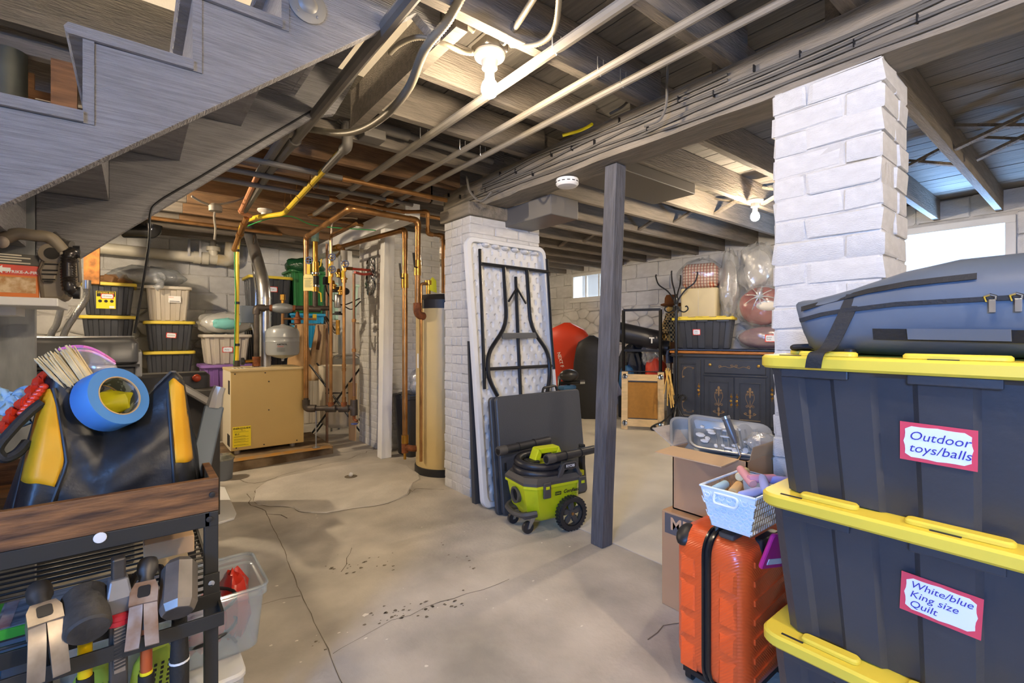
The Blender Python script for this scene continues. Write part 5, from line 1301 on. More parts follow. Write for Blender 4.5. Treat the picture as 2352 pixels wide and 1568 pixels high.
MB().tube(bend_path([(-.13, -.13, .125), (-.205, -.10, .112), (-.225, 0, .108), (-.205, .10, .112), (-.13, .13, .125)], .04), .016, 6).build('front_bumper', M_dgr, vc, angle=20)
for y in (-.085, .085): MB().box(-.20, -.11, y-.025, y+.025, .09, .118).build('caster_arm', M_dgr, vc, smooth=False, bevel=.004)
# coiled hose, two wands, top handle
for z, rr_ in ((.345, .125), (.385, .118)):
    P = [((-.02+rr_*1.25*math.cos(2*PI*k/40)), rr_*math.sin(2*PI*k/40), z+.012*math.sin(2*PI*k/40)) for k in range(38)]
    P, R = spiral_r(P, .023, .0016, .009); MB().tube(P, R, 10).build('hose_loop', M_hose, vc, angle=80)
for (a, c, lab) in (((-.06, -.135, .425), (.30, -.11, .435), 0), ((-.24, .12, .44), (.15, .165, .455), 1)):
    a, c = Vector(a), Vector(c); d = (c-a).normalized()
    wd = MB().tube([a, a.lerp(c, .3), c], [.026, .026, .0245], 16).build('wand', M_hose, vc)
    MB().tube([a-d*.012, a+d*.045], .0285, 16).build('wand_collar', M_dgr, wd); MB().lathe([(.021, 0), (.001, 0)], 16).build('wand_bore', M_gap, wd).matrix_local = basis(a-d*.0125, (0, 0, 1), Vector((0, 0, 1)).cross(-d))
    for f_ in (.36, .68): q = a.lerp(c, f_); MB().tube([q-d*.003, q+d*.003], .029, 16).build('clip_ring', M_black, wd)
P = [(-.10, .37), (-.075, .44), (-.055, .465), (.085, .465), (.105, .445), (.13, .37)]; Q = [(-.05, .38), (-.04, .43), (.07, .43), (.085, .38)]
b = MB()
for (x0, z0), (x1, z1), (x2, z2), (x3, z3) in (((-.10, .365), (-.06, .465), (-.035, .432), (-.055, .365)), ((-.06, .465), (.09, .465), (.07, .432), (-.035, .432)), ((.09, .465), (.135, .365), (.09, .365), (.07, .432))):
    b.prism([(x0, z0), (x1, z1), (x2, z2), (x3, z3)], -.038, .032, 'xz')
b.build('top_handle', M_lime, vc, smooth=False, bevel=.006)
MB().box(-.115, .15, -.065, .06, .335, .378).build('motor_cover', M_lime, vc, smooth=False, bevel=.01)
MB().box(-.125, -.06, -.055, .03, .34, .40).build('battery_port', M_black, vc, smooth=False, bevel=.006)
MB().box(.245, .275, -.06, -.02, .26, .46).build('floor_nozzle', M_black, vc, smooth=False, bevel=.008)
MB().beam((.205, -.05, .29), (.25, -.05, .29), .05, .03).build('rear_catch', M_lime, vc, smooth=False)

# ------------------------------------------------------------------ the room beyond the beam
M_cab = mat('worn_black_paint', '#2e3034', .45, var=.2, scale=5)
M_gold = mat('dull_gold_paint', '#8a6f4a', .6)
cb = thing('sideboard', 'black antique sideboard with painted gold scrolls and an orange wood top', 'sideboard', (5.13, 3.30, 0), math.radians(-70.8))
CW, CD, CH = 1.36, .42, .955
MB().box(-.03, CW+.03, -.03, CD, 0, .10).build('plinth', M_cab, cb, smooth=False, bevel=.012)
MB().box(0, CW, 0, CD, .10, CH-.035).build('carcass', M_cab, cb, smooth=False, bevel=.004)
MB().box(-.02, CW+.02, -.02, CD, CH-.075, CH-.03).build('cornice', M_cab, cb, smooth=False, bevel=.012)
MB().box(-.035, CW+.035, -.035, CD+.005, CH-.03, CH).build('wooden_top', mat('orange_wood', '#a5661f', .45, var=.2, scale=4, stretch=(2, 14, 14)), cb, smooth=False, bevel=.008)
edge = mat('rubbed_edge', '#6a5f4e', .6)
def scroll(parent, pts, r=.0028): MB().tube(smooth_path([(x, y-.001, z) for x, y, z in pts], 5), r, 5).build('painted_scroll', M_gold, parent)
def curl(cx, cz, r, s=1, up=1, turns=1.3, n=14):
    return [(cx+s*r*(1-k/n*.75)*math.cos(2*PI*turns*k/n), 0, cz+up*r*(1-k/n*.75)*math.sin(2*PI*turns*k/n)) for k in range(n+1)]
def door(x0, x1, z0, z1, knob_x, kind):
    d = MB().box(x0, x1, -.018, 0, z0, z1).build('door', M_cab, cb, smooth=False, bevel=.004)
    i = .05; b = MB()
    for q in ((x0+i, x1-i, z0+i, z0+i+.014), (x0+i, x1-i, z1-i-.014, z1-i), (x0+i, x0+i+.012, z0+i+.014, z1-i-.014), (x1-i-.012, x1-i, z0+i+.014, z1-i-.014)): 
        MB().box(q[0], q[1], -.026, -.017, q[2], q[3]).build('moulding', M_cab if q[2] > z0+i+.001 else edge, d, smooth=False, bevel=.003)
    Y = -.0185; cx = (x0+x1)/2; cz = (z0+z1)/2; T = lambda P: [(x, Y, z) for x, _, z in P]
    if kind == 'urn':
        h = (z1-z0)*.5; 
        for s in (-1, 1):
            scroll(d, T([(cx, 0, cz-h*.28), (cx+s*.02, 0, cz-h*.1), (cx+s*.042, 0, cz+h*.12), (cx+s*.04, 0, cz+h*.3)]+curl(cx+s*.026, cz+h*.3, .014, s, 1)))
            scroll(d, T([(cx, 0, cz-h*.25)]+curl(cx+s*.03, cz-h*.2, .016, -s, 1)))
            scroll(d, T([(cx, 0, cz-h*.55), (cx+s*.03, 0, cz-h*.58)]+curl(cx+s*.045, cz-h*.5, .015, s, -1)))
            b = MB(); b.ball((cx+s*.022, Y, cz+h*.42), .012, .002, .012, 8, 5); b.build('painted_leaf', M_gold, d)
        for zz, rx, rz in ((cz+h*.36, .009, .055), (cz+h*.52, .014, .022), (cz-h*.42, .012, .03), (cz-h*.62, .012, .024), (cz-h*.1, .004, .05)):
            b = MB(); b.ball((cx, Y, zz), rx, .002, rz, 8, 5); b.build('painted_finial', M_gold, d)
    else:
        for zs in (1, -1):
            zc = cz+zs*(z1-z0)*.32
            scroll(d, T([(x0+.075, 0, zc-zs*.10), (x0+.072, 0, zc-zs*.05), (x0+.085, 0, zc), (x0+.13, 0, zc+zs*.035), (x0+.2, 0, zc+zs*.03)]))
            scroll(d, T(curl(x0+.10, zc+zs*.02, .016))); scroll(d, T(curl(x0+.195, zc+zs*.02, .012))); scroll(d, T(curl(x0+.085, zc-zs*.085, .012)))
    b = MB(); kz = cz; b.lathe([(.004, 0), (.004, -.012), (.015, -.016), (.014, -.024), (.006, -.027)], 14, (knob_x, -.018, kz), 'y'); b.build('knob', M_brass, d)
    for s in (-1, 1):
        MB().tube(smooth_path(T([(knob_x, 0, kz+s*.02)]+curl(knob_x, kz+s*.045, .012, 1, s, 1.5)+[(knob_x, 0, kz+s*.08)]), 3), .003, 5).build('escutcheon', M_brass, d)
    return d
door(.04, .32, .13, .86, .30, 'corner'); door(.36, .675, .13, .66, .65, 'urn'); door(.685, 1.0, .13, .66, .71, 'urn'); door(1.04, 1.32, .13, .86, 1.06, 'corner')
dr = MB().box(.36, 1.0, -.022, 0, .70, .86).build('drawer', M_cab, cb, smooth=False, bevel=.006)
for x in (.43, .93): MB().lathe([(.006, 0), (.006, -.014), (.017, -.018), (.016, -.028), (.006, -.031)], 14, (x, -.022, .80), 'y').build('knob', M_brass, dr)
for s in (-1, 1):
    T = lambda P: [(x, -.023, z) for x, _, z in P]
    scroll(dr, T([(.68, 0, .785), (.68+s*.05, 0, .77), (.68+s*.1, 0, .785), (.68+s*.16, 0, .765)])); scroll(dr, T(curl(.68+s*.022, .79, .017, s))); scroll(dr, T(curl(.68+s*.15, .78, .017, -s)))
MB().box(.345, 1.015, -.014, 0, .672, .69).build('rail_moulding', M_cab, cb, smooth=False, bevel=.004)
CM = wm(cb)
# blue cloth runner
b = MB(); rr = []
for x, z in ((-.055, .80), (-.058, .90), (-.045, .957), (0, .962), (.3, .960), (.7, .962), (1.1, .960), (1.34, .962)): rr.append([(x, -.03, z+.002), (x, .40, z+.002), (x, .40, z+.016), (x, -.03, z+.016)] if x > -.045 else [(x-.025, -.02, z), (x-.025, .3, z), (x+.0, .3, z), (x, -.02, z)])
b.M = CM; b.loft(rr); tag(b.build('cloth_runner', mat('navy_cloth', '#3c4763', .9, bump=.5, bscale=80), angle=60), 'folded navy cloth covering the sideboard top', 'cloth')
# tote on the sideboard
CP = lambda x, y, z: CM @ Vector((x, y, z))
RZ = math.radians(-70.8)
p = CP(.33, .14, .979); tt_ = tote('yellow-lidded black tote standing on the sideboard', p, RZ, W=.70, D=.34, H=.375, taper=.04)
card(tt_, face_frame(tt_, -.06, .20, 0, .04, .34, .375), .085, .07, 'Table\nlinens', .02, ink='#555555', border='#d84030')
M_tan = mat('tan_plastic', '#c2b48c', .5, var=.03)
p = CP(.29, .16, 1.356); b = MB(); b.M = TR(*p, RZ); b.rbox(.40, .3, 0, .345, .03, .008, w2=.42, d2=.31); tb_ = b.build('tan_bin', M_tan); tag(tb_, 'plain tan bin standing on the tote over the sideboard', 'bin')
b = MB(); b.M = TR(*p, RZ); b.box(-.002, .0, -.157, -.15, .02, .33); b.build('bin_seam', M_mortar, tb_, smooth=False)
def plastic_bag(label, c, rx, ry, rz_, inner, film_m=M_film, sd=0, tail=None, yaw=RZ, name='plastic_bag', amp=.1, inner_mat=None, k=.9):
    t = thing(name, label, 'bag', (c[0], c[1], c[2]), yaw)
    if inner_mat is not None: MB().ball((0, 0, rz_), rx*k, ry*k, rz_*k, 20, 12, crumple(sd+5, amp*.6)).build('contents', inner_mat, t, angle=60)
    MB().ball((0, 0, rz_), rx, ry, rz_, 28, 18, crumple(sd, amp)).build('film', film_m, t, angle=60)
    if tail:
        b = MB(); P = [Vector(q) for q in tail]
        b.tube(smooth_path(P, 4), [.05]+[.02+.02*abs(math.sin(k*1.3)) for k in range(len(smooth_path(P, 4))-1)], 10); b.build('gathered_neck', film_m, t, angle=60)
    return t
# plaid blanket in clear bag
m = mat('plaid_cloth', '#cda184', .85); nt = m.node_tree; N = nt.nodes; Lk = nt.links
tc = N.new('ShaderNodeTexCoord'); w1 = N.new('ShaderNodeTexWave'); w2 = N.new('ShaderNodeTexWave'); w1.bands_direction = 'X'; w2.bands_direction = 'Z'; w1.inputs['Scale'].default_value = w2.inputs['Scale'].default_value = 9
mx = N.new('ShaderNodeMixRGB'); mx.blend_type = 'MULTIPLY'; mx.inputs[0].default_value = 1
r1 = N.new('ShaderNodeValToRGB'); r2 = N.new('ShaderNodeValToRGB')
for r_, c_ in ((r1, '#c46a48'), (r2, '#b5907a')):
    r_.color_ramp.elements[0].color = (*lin('#efe2d2'), 1); r_.color_ramp.elements[1].color = (*lin(c_), 1); r_.color_ramp.elements[0].position = .45; r_.color_ramp.elements[1].position = .75
for w_, r_ in ((w1, r1), (w2, r2)): Lk.new(tc.outputs['Object'], w_.inputs['Vector']); Lk.new(w_.outputs['Fac'], r_.inputs['Fac'])
Lk.new(r1.outputs[0], mx.inputs[1]); Lk.new(r2.outputs[0], mx.inputs[2]); Lk.new(mx.outputs[0], N['Principled BSDF'].inputs['Base Color'])
p = CP(.29, .17, 1.702); pbg = thing('blanket_bag', 'plaid blanket in a clear bag on top of the tan bin', 'blanket', p, RZ)
MB().rbox(.40, .26, 0, .30, .07, .05, n=6).build('blanket', m, pbg, angle=60)
MB().ball((0, 0, .17), .27, .19, .19, 26, 16, lambda a, th: .12*(abs(math.sin(2*a))-.4)+crumple(2, .1)(a, th)).build('film', M_film, pbg, angle=60)
M_redf = mat('red_fabric', '#9a3428', .8, var=.12, scale=5, bump=.3, bscale=12); M_wcl = mat('white_cloth', '#d8d5cc', .85, bump=.3, bscale=10); M_pinkf = mat('mauve_fabric', '#8d6068', .85, var=.2, scale=4, bump=.3)
plastic_bag('tall clear bag with a strip of red cloth behind the tote', CP(.60, .19, 1.357), .115, .13, .39, 0, M_film2, 1, None, amp=.16, inner_mat=mat('taupe_cloth', '#8d857a', .85, bump=.4), k=.72)
plastic_bag('milky clear bag peaked near the ceiling above the red bundle', CP(.90, .22, 1.62), .20, .14, .29, 0, M_film2, 7, None, amp=.2, inner_mat=M_wcl, k=.7)
t = plastic_bag('knotted clear bag stuffed with red cloth on the sideboard', CP(.96, .10, 1.235), .27, .17, .235, 0, M_film, 4, [(-.02, -.18, .33), (-.02, -.20, .36), (-.01, -.19, .42)], amp=.07, inner_mat=M_redf)
MB().ball((.05, -.11, .23), .12, .08, .06, 12, 8).build('white_fold', M_wcl, t, angle=60)
for k in range(9):
    a = 2*PI*k/9; MB().tube(smooth_path([(-.02, -.185, .33), (-.02+.07*math.cos(a), -.185, .33+.06*math.sin(a)), (-.02+.15*math.cos(a), -.135, .31+.14*math.sin(a))], 4), .006, 5).build('pleat', M_film2, t)
t = plastic_bag('flat clear bag with mauve cloth and a red-edged label', CP(.99, .10, .978), .31, .15, .135, 0, M_film, 9, None, amp=.09, inner_mat=M_pinkf)
card(t, basis((.06, -.165, .13), (1, 0, 0), (0, .1, 1)), .11, .08, 'guest\nbeds', .024, ink='#555555', border='#d84030')
# coat rack
cr = thing('coat_rack', 'black wrought iron coat rack in front of the sideboard', 'coat rack', (4.93, 3.13, 0))
MB().cyl((0, 0, .30), (0, 0, 1.58), .018, 12).build('pole', M_blk, cr); MB().lathe([(.02, 1.50), (.028, 1.52), (.028, 1.56), (.018, 1.6), (.006, 1.62)], 14).build('hub', M_blk, cr)
MB().lathe([(.02, .9), (.075, .905), (.075, .912), (.02, .917)], 20).build('ring', M_blk, cr)
for k in range(4):
    a = PI/2*k+.35; c, s = math.cos(a), math.sin(a); X = lambda r, z: (r*c, r*s, z)
    MB().tube(smooth_path([X(.015, 1.50), X(.03, 1.56), X(.10, 1.66), X(.20, 1.74), X(.235, 1.84), X(.225, 1.86)], 5), .0085, 8).build('upper_hook', M_blk, cr)
    MB().tube(smooth_path([X(.015, 1.48), X(.04, 1.43), X(.09, 1.41), X(.13, 1.44), X(.12, 1.475), X(.10, 1.47)], 5), .008, 8).build('lower_hook', M_blk, cr)
    MB().tube(smooth_path([X(.07, .39), X(.10, .42), X(.08, .45), X(.04, .43), X(.015, .34), X(.05, .24), X(.15, .13), X(.24, .08), X(.29, .04), X(.275, .012), X(.235, .02), X(.235, .055), X(.26, .055)], 5), .0095, 8).build('scroll_leg', M_blk, cr)
# scarecrow
sk = thing('scarecrow', 'scarecrow doll in brown felt hat and plaid shirt behind the coat rack', 'scarecrow', (5.95, 3.86, 0)); sk.scale = (1.07,)*3
M_felt = mat('brown_felt', '#7d4a20', .9, bump=.2); m = mat('check_shirt', '#b89c6c', .85); nt = m.node_tree; N = nt.nodes; ck = N.new('ShaderNodeTexChecker'); ck.inputs['Scale'].default_value = 34; ck.inputs['Color1'].default_value = (*lin('#c8ab74'), 1); ck.inputs['Color2'].default_value = (*lin('#3a342c'), 1)
tc = N.new('ShaderNodeTexCoord'); nt.links.new(tc.outputs['Object'], ck.inputs['Vector']); nt.links.new(ck.outputs['Color'], N['Principled BSDF'].inputs['Base Color'])
MB().tube([(0, 0, .0), (0, 0, .8)], .012, 8).build('stake', M_brownwood, sk)
MB().loft([[(x*.10, y*.06, .70) for x, y in rrect(2, 2, .5, 3)], [(x*.12, y*.075, .88) for x, y in rrect(2, 2, .5, 3)], [(x*.13, y*.08, 1.0) for x, y in rrect(2, 2, .5, 3)]]).build('trousers', M_felt, sk, angle=60)
MB().loft([[(x*.14, y*.085, .98) for x, y in rrect(2, 2, .5, 3)], [(x*.12, y*.075, 1.18) for x, y in rrect(2, 2, .5, 3)], [(x*.07, y*.05, 1.36) for x, y in rrect(2, 2, .5, 3)]]).build('shirt', m, sk, angle=60)
for s in (-1, 1): MB().tube([(s*.06, 0, 1.32), (s*.13, 0, 1.2), (s*.17, -.02, 1.08)], [.035, .045, .055], 10).build('sleeve', m, sk)
MB().ball((0, 0, 1.42), .06, .06, .07, 14, 10).build('straw_face', mat('straw', '#cda65a', .9, var=.2, scale=20), sk)
MB().ball((0, -.02, 1.47), .19, .16, .03, 18, 8, lambda a, th: .1*math.sin(2*a)).build('hat_brim', M_felt, sk); MB().lathe([(.085, 1.47), (.08, 1.56), (.06, 1.6), (.02, 1.605)], 18).build('hat_crown', M_felt, sk)
M_straw = MATS['straw']; b = MB()
for k in range(14): 
    a = random.uniform(0, 6.3); b.tube([(.05*math.cos(a)-.1, .05*math.sin(a), 1.1), (.08*math.cos(a)-.14, .08*math.sin(a), .95), (.09*math.cos(a)-.15, .08*math.sin(a), .8)], .006, 4)
b.build('straw_tuft', M_straw, sk)['kind'] = 'stuff'
# pin board frame with caster plates
pa, pb = on_z(1427, 985, 0), on_z(1522, 990, 0); pb = pa+(pb-pa).normalized()*.50
PM = basis(pa, pb-pa, (.16*.7, .16*.7, 1)); fr = thing('pine_frame', 'pine frame board with a tan fibreboard panel and four caster plates', 'board', pa)
M_pine = mat('pine_wood', '#d8b982', .6, var=.1, scale=3, stretch=(3, 3, 12))
def pb_box(name, x0, x1, y0, y1, z0, z1, m): b = MB(); b.M = PM; b.box(x0, x1, y0, y1, z0, z1); return b.build(name, m, fr, True, smooth=False, bevel=.003)
pb_box('side_batten', 0, .075, .0, .70, 0, .02, M_pine); pb_box('side_batten', .425, .50, .0, .70, 0, .02, M_pine); pb_box('end_batten', .075, .425, .04, .13, 0, .018, M_pine); pb_box('end_batten', .075, .425, .59, .67, 0, .018, M_pine)
pb_box('fibre_panel', .06, .44, .10, .60, -.012, -.002, mat('fibreboard', '#a8762e', .8, var=.06, scale=30)); pb_box('dark_edge', -.01, .51, -.012, .0, -.03, .02, M_black); pb_box('dark_edge', -.01, .51, .70, .71, -.03, .02, M_black); pb_box('black_rail', .08, .42, .575, .592, -.001, .012, M_black); pb_box('black_rail', .08, .42, .128, .14, -.001, .012, M_black)  # black strips along the inner edges of the end battens
for x in (.04, .46):
    for y in (.075, .64):
        b = MB(); b.M = PM @ Matrix.Translation((x, y, .02)); b.lathe([(.034, 0), (.034, .004), (.026, .008), (.01, .009)], 16); b.build('caster_plate', M_chrome, fr, True)
        b = MB(); b.M = PM @ Matrix.Translation((x, y, .026)); b.lathe([(.014, -.008), (.026, -.006), (.026, .006), (.014, .008)], 16, (0, 0, .018), 'x'); b.build('caster_wheel', M_black, fr, True)
# black garment rack
gr = thing('garment_rack', 'thin black metal rack frame behind the pine board', 'rack', at(1470, 985, 6.0))
g0, g1 = at(1432, 980, 6.05), at(1517, 985, 5.85)
for g in (g0, g1): MB().beam((g.x, g.y, 0), (g.x, g.y, 1.46), .03, .03).build('upright', M_blackm, gr, True, smooth=False)
MB().beam((g0.x, g0.y, 1.46), (g1.x, g1.y, 1.46), .03, .03).build('top_rail', M_blackm, gr, True, smooth=False); MB().beam((g0.x, g0.y, .95), (g1.x, g1.y, .95), .02, .03).build('mid_rail', M_blackm, gr, True, smooth=False)
MB().beam((g0.x, g0.y, .02), (g1.x, g1.y, .02), .03, .03).build('bottom_rail', M_blackm, gr, True, smooth=False)
def roll(name, label, a, c, r, m, cat='roll'):
    t = thing(name, label, cat, a); MB().tube([a, c], r, 22).build('roll', m, t, True)
    d = (c-a).normalized(); P = []; 
    for k in range(40): q = r*(.25+.7*k/40); P.append(a-d*.002+(Vector((0, 0, 1))*math.cos(k*.7)+d.cross(Vector((0, 0, 1)))*math.sin(k*.7))*q)
    MB().tube(P, .004, 4).build('spiral_edge', M_gap, t, True); return t
M_vin = mat('black_vinyl', '#2c2c2f', .35)
t = roll('rolled_mat', 'thick black rolled mat resting on the clutter behind the post', at(1512, 782, 6.15), at(1405, 758, 6.25), .13, M_vin)
lettering('T', .1, basis(at(1497, 782, 5.99), _R3, (0, 0, 1)), M_white, t, True, bold=.004, name='logo_mark')
roll('rolled_mat', 'second black roll poking out right of the thick rolled mat', at(1535, 800, 6.3), at(1450, 785, 6.5), .10, M_vin)
# clutter below the rolls: backpacks and bags
def soft_bag(name, label, cat, c, rx, ry, rz_, m, sd=0, amp=.12, extra=None):
    t = thing(name, label, cat, (c[0], c[1], c[2]), RZ+.4); MB().ball((0, 0, rz_), rx, ry, rz_, 22, 14, lambda a, th: .10*abs(math.cos(2*a))+crumple(sd, amp)(a, th)).build('body', m, t, angle=60)
    return t
M_bk1 = mat('black_nylon', '#232428', .6, bump=.3, bscale=10); M_redn = mat('red_orange_nylon', '#c8391c', .5, bump=.3, bscale=8)
g = at(1450, 985, 6.45); t = soft_bag('backpack', 'black backpack hanging under the rolled mat', 'backpack', (g.x, g.y, .35), .17, .13, .32, M_bk1, 2)
for s in (-.05, .06): MB().tube(smooth_path([(s, -.14, .55), (s*1.6, -.17, .38), (s*1.3, -.15, .15)], 5), .022, 8).build('shoulder_strap', M_bk1, t)
g = at(1490, 985, 6.4); soft_bag('black_duffel', 'black duffel heaped beside the backpack', 'bag', (g.x, g.y, .3), .16, .14, .30, M_bk1, 6)
g = at(1507, 985, 6.15); t = soft_bag('red_bag', 'small red-orange bag behind the pine board', 'bag', (g.x, g.y, .46), .13, .10, .19, M_redn, 3)
g = at(1440, 985, 6.3); soft_bag('blue_bag', 'blue bag peeking out beside the dark post', 'bag', (g.x, g.y, .4), .09, .09, .17, mat('blue_nylon', '#2d5f8a', .6), 4)
g = at(1497, 812, 6.2); plastic_bag('crinkled clear plastic sack above the red bag', (g.x, g.y, .74), .13, .1, .13, 0, M_film2, 3, amp=.2, name='plastic_sack')
g = at(1465, 985, 6.6); tag(MB().cb(g.x, g.y, .16, .5, .3, .30).build('dark_chest', M_bk1, smooth=False, bevel=.02), 'low dark chest under the backpack and duffel', 'chest')
bmM = [at(1537, 990, 5.75), at(1541, 990, 5.8), at(1545, 992, 5.9)]
for k, q in enumerate(bmM):
    tag(MB().beam((q.x, q.y, .0), (q.x+.05, q.y+.05, .66), .05, .02).build('metal_strut', mat('grey_alloy', '#7d7d7c', .4, metal=.6), smooth=False), ('grey metal strut touching the edge of the pine board', 'middle strut of the three grey struts by the pine board', 'grey metal strut nearest the sideboard')[k], 'strut', 'grey struts by the pine board')
st_ = thing('straw_bundle', 'bundle of dried straw and ribbon hanging by the sideboard side', 'straw', at(1540, 900, 5.5))
for k in range(9):
    q = at(1536+random.uniform(-8, 8), 845+random.uniform(0, 10), 5.45); e = at(1536+random.uniform(-16, 16), 920+random.uniform(-20, 20), 5.45)
    MB().tube(smooth_path([q, q.lerp(e, .5)+Vector((random.uniform(-.02, .02), 0, 0)), e], 4), .007, 5).build('straw_blade', M_straw, st_, True)
# red cover, black cover, bike saddle
def cover(name, label, base, hw, hd, top, m, lean=0, sd=1, cat='cover'):
    t = thing(name, label, cat, (base[0], base[1], 0), RZ+.35); R = []; n = 22
    for k in range(13):
        f_ = k/12; z = top*f_; ww = (1-.10*f_ if f_ < .8 else (1-.10*f_)*math.sqrt(max(0.02, 1-((f_-.8)/.2)**2)))
        R.append([(hw*ww*math.copysign(abs(math.cos(2*PI*j/n))**.7, math.cos(2*PI*j/n))*(1+.07*math.sin(5*j+k*.9+sd))+lean*f_, hd*ww*math.copysign(abs(math.sin(2*PI*j/n))**.7, math.sin(2*PI*j/n))*(1+.1*math.sin(3*j+sd+k)), z) for j in range(n)])
    MB().loft(R).build('fabric', m, t, angle=60); return t
g = at(1300, 985, 7.05); rc = cover('red_cover', 'red fabric cover standing behind the black folded table', (g.x, g.y), .36, .18, 1.33, M_redn, .02)
V_, F_ = text_mesh('NEXT F', .065, bold=.001); b = MB(); b.add(V_, F_, basis(at(1287, 826, 6.62), Vector((0, 0, -1))+_R3*.25, _R3+Vector((0, 0, .25)))); b.build('lettering', M_white, rc, True, smooth=False)
g = at(1356, 965, 6.6); cover('black_cover', 'black fabric cover standing beside the red cover', (g.x, g.y), .25, .15, 1.14, M_bk1, .02, 4)
bs = thing('bicycle', 'bicycle saddle and handlebar end showing above the black folded table', 'bicycle', at(1305, 1000, 5.2))
q = at(1306, 862, 5.2); b = MB(); b.M = TR(*q, -.2)
b.ball((0, 0, 0), .12, .09, .07, 20, 12, lambda a, th: -.25*max(0, math.sin(a))*math.sin(th)); b.build('saddle', M_vin, bs, True)
b = MB(); MB().cyl(q-Vector((0, 0, .75)), q-Vector((0, 0, .05)), .018, 10).build('seat_post', M_blackm, bs, True)
MB().tube([at(1287, 880, 5.2), at(1340, 877, 5.15)], .02, 12).build('rear_rack', M_blackm, bs, True); MB().tube([at(1332, 877.5, 5.15), at(1343, 877, 5.15)], .021, 12).build('rack_end', M_chrome, bs, True)
MB().cb(q.x-.02, q.y, q.z-.13, .2, .1, .05).build('blue_bag', mat('blue_nylon', '#2d5f8a', .6), bs, True, smooth=False, bevel=.02)
for s, w_ in ((0, q+Vector((.1, .25, 0))),): 
    c = Vector((w_.x, w_.y, .33)); P = [c+Vector((.23*math.cos(2*PI*k/28), .23*math.sin(2*PI*k/28), 0)).lerp(Vector((0, 0, 0)), 0) for k in range(29)]
    P = [c+Vector((.7*.33*math.cos(2*PI*k/28), .7*.33*math.cos(2*PI*k/28), .33*math.sin(2*PI*k/28))) for k in range(30)]; MB().tube(P, .018, 8).build('wheel_tyre', M_black, bs, True)
# ------------------------------------------------------------------ tool cart in the left foreground
M_rustic = mat('rustic_brown_wood', '#3d2718', .5, col2='#8a5f36', scale=3.2, bump=.15, stretch=(2.2, 12, 16), detail=9)
M_cartm = mat('cart_black_steel', '#33322f', .5, metal=.3)
CXR, CXL, CYF, CYB = .166, -.78, 1.397, 1.985
ct = thing('tool_cart', 'black steel cart with rustic brown wooden tray holding the tool bag', 'cart', (-.3, 1.58, 0))
for nm_, q in (('tray_front', (CXL, CXR, CYF, CYF+.018, .70, .782)), ('tray_back', (CXL, CXR, CYB-.018, CYB, .70, .782)), ('tray_end', (CXR-.018, CXR, CYF+.018, CYB-.018, .70, .782)), ('tray_end', (CXL, CXL+.018, CYF+.018, CYB-.018, .70, .782)), ('tray_bottom', (CXL+.018, CXR-.018, CYF+.018, CYB-.018, .70, .712))):
    MB().box(*q).build(nm_, M_rustic, ct, True, smooth=False, bevel=.0015)
for x in (CXR-.03, CXL):
    for y in (CYF+.002, CYB-.03): MB().box(x, x+.03, y, y+.028, 0, .698).build('leg', M_cartm, ct, True, smooth=False, bevel=.002)
for y in (CYF+.002, CYB-.022): MB().box(CXL, CXR, y, y+.02, .662, .699).build('top_rail', M_cartm, ct, True, smooth=False, bevel=.002)
for x in (CXL, CXR-.02): MB().box(x, x+.02, CYF, CYB, .662, .699).build('top_rail', M_cartm, ct, True, smooth=False, bevel=.002)
ZS = .495
MB().box(CXL, CXR+.004, CYF-.002, CYF+.004, ZS-.034, ZS).build('shelf_rail', M_cartm, ct, True, smooth=False, bevel=.001)
MB().box(CXL, CXR, CYB-.006, CYB, ZS-.03, ZS).build('shelf_rail', M_cartm, ct, True, smooth=False, bevel=.001)
for x in (CXL, CXR-.006): MB().box(x, x+.006, CYF, CYB, ZS-.03, ZS).build('shelf_rail', M_cartm, ct, True, smooth=False)
for k in range(15): y = CYF+.035+k*.037; MB().cyl((CXL, y, ZS-.006), (CXR-.004, y, ZS-.006), .0035, 6).build('shelf_wire', M_cartm, ct, True)
MB().box(CXR-.032, CXR+.002, CYF-.003, CYF+.001, ZS-.0, ZS+.05).build('corner_bracket', M_cartm, ct, True, smooth=False, bevel=.001)
for (x, z, m) in ((CXR-.016, ZS+.028, M_chrome), (CXR-.014, .742, M_black), (CXR-.02, .682, M_black)): MB().lathe([(.007, 0), (.007, -.004), (.004, -.005)], 12, (x, CYF-.003 if m is M_chrome else CYF, z), 'y').build('bolt', m, ct, True)
b = MB(); b.M = basis((-.06, CYF-.0006, .69), (1, 0, 0), (0, 0, 1)); b.lathe([(.012, 0), (.011, .001)], 16); b.build('round_sticker', M_white, ct, True)
# hammer rack: second flat bar standing off the shelf rail
RY = CYF-.062
MB().box(CXL, CXR+.004, RY-.003, RY+.003, ZS-.055, ZS-.022).build('hammer_bar', M_cartm, ct, True, smooth=False, bevel=.001)
for x in (CXR-.0,): MB().box(x-.002, x+.004, RY, CYF, ZS-.055, ZS-.022).build('bar_return', M_cartm, ct, True, smooth=False)
MB().box(CXL, CXL+.006, RY, CYF, ZS-.055, ZS-.022).build('bar_return', M_cartm, ct, True, smooth=False)
HYc = (RY+CYF)/2
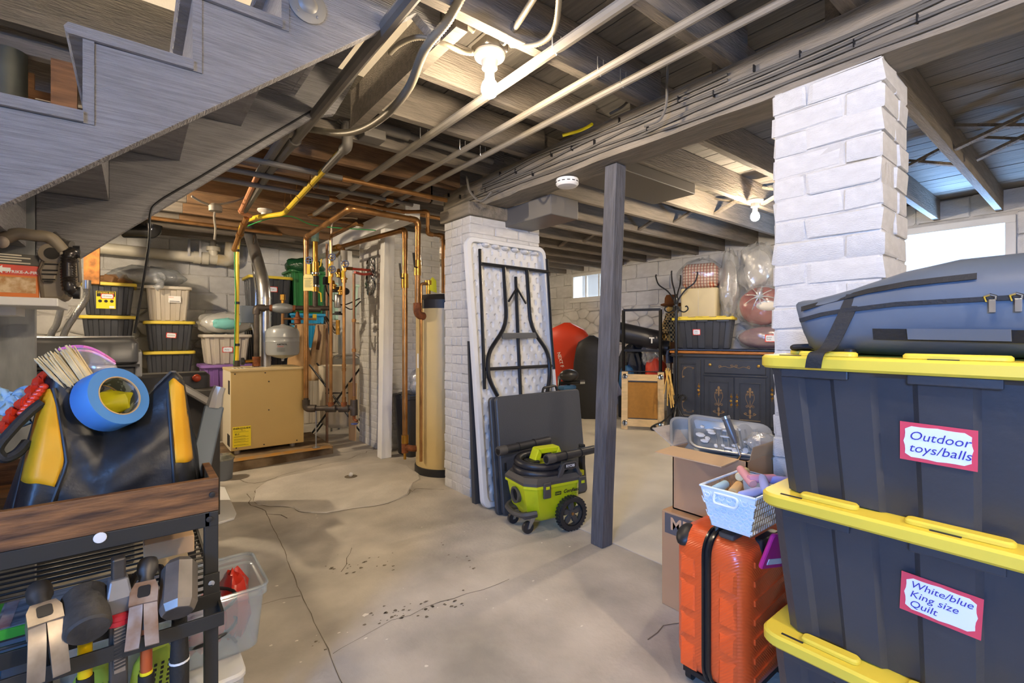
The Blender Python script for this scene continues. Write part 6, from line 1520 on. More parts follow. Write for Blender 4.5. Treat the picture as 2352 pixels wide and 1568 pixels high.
# hammers
M_hsteel = mat('worn_hammer_steel', '#a79c8e', .38, metal=.75, var=.3, scale=14); M_dsteel = mat('dark_hammer_steel', '#5a5754', .45, metal=.7, var=.3, scale=12); M_rub = mat('black_rubber', '#242321', .7, bump=.2, bscale=60)
def hammer_root(name, label, x, rz=0, z=ZS+.04): return thing(name, label, 'hammer' if 'wrench' not in name else 'wrench', (x, HYc, z), rz)
def claw_hammer(label, x, rz, mh, grip, sc_=1., tilt=-.25, straight=False):
    t = hammer_root('claw_hammer', label, x, rz); H = Matrix.Rotation(tilt, 4, 'X') @ Matrix.Scale(sc_, 4)
    b = MB(); b.M = H @ Matrix.Translation((0, 0, .028)); b.lathe([(.015, .070), (.0175, .062), (.0175, .045), (.012, .034), (.014, .018)], 18, (0, 0, 0), 'y'); b.build('striking_face', M_dsteel, t)
    b = MB(); b.M = H @ Matrix.Translation((0, 0, .028)); b.loft([[(x_*.016, .02, z_*.016) for x_, z_ in ((-1, -1), (1, -1), (1, 1), (-1, 1))][::-1], [(x_*.022, .004, z_*.018) for x_, z_ in ((-1, -1), (1, -1), (1, 1), (-1, 1))][::-1], [(x_*.022, -.022, z_*.017) for x_, z_ in ((-1, -1), (1, -1), (1, 1), (-1, 1))][::-1]]); b.build('eye_block', mh, t, angle=30)
    for s in (-1, 1):
        b = MB(); b.M = H @ Matrix.Translation((0, 0, .028)); R = []
        for k in range(7):
            f_ = k/6; y = -.018-.066*f_; z = -.045*f_**1.7 if not straight else -.03*f_; i = .0006+.004*f_*f_; o_ = .021+.005*f_; th = .013*(1-f_)+.0025
            R.append([(s*i, y, z-th), (s*o_, y, z-th*.8), (s*o_, y, z+th*.8), (s*i, y, z+th)][::s])
        b.loft(R); b.build('claw', mh, t, angle=40)
    b = MB(); b.M = H @ Matrix.Translation((0, 0, .046)); b.prism(rrect(.02, .022, .004, 2), 0, .0008); b.build('handle_end', M_black, t)
    return t
t = claw_hammer('large worn claw hammer, leftmost on the hammer bar', -.148, .22, M_hsteel, 0, 1.2, .5)
MB().tube([(0, 0, .02), (0, 0, -.06), (0, 0, -.30)], [.014, .015, .017], 12).build('handle', M_rub, t)
t = hammer_root('rubber_mallet', 'fat dark mallet with a yellow handle on the hammer bar', -.083, .15)
b = MB(); b.M = Matrix.Rotation(.45, 4, 'X') @ Matrix.Translation((0, -.012, .03)); b.lathe([(.034, .05), (.038, .045), (.038, -.045), (.034, -.05), (.001, -.051)], 26, (0, 0, 0), 'y'); b.build('mallet_head', mat('dirty_black_rubber', '#3a3835', .65, var=.4, scale=18, bump=.2), t)
MB().tube([(0, 0, .0), (0, 0, -.03), (0, 0, -.13)], .0125, 14).build('handle', mat('bright_yellow_handle', '#e6c300', .4), t); MB().tube([(0, 0, -.125), (0, 0, -.28)], [.015, .017], 14).build('grip', M_rub, t)
t = hammer_root('pipe_wrench', 'pipe wrench with a red adjusting ring and toothed jaw', -.028, .1)
MB().box(-.012, .012, -.015, .015, .03, .115).build('hook_jaw', M_dsteel, t, smooth=False, bevel=.004)
MB().loft([[(-.02, -.03, .0), (.02, -.03, .0), (.02, .02, .0), (-.02, .02, .0)], [(-.023, -.034, .035), (.022, -.034, .035), (.022, .02, .035), (-.023, .02, .035)], [(-.016, -.022, .072), (.016, -.022, .072), (.016, .012, .072), (-.016, .012, .072)]]).build('wrench_body', mat('cast_wrench_grey', '#7d7d80', .45, metal=.5, var=.15), t, smooth=False, bevel=.004)
b = MB(); b.lathe([(.022, -.014), (.0265, -.011), (.0265, -.001), (.0255, 0), (.0265, .001), (.0265, .011), (.022, .014)], 24, (0, -.012, -.012)); b.build('adjusting_ring', mat('red_enamel_ring', '#c9283a', .25, metal=.2, coat=.5), t)
b = MB(); b.box(-.0095, .0095, -.032, -.012, -.125, -.02)
tj = b.build('toothed_jaw', M_hsteel, t, smooth=False)
for k in range(13): MB().beam((-.010, -.0325, -.115+.0075*k), (.010, -.0325, -.112+.0075*k), .004, .003, up=(0, 0, 1)).build('tooth', M_dsteel, tj, smooth=False)
MB().box(-.016, .016, -.012, .012, -.32, -.02).build('handle', M_dsteel, t, smooth=False, bevel=.004)
t = claw_hammer('rusty straight claw hammer with an orange striped handle', .021, -.12, mat('rusty_hammer_steel', '#8c6a4c', .5, metal=.6, col2='#b5a69a', scale=16), 0, 1.15, .75, True)
MB().tube([(0, 0, .02), (0, 0, -.07)], .011, 12).build('shaft', M_dsteel, t); MB().tube([(0, 0, -.06), (0, 0, -.17)], .0115, 12).build('printed_shaft', mat('orange_band', '#b4562a', .35), t); MB().tube([(0, 0, -.165), (0, 0, -.33)], [.0155, .0165], 14).build('grip', M_rub, t)
MB().tube([(0, 0, -.158), (0, 0, -.168)], .0125, 12).build('yellow_sticker', M_lab, t)
t = hammer_root('sledge_hammer', 'grey octagonal sledge hammer nearest the cart leg', .083, -.1)
b = MB(); b.M = Matrix.Rotation(.7, 4, 'X') @ Matrix.Translation((0, 0, .03)); b.lathe([(.026, .058), (.036, .045), (.037, -.046), (.031, -.062), (.029, -.063)], 8, (0, 0, 0), 'y'); b.build('sledge_head', mat('sledge_steel', '#7c7670', .45, metal=.6, var=.25, scale=10), t, smooth=False)
b = MB(); b.M = Matrix.Rotation(.7, 4, 'X') @ Matrix.Translation((0, 0, .03)); b.lathe([(.028, -.0635), (.001, -.064)], 18, (0, 0, 0), 'y'); b.build('striking_face', M_dsteel, t)
MB().tube([(0, 0, .0), (0, 0, -.05), (0, 0, -.13), (0, 0, -.16)], [.016, .015, .018, .02], 14).build('handle', M_rub, t); MB().tube([(0, 0, -.158), (0, 0, -.163)], .0208, 14).build('white_ring', M_white, t); MB().tube([(0, 0, -.162), (0, 0, -.34)], [.02, .018], 14).build('grip', M_rub, t)

# things on the wire shelf
gc = thing('game_case', 'green-edged plastic game case lying on the wire shelf', 'case', (-.13, 1.53, ZS), .02)
MB().rbox(.235, .15, 0, .022, .006, .002).build('shell', mat('green_case', '#3f9a33', .35), gc)
b = MB().box(-.105, .112, -.07, .07, .022, .0232); b.build('printed_cover', mat('glossy_game_print', '#5a6470', .18, col2='#98a2aa', scale=9, stretch=(1, 7, 1), detail=6), gc, smooth=False)
MB().box(-.1, -.08, -.066, .066, .0232, .0236).build('cover_stripe', mat('red_grey_print', '#8a6a70', .3, col2='#b0a6a6', scale=30), gc, smooth=False)
MB().box(.02, .10, -.066, -.05, .0232, .0236).build('white_panel', M_white, gc, smooth=False)
tag(MB().box(.02, .14, 1.70, 1.84, ZS, ZS+.05).build('small_carton', M_card2, smooth=False, bevel=.003), 'small tan carton at the back of the wire shelf', 'carton')
tag(MB().box(.03, .12, 1.60, 1.66, ZS, ZS+.018).build('wood_offcut', M_pine, smooth=False, bevel=.002), 'pale wood offcut lying on the wire shelf', 'offcut')
t = thing('black_clamp', 'black plastic clamp lying across the wire shelf', 'clamp', (.0, 1.56, ZS))
MB().tube(bend_path([(-.02, -.10, .012), (.005, .05, .014), (.055, .06, .014), (.06, .0, .012), (.055, -.05, .012)], .02), .008, 8).build('frame', M_black, t); MB().box(-.03, -.005, -.11, .06, 0, .012).build('bar', M_dsteel, t, smooth=False, bevel=.002)
# translucent bins under the cart
M_clear = film('clear_bin_plastic', '#cfe0ee', .30, .15); M_bluebin = film('blue_bin_plastic', '#5aa6cf', .55, .25)
def clear_bin(label, x0, x1, y0, y1, z0, z1, m, name='clear_bin', rim=M_clear, lid=None):
    t = thing(name, label, 'bin', ((x0+x1)/2, (y0+y1)/2, z0)); w_, d_, h_ = x1-x0, y1-y0, z1-z0
    rr = lambda w, d, z: [(x, y, z) for x, y in rrect(w, d, .03, 4)]
    b = MB().loft([rr(w_-.06, d_-.06, .004), rr(w_-.045, d_-.045, .012), rr(w_-.016, d_-.016, h_-.03), rr(w_-.012, d_-.012, h_-.028), rr(w_, d_, h_-.026), rr(w_, d_, h_)], (True, False)); b.build('tub', m, t, angle=35, solid=.002)
    P = rr(w_, d_, h_); MB().tube(P+[P[0], P[1]], .005, 6).build('rim', rim, t)
    if lid: b = MB().rbox(w_+.01, d_+.01, h_-.006, h_+.016, .03, .006); b.build('lid', lid, t)
    return t
clear_bin('white-lidded bin on the floor under the cart', -.32, .245, 1.52, 1.87, 0, .175, film('frosted_bin', '#e3e6ea', .7, .35), lid=mat('white_bin_lid', '#e0e0de', .4))
clear_bin('clear bin of red packets sticking out right of the cart', -.16, .318, 1.58, 1.855, .192, .388, M_clear)
for k, (x, y, z, rx, ry, rz_, nm_) in enumerate(((.245, 1.72, .295, .045, .075, .10, 'orange-red foil packet standing'), (.15, 1.67, .29, .07, .07, .075, 'red crinkled packet lying'))):
    tag(MB().ball((x, y, z), rx, ry, rz_, 16, 10, crumple(k*3+1, .16)).build('red_packet', mat('red_foil', '#c23324', .25, coat=.4), angle=40), f'{nm_} in the clear bin', 'packet', 'red packets in the bin')
P = [Vector((.17+.07*math.cos(.35*k), 1.64+.05*math.sin(.35*k), .215+.004*k)) for k in range(40)]
tag(MB().tube(P, .005, 6).build('black_cable', M_black), 'coiled black cable in the clear bin of red packets', 'cable')
t = thing('clear_jar', 'clear plastic container lid standing in the bin of packets', 'container', (.13, 1.66, .30)); b = MB(); b.M = TR(0, 0, 0, .2, .5); b.rbox(.13, .11, 0, .09, .03, .01); b.build('shell', M_clear, t)
clear_bin('blue translucent bin under the cart behind the hammers', -.75, -.19, 1.50, 1.86, .0, .36, M_bluebin, rim=mat('blue_rim', '#4f93b8', .4))
for k in range(2):
    t = thing('lime_clog', f'lime green perforated clog behind the hammers, {("nearer the wrench", "nearer the sledge")[k]}', 'shoe', (-.07+.10*k, 1.545, .2), .3*k-.1, 'lime clogs'); b = MB()
    b.M = Matrix.Rotation(.35, 4, 'X'); b.loft([[(x, y, z) for x, y in rrect(w_, d_, min(w_, d_)*.48, 5)] for w_, d_, z in ((.085, .02, .0), (.095, .03, .05), (.085, .03, .13), (.05, .02, .17))]); b.build('upper', mat('lime_foam', '#a8bf3c', .6), t, angle=60)
    b = MB(); b.M = Matrix.Rotation(.35, 4, 'X')
    for i in range(5):
        for j in range(7): b.cb(-.03+.015*i, -.0155, .03+.016*j, .006, .003, .007)
    b.build('perforations', M_gap, t, smooth=False)['kind'] = 'stuff'
tag(MB().ball((-.36, 1.56, .37), .12, .08, .06, 14, 8, crumple(8, .2)).build('blue_pouch', mat('blue_foil_pouch', '#5f9bd0', .2, coat=.4), angle=40), 'shiny blue pouch lying on the blue bin', 'pouch')

# ------------------------------------------------------------------ tool bag on the cart
M_bagb = mat('black_ballistic_nylon', '#1b1d21', .45, bump=.2, bscale=20, var=.1, scale=8); M_bagy = mat('yellow_nylon', '#d9a012', .55, bump=.15, bscale=10)
tg_ = thing('tool_bag', 'open black tool bag with yellow corner panels in the cart tray', 'tool bag', (-.15, 1.6, .712))
Bl, Br = Vector((-.215, 1.475, .72)), Vector((.132, 1.475, .72))
topu = [(0, 95, 868), (.10, 135, 858), (.26, 185, 935), (.42, 240, 990), (.55, 300, 962), (.72, 360, 890), (.86, 398, 853), (1, 425, 880)]
def top_at(a):
    for (a0, u0, v0), (a1, u1, v1) in zip(topu, topu[1:]):
        if a <= a1: t = (a-a0)/(a1-a0); return on_y(u0+(u1-u0)*t, v0+(v1-v0)*t, 1.56)
    return on_y(*topu[-1][1:], 1.56)
def bag_pt(a, c, off=0):
    bpt = Bl.lerp(Br, a); tp = top_at(a); p = bpt.lerp(tp, c)
    bul = math.sin(PI*c)*.035*math.sin(PI*min(1, max(0, a*.9+.05)))+.012*noise.noise(Vector((a*5, c*4, 3)))+.008*math.sin(9*a+5*c)*c
    edge_ = .06*max(0, (.10-a)/.10)**2+.06*max(0, (a-.92)/.08)**2
    return Vector((p.x, p.y-bul+edge_-off, p.z))
MB().grid(lambda a, c: bag_pt(a, c), 40, 24).build('front_panel', M_bagb, tg_, True, angle=80, solid=.006)
MB().grid(lambda a, c: (lambda p: Vector((p.x*.98, 3.27-p.y, p.z-.02*c)))(bag_pt(a, c)), 30, 16).build('back_panel', M_bagb, tg_, True, angle=80, solid=.006)
for s, a in ((0, 0), (1, 1)):
    MB().grid(lambda q, c: bag_pt(a, c).lerp(Vector((bag_pt(a, c).x*.98, 3.27-bag_pt(a, c).y, bag_pt(a, c).z-.02*c)), q)+Vector(((.03 if a else -.03)*math.sin(PI*q)*(1-.7*c), 0, -.06*math.sin(PI*q)*c)), 8, 14).build('end_gusset', M_bagb, tg_, True, angle=80, solid=.006)
MB().box(-.21, .13, 1.47, 1.79, .714, .722).build('base', M_bagb, tg_, True, smooth=False)
def patch(al, ar, c0, c1, n=14):
    MB().grid(lambda q, c: (lambda cc: bag_pt(al(cc)+(ar(cc)-al(cc))*q, cc, .005))(c0+(c1-c0)*c), 10, n).build('corner_panel', M_bagy, tg_, True, angle=80, solid=.004)
patch(lambda c: .004, lambda c: .215-.16*max(0, (c-.5)/.42)**1.4-.03*max(0, .45-c)/.2, .28, .90)
patch(lambda c: .855-.05*(c-.3), lambda c: .995, .30, .95)
for (pts, r) in (([(.235-.16*max(0, (c-.5)/.42)**1.4-.03*max(0, .45-c)/.2, c) for c in [k/10 for k in range(1, 10)]], .004), ([(.842-.05*(k/10-.3), k/10) for k in range(0, 10)], .004)):
    MB().tube([bag_pt(a, c, .006) for a, c in pts], r, 6).build('piping', M_black, tg_, True)
zp = [bag_pt(k/40, 1, -.002)+Vector((0, .004, 0)) for k in range(3, 39)]; MB().tube(zp, .006, 6).build('zipper_edge', mat('zipper_steel', '#6f6a62', .45, metal=.5, bump=.6, bscale=200), tg_, True)
MB().tube(smooth_path([on_y(96, 925, 1.56), on_y(70, 945, 1.55), on_y(30, 985, 1.53), on_y(-5, 1030, 1.52), on_y(10, 1052, 1.52), on_y(40, 1040, 1.53), on_y(62, 1015, 1.55)], 6), .011, 8).build('shoulder_strap', M_web, tg_, True)
# tape roll
tp_ = thing('tape_roll', 'large roll of blue painters tape sticking out of the tool bag', 'tape', on_y(262, 912, 1.49))
tn = Vector((.60, -.70, .36)).normalized(); tM = basis(on_y(276, 908, 1.50), Vector((0, 0, 1)).cross(tn)*1, (0, 0, 1)); tM = basis(tM.translation, Vector((0, 0, 1)).cross(tn), tn.cross(Vector((0, 0, 1)).cross(tn)))
b = MB(); b.M = tM; b.lathe([(.049, .0), (.072, .0), (.0735, -.003), (.0735, -.052), (.072, -.055), (.049, -.055)], 44, cap=False); b.build('blue_tape', mat('blue_tape', '#3f7fc4', .6, var=.05), tp_, True)
b = MB(); b.M = tM; b.lathe([(.049, -.055), (.049, .001), (.0465, .001), (.0465, -.055)], 40, cap=False); b.build('cardboard_core', mat('kraft_core', '#c0a070', .8), tp_, True)
b = MB(); b.M = tM; b.lathe([(.0464, -.05), (.0463, -.003)], 40, cap=False); b.build('printed_liner', mat('core_print', '#3d4650', .4, col2='#8e98a2', scale=60, stretch=(1, 1, .4), contrast=(.52, .56)), tp_, True)
b = MB(); b.ball(on_y(262, 925, 1.56), .05, .03, .03, 12, 8, crumple(4, .25)); tag(b.build('yellow_rag', mat('lime_yellow_film', '#c8c01e', .35), angle=40), 'crumpled yellow-green plastic seen through the tape roll', 'plastic')
# brush and zip bag
br = thing('paint_brush', 'wide paint brush with cream bristles in the tool bag', 'paint brush', on_y(165, 850, 1.58))
q0, q1 = on_y(182, 880, 1.57), on_y(122, 808, 1.57); d = (q1-q0).normalized(); sd_ = d.cross(Vector((0, -1, .2))).normalized(); M_br = basis(q0, d, sd_)
Lb = (q1-q0).length
b = MB(); 
for i in range(90):
    s = random.uniform(-.030, .030); h = random.uniform(-.010, .010); l = Lb*random.uniform(.82, 1.06)
    p0 = M_br @ Vector((0, s, h)); p1 = M_br @ Vector((l, s*1.25+random.uniform(-.004, .004), h*1.3)); b.tube([p0, p1], [.0032, .0012], 4)
b.build('bristles', mat('cream_bristle', '#d9c79c', .7, var=.12, scale=30), br, True)['kind'] = 'stuff'
b = MB(); b.M = M_br; b.box(-.04, .006, -.033, .033, -.012, .012); b.build('ferrule', mat('dark_ferrule', '#3a3a3c', .35, metal=.6), br, True, smooth=False, bevel=.004); b = MB(); b.M = M_br; b.tube([(-.04, 0, 0), (-.08, 0, 0), (-.15, 0, 0)], [.02, .013, .011], 12); b.build('handle', M_black, br, True)
zb_ = thing('zip_bag', 'clear zip bag with a pink closing strip in the tool bag', 'bag', on_y(215, 830, 1.62))
P00, P10, P01, P11 = on_y(135, 800, 1.63), on_y(262, 830, 1.60), on_y(205, 915, 1.60), on_y(290, 890, 1.58)
def zbf(a, c): p = P00.lerp(P10, a).lerp(P01.lerp(P11, a), c); return p+Vector((0, -.03*math.sin(PI*a)*math.sin(PI*c)+.012*noise.noise(Vector((a*6, c*6, 1))), .022*math.sin(PI*a)*(1-c)))
MB().grid(zbf, 16, 14).build('film', film('zip_film', '#e6e2ea', .30, .08, bump=.8), zb_, True, angle=60); MB().grid(lambda a, c: zbf(a, c)+Vector((0, .03, 0)), 12, 10).build('film_back', MATS['zip_film'], zb_, True, angle=60)
MB().tube([zbf(k/16, .02) for k in range(17)], .004, 6).build('zip_strip', mat('pink_strip', '#e07ab4', .4), zb_, True); MB().tube([zbf(k/16, .10) for k in range(17)], .003, 6).build('zip_strip', mat('pale_pink_strip', '#e8b0d0', .4), zb_, True)
# leaning blue-grey bar and steel cup in the tray
lv = thing('caulking_gun', 'slate blue metal bar tool leaning out of the cart tray corner', 'tool', on_y(450, 1095, 1.6))
a_, c_ = on_y(455, 1098, 1.58), on_y(492, 935, 1.66); MB().beam(a_, c_, .03, .05, up=(1, 0, .2)).build('bar', mat('blue_grey_metal', '#5c6672', .4, metal=.4), lv, True, smooth=False, bevel=.004)
MB().tube([c_, on_y(498, 905, 1.66), on_y(505, 888, 1.66)], [.022, .018, .016], 8).build('hooked_end', mat('pale_alloy', '#b8b6b0', .35, metal=.5), lv, True, angle=20)
t = thing('steel_cup', 'small steel cup standing in the corner of the tray', 'cup', (.115, 1.64, .712)); MB().lathe([(.022, 0), (.026, .002), (.028, .085), (.025, .085), (.022, .01)], 24).build('wall', mat('dark_glossy_cup', '#44464a', .2, metal=.6), t); MB().lathe([(.03, .084), (.03, .089), (.024, .089)], 24, cap=False).build('rim', M_chrome, t)
b = MB(); b.ball((.10, 1.70, .80), .03, .03, .035, 12, 8, crumple(2, .2)); tag(b.build('crumpled_wrapper', mat('brown_glossy_wrapper', '#5a5044', .25), angle=40), 'crumpled dark wrapper beside the tool bag end', 'wrapper')
tag(MB().tube([(.075, 1.68, .735), (.08, 1.70, .86)], .016, 12).build('white_tube', M_white), 'white capped tube standing behind the tool bag', 'tube')
# left of the bag: garland, cloth, grey case, pink pouch
gl = thing('red_garland', 'string of red plastic clips draped beside the tool bag', 'garland', on_y(60, 930, 1.62))
for k in range(13):
    f_ = k/12; p = on_y(100-90*f_+random.uniform(-5, 5), 868+112*f_+random.uniform(-6, 6), 1.60+random.uniform(-.02, .02))
    MB().ball(p, .013, .011, .011, 8, 6, lambda a, th: .3*math.sin(3*a)).build('clip', mat('red_translucent', '#d23a24', .3), gl, True)
for k in range(8):
    f_ = k/7; p = on_y(100-50*f_, 888+60*f_, 1.57); MB().ball(p, .009, .009, .008, 8, 6).build('clip', MATS['red_translucent'], gl, True)
b = MB().grid(lambda a, c: on_y(-40+110*a, 905+70*c-14*math.sin(3*a), 1.66-.05*c)+Vector((0, .02*noise.noise(Vector((a*7, c*7, 0))), .012*math.sin(8*a+5*c))), 16, 12); tag(b.build('blue_cloth', mat('light_blue_cloth', '#8fb3cf', .9, var=.12, bump=.4, bscale=40), angle=80, solid=.012), 'bunched light blue cloth at the left of the tray', 'cloth')
tag(MB().box(-.62, -.42, 1.5, 1.72, .712, .87).build('grey_drawer_case', mat('cool_grey_plastic', '#83868c', .5), smooth=False, bevel=.006), 'grey plastic case in the tray left of the tool bag', 'case')
tag(MB().box(-.60, -.40, 1.52, 1.70, .871, .90).build('blue_tray', film('blue_clear_lid', '#5f8fd0', .7, .2), smooth=False, bevel=.008), 'translucent blue tray on the grey plastic case', 'tray')
tag(MB().ball((-.47, 1.47, .895), .035, .03, .02, 12, 8, crumple(1, .15)).build('pink_pouch', mat('pink_film', '#e28ac0', .35), angle=40), 'small pink pouch at the left edge beside the strap', 'pouch')

# ------------------------------------------------------------------ shelf under the stairs with power tool and fire-starter box
sh = thing('storage_shelf', 'white shelf board under the stairs holding the power tool', 'shelf', (-.55, 2.15, 1.2))
MB().box(-.54, -.19, 2.08, 2.38, 1.232, 1.258).build('board', M_whitep, sh, True, smooth=False, bevel=.003); MB().box(-.54, -.30, 2.20, 2.36, 1.205, 1.232).build('cleat', M_whitep, sh, True, smooth=False)
MB().box(-.54, -.33, 2.04, 2.06, 1.28, 1.33).build('front_lip', M_whitep, sh, True, smooth=False, bevel=.003)
MB().box(-.54, -.50, 2.1, 2.4, .0, 1.205).build('support_panel', M_whitep, sh, True, smooth=False)
MB().box(-.40, -.345, 2.06, 2.085, 1.235, 1.275).build('blue_tape_patch', mat('pale_blue_tape', '#8fb2e0', .6), sh, True, smooth=False)
fb = thing('firestarter_box', 'orange fire-starter carton on the white shelf under the stairs', 'box', (-.352, 2.24, 1.259), .12)
M_fo = mat('orange_carton', '#e07a1c', .5)
MB().box(-.10, .10, -.09, .09, 0, .105).build('carton', M_fo, fb, smooth=False, bevel=.002)
MB().box(.008, .092, -.0912, -.09, .016, .066).build('picture_panel', mat('shavings_print', '#b98a52', .6, col2='#e0c8a0', scale=60), fb, smooth=False)
MB().box(.0, .0985, -.0912, -.09, .072, .104).build('red_panel', mat('red_print', '#d4432c', .5), fb, smooth=False); lettering('STRIKE-A-FIRE', .0125, basis((.063, -.0916, .082), (1, 0, 0), (0, 0, 1)), M_white, fb, bold=.0003)
b = MB(); b.M = basis((.022, -.0915, .088), (1, 0, 0), (0, 0, 1)); b.prism([(-.018, 0), (-.004, .013), (-.004, .006), (.014, .006), (.014, -.006), (-.004, -.006), (-.004, -.013)], 0, .0006); b.build('arrow_mark', M_white, fb, smooth=False)
lettering('STARTERS', .012, basis((-.048, -.0912, .086), (1, 0, 0), (0, 0, 1)), M_ink, fb)
MB().box(-.10, .10, -.092, .09, .105, .14).build('top_panel', mat('dark_print_panel', '#4a463e', .6), fb, smooth=False)
b = MB()
for k in range(4): b.box(-.08, .08-.02*(k % 2), -.0928, -.092, .109+.008*k, .113+.008*k)
b.build('print_lines', mat('cream_print', '#cfc6b0', .6), fb, smooth=False)['kind'] = 'stuff'
pt_ = thing('power_tool', 'olive brown power tool with vents and a corrugated black tube', 'power tool', on_y(130, 690, 2.17))
YT = 2.14; q = lambda u, v, y=YT: on_y(u, v, y)
M_olive = mat('olive_brown_plastic', '#7d7260', .45); 
def pprism(name, pts, y0, y1, m, parent=pt_, bevel=.005): 
    b = MB(); b.loft([[on_y(u, v, YT)+Vector((0, y0, 0)) for u, v in pts], [on_y(u, v, YT)+Vector((0, y1, 0)) for u, v in pts]]); return b.build(name, m, parent, True, smooth=False, bevel=bevel)
pprism('housing', [(92, 690), (84, 620), (95, 590), (102, 565), (150, 570), (178, 578), (182, 640), (150, 688)], .0, .13, M_olive, bevel=.012)
pprism('vent_panel', [(97, 648), (90, 622), (104, 598), (138, 602), (128, 648)], -.012, .01, M_olive, bevel=.006)
for k, (u0_, u1_, v) in enumerate(((102, 134, 606), (97, 133, 620), (95, 131, 629), (97, 127, 641), (101, 122, 646))): MB().beam(on_y(u0_, v, YT-.014), on_y(u1_, v+1, YT-.014), .004, .004).build('vent_slot', M_gap, pt_, True, smooth=False)
b = MB(); b.M = basis(on_y(119, 582, YT-.005), (1, 0, 0), (0, 0, 1)); b.lathe([(.036, -.02), (.032, .004), (.022, .006)], 24); b.build('intake_boss', M_olive, pt_, True); b = MB(); b.M = basis(on_y(119, 582, YT-.012), (1, 0, 0), (0, 0, 1)); b.lathe([(.019, .002), (.001, .0025)], 24); b.build('intake_hole', M_gap, pt_, True)
MB().tube(smooth_path([q(8, 548), q(40, 537), q(80, 541), (q(112, 545)), q(130, 560), q(145, 578)], 6), [.019]*31, 12).build('handle', M_olive, pt_, True)
b = MB(); b.ball(q(5, 556, 2.1), .016, .016, .018, 12, 8); b.build('knob', mat('worn_knob', '#9a8d80', .5), pt_, True)
P, R = spiral_r(smooth_path([q(176, 582, 2.1), q(163, 582, 2.09), q(157, 600, 2.09), q(157, 640, 2.09), q(160, 662, 2.09), q(172, 672, 2.1)], 6), .0185, .0018, .008); MB().tube(P, R, 14).build('corrugated_tube', mat('shiny_black_tube', '#2a2623', .2), pt_, True, angle=80)
for v in (578, 672): MB().cyl(q(168, v, 2.1), q(184, v+1, 2.1), .02, 14).build('tube_end', M_black, pt_, True)
for p0, p1 in (((178, 595), (182, 648)), ((172, 600), (182, 600)), ((172, 636), (182, 636))): MB().tube([q(*p0, 2.11), q(*p1, 2.11)], .003, 6).build('guard_wire', M_dgr, pt_, True)
MB().tube(smooth_path([q(126, 535, 2.2), q(140, 550, 2.18), q(152, 560, 2.16), q(165, 563, 2.15)], 5), [.006]*6+[.010]*5+[.014]*5, 10).build('spout', M_dgr, pt_, True)
t = thing('braided_hoses', 'pair of braided steel hoses curving down behind the grey appliance', 'hose', on_y(150, 700, 2.9))
for pts in ([(141, 690), (138, 715), (130, 745), (115, 780), (108, 900), (106, 1150)], [(199, 660), (195, 690), (172, 725), (143, 780), (125, 900), (122, 1150)]):
    MB().tube(smooth_path([on_y(u, v, 4.4) for u, v in pts], 6), .019, 12).build('hose', mat('braided_steel', '#a3a3a0', .3, metal=.8, bump=.5, bscale=150), t, True)
    c = on_y(*pts[0], 4.4); MB().cyl(c-Vector((0, 0, .01)), c+Vector((0, 0, .05)), .024, 12).build('end_fitting', M_steel, t, True)

# ------------------------------------------------------------------ dark grey appliance
M_app = mat('dark_grey_appliance', '#4b4c4f', .35, metal=.2, var=.05)
ap = thing('laundry_machine', 'dark grey laundry machine with a flat lid behind the tool bag', 'appliance', (-.37, 3.35, 0))
MB().box(-.75, .0, 3.02, 3.62, 0, .99).build('cabinet', M_app, ap, True, smooth=False, bevel=.015)
b = MB().loft([[(x-.372, y+3.31, z) for x, y in rrect(w_, d_, .03, 4)] for w_, d_, z in ((.76, .62, 1.0), (.775, .64, 1.01), (.775, .64, 1.10), (.74, .60, 1.128), (.70, .56, 1.134))]); b.build('lid', M_app, ap, True, angle=40)
MB().box(-.75, .02, 2.995, 3.02, .985, .997).build('front_seam', M_black, ap, True, smooth=False)
MB().box(.0, .03, 3.03, 3.5, .93, 1.06).build('side_trim', mat('light_grey_trim', '#8c8d8f', .35, metal=.3), ap, True, smooth=False, bevel=.008)
MB().box(-.3, -.0, 3.05, 3.3, 1.134, 1.137).build('lid_pale_panel', mat('light_grey_trim', '#8c8d8f', .35), ap, True, smooth=False)  # light grey sheet on the lid top
p = on_y(385, 868, 3.6); t = thing('padded_case', 'black padded case standing right of the laundry machine', 'case', (p.x, 3.75, 0)); MB().rbox(.46, .2, 0, .9, .04, .02).build('shell', M_vin, t)
b = MB(); q0 = on_y(445, 905, 3.4); b.M = TR(q0.x, q0.y, q0.z, .1, 0, .65); b.rbox(.26, .3, -.02, .02, .03, .008); t = b.build('metal_sheet', mat('silver_grey_panel', '#9a9892', .4, metal=.3)); tag(t, 'tilted silver grey sheet leaning over the clutter by the purple tote', 'sheet')
tag(MB().cb(q0.x+.02, q0.y+.2, .4, .25, .25, .8).build('clutter_crate', mat('dark_clutter', '#3d3a36', .7), smooth=False, bevel=.01), 'dark crate supporting the tilted silver sheet', 'crate')
b = MB(); b.ball(on_y(452, 868, 3.6), .025, .025, .025, 12, 8); tag(b.build('red_ornament', mat('amber_red_glass', '#a03a20', .15)), 'small amber red ball beside the silver sheet', 'ornament')

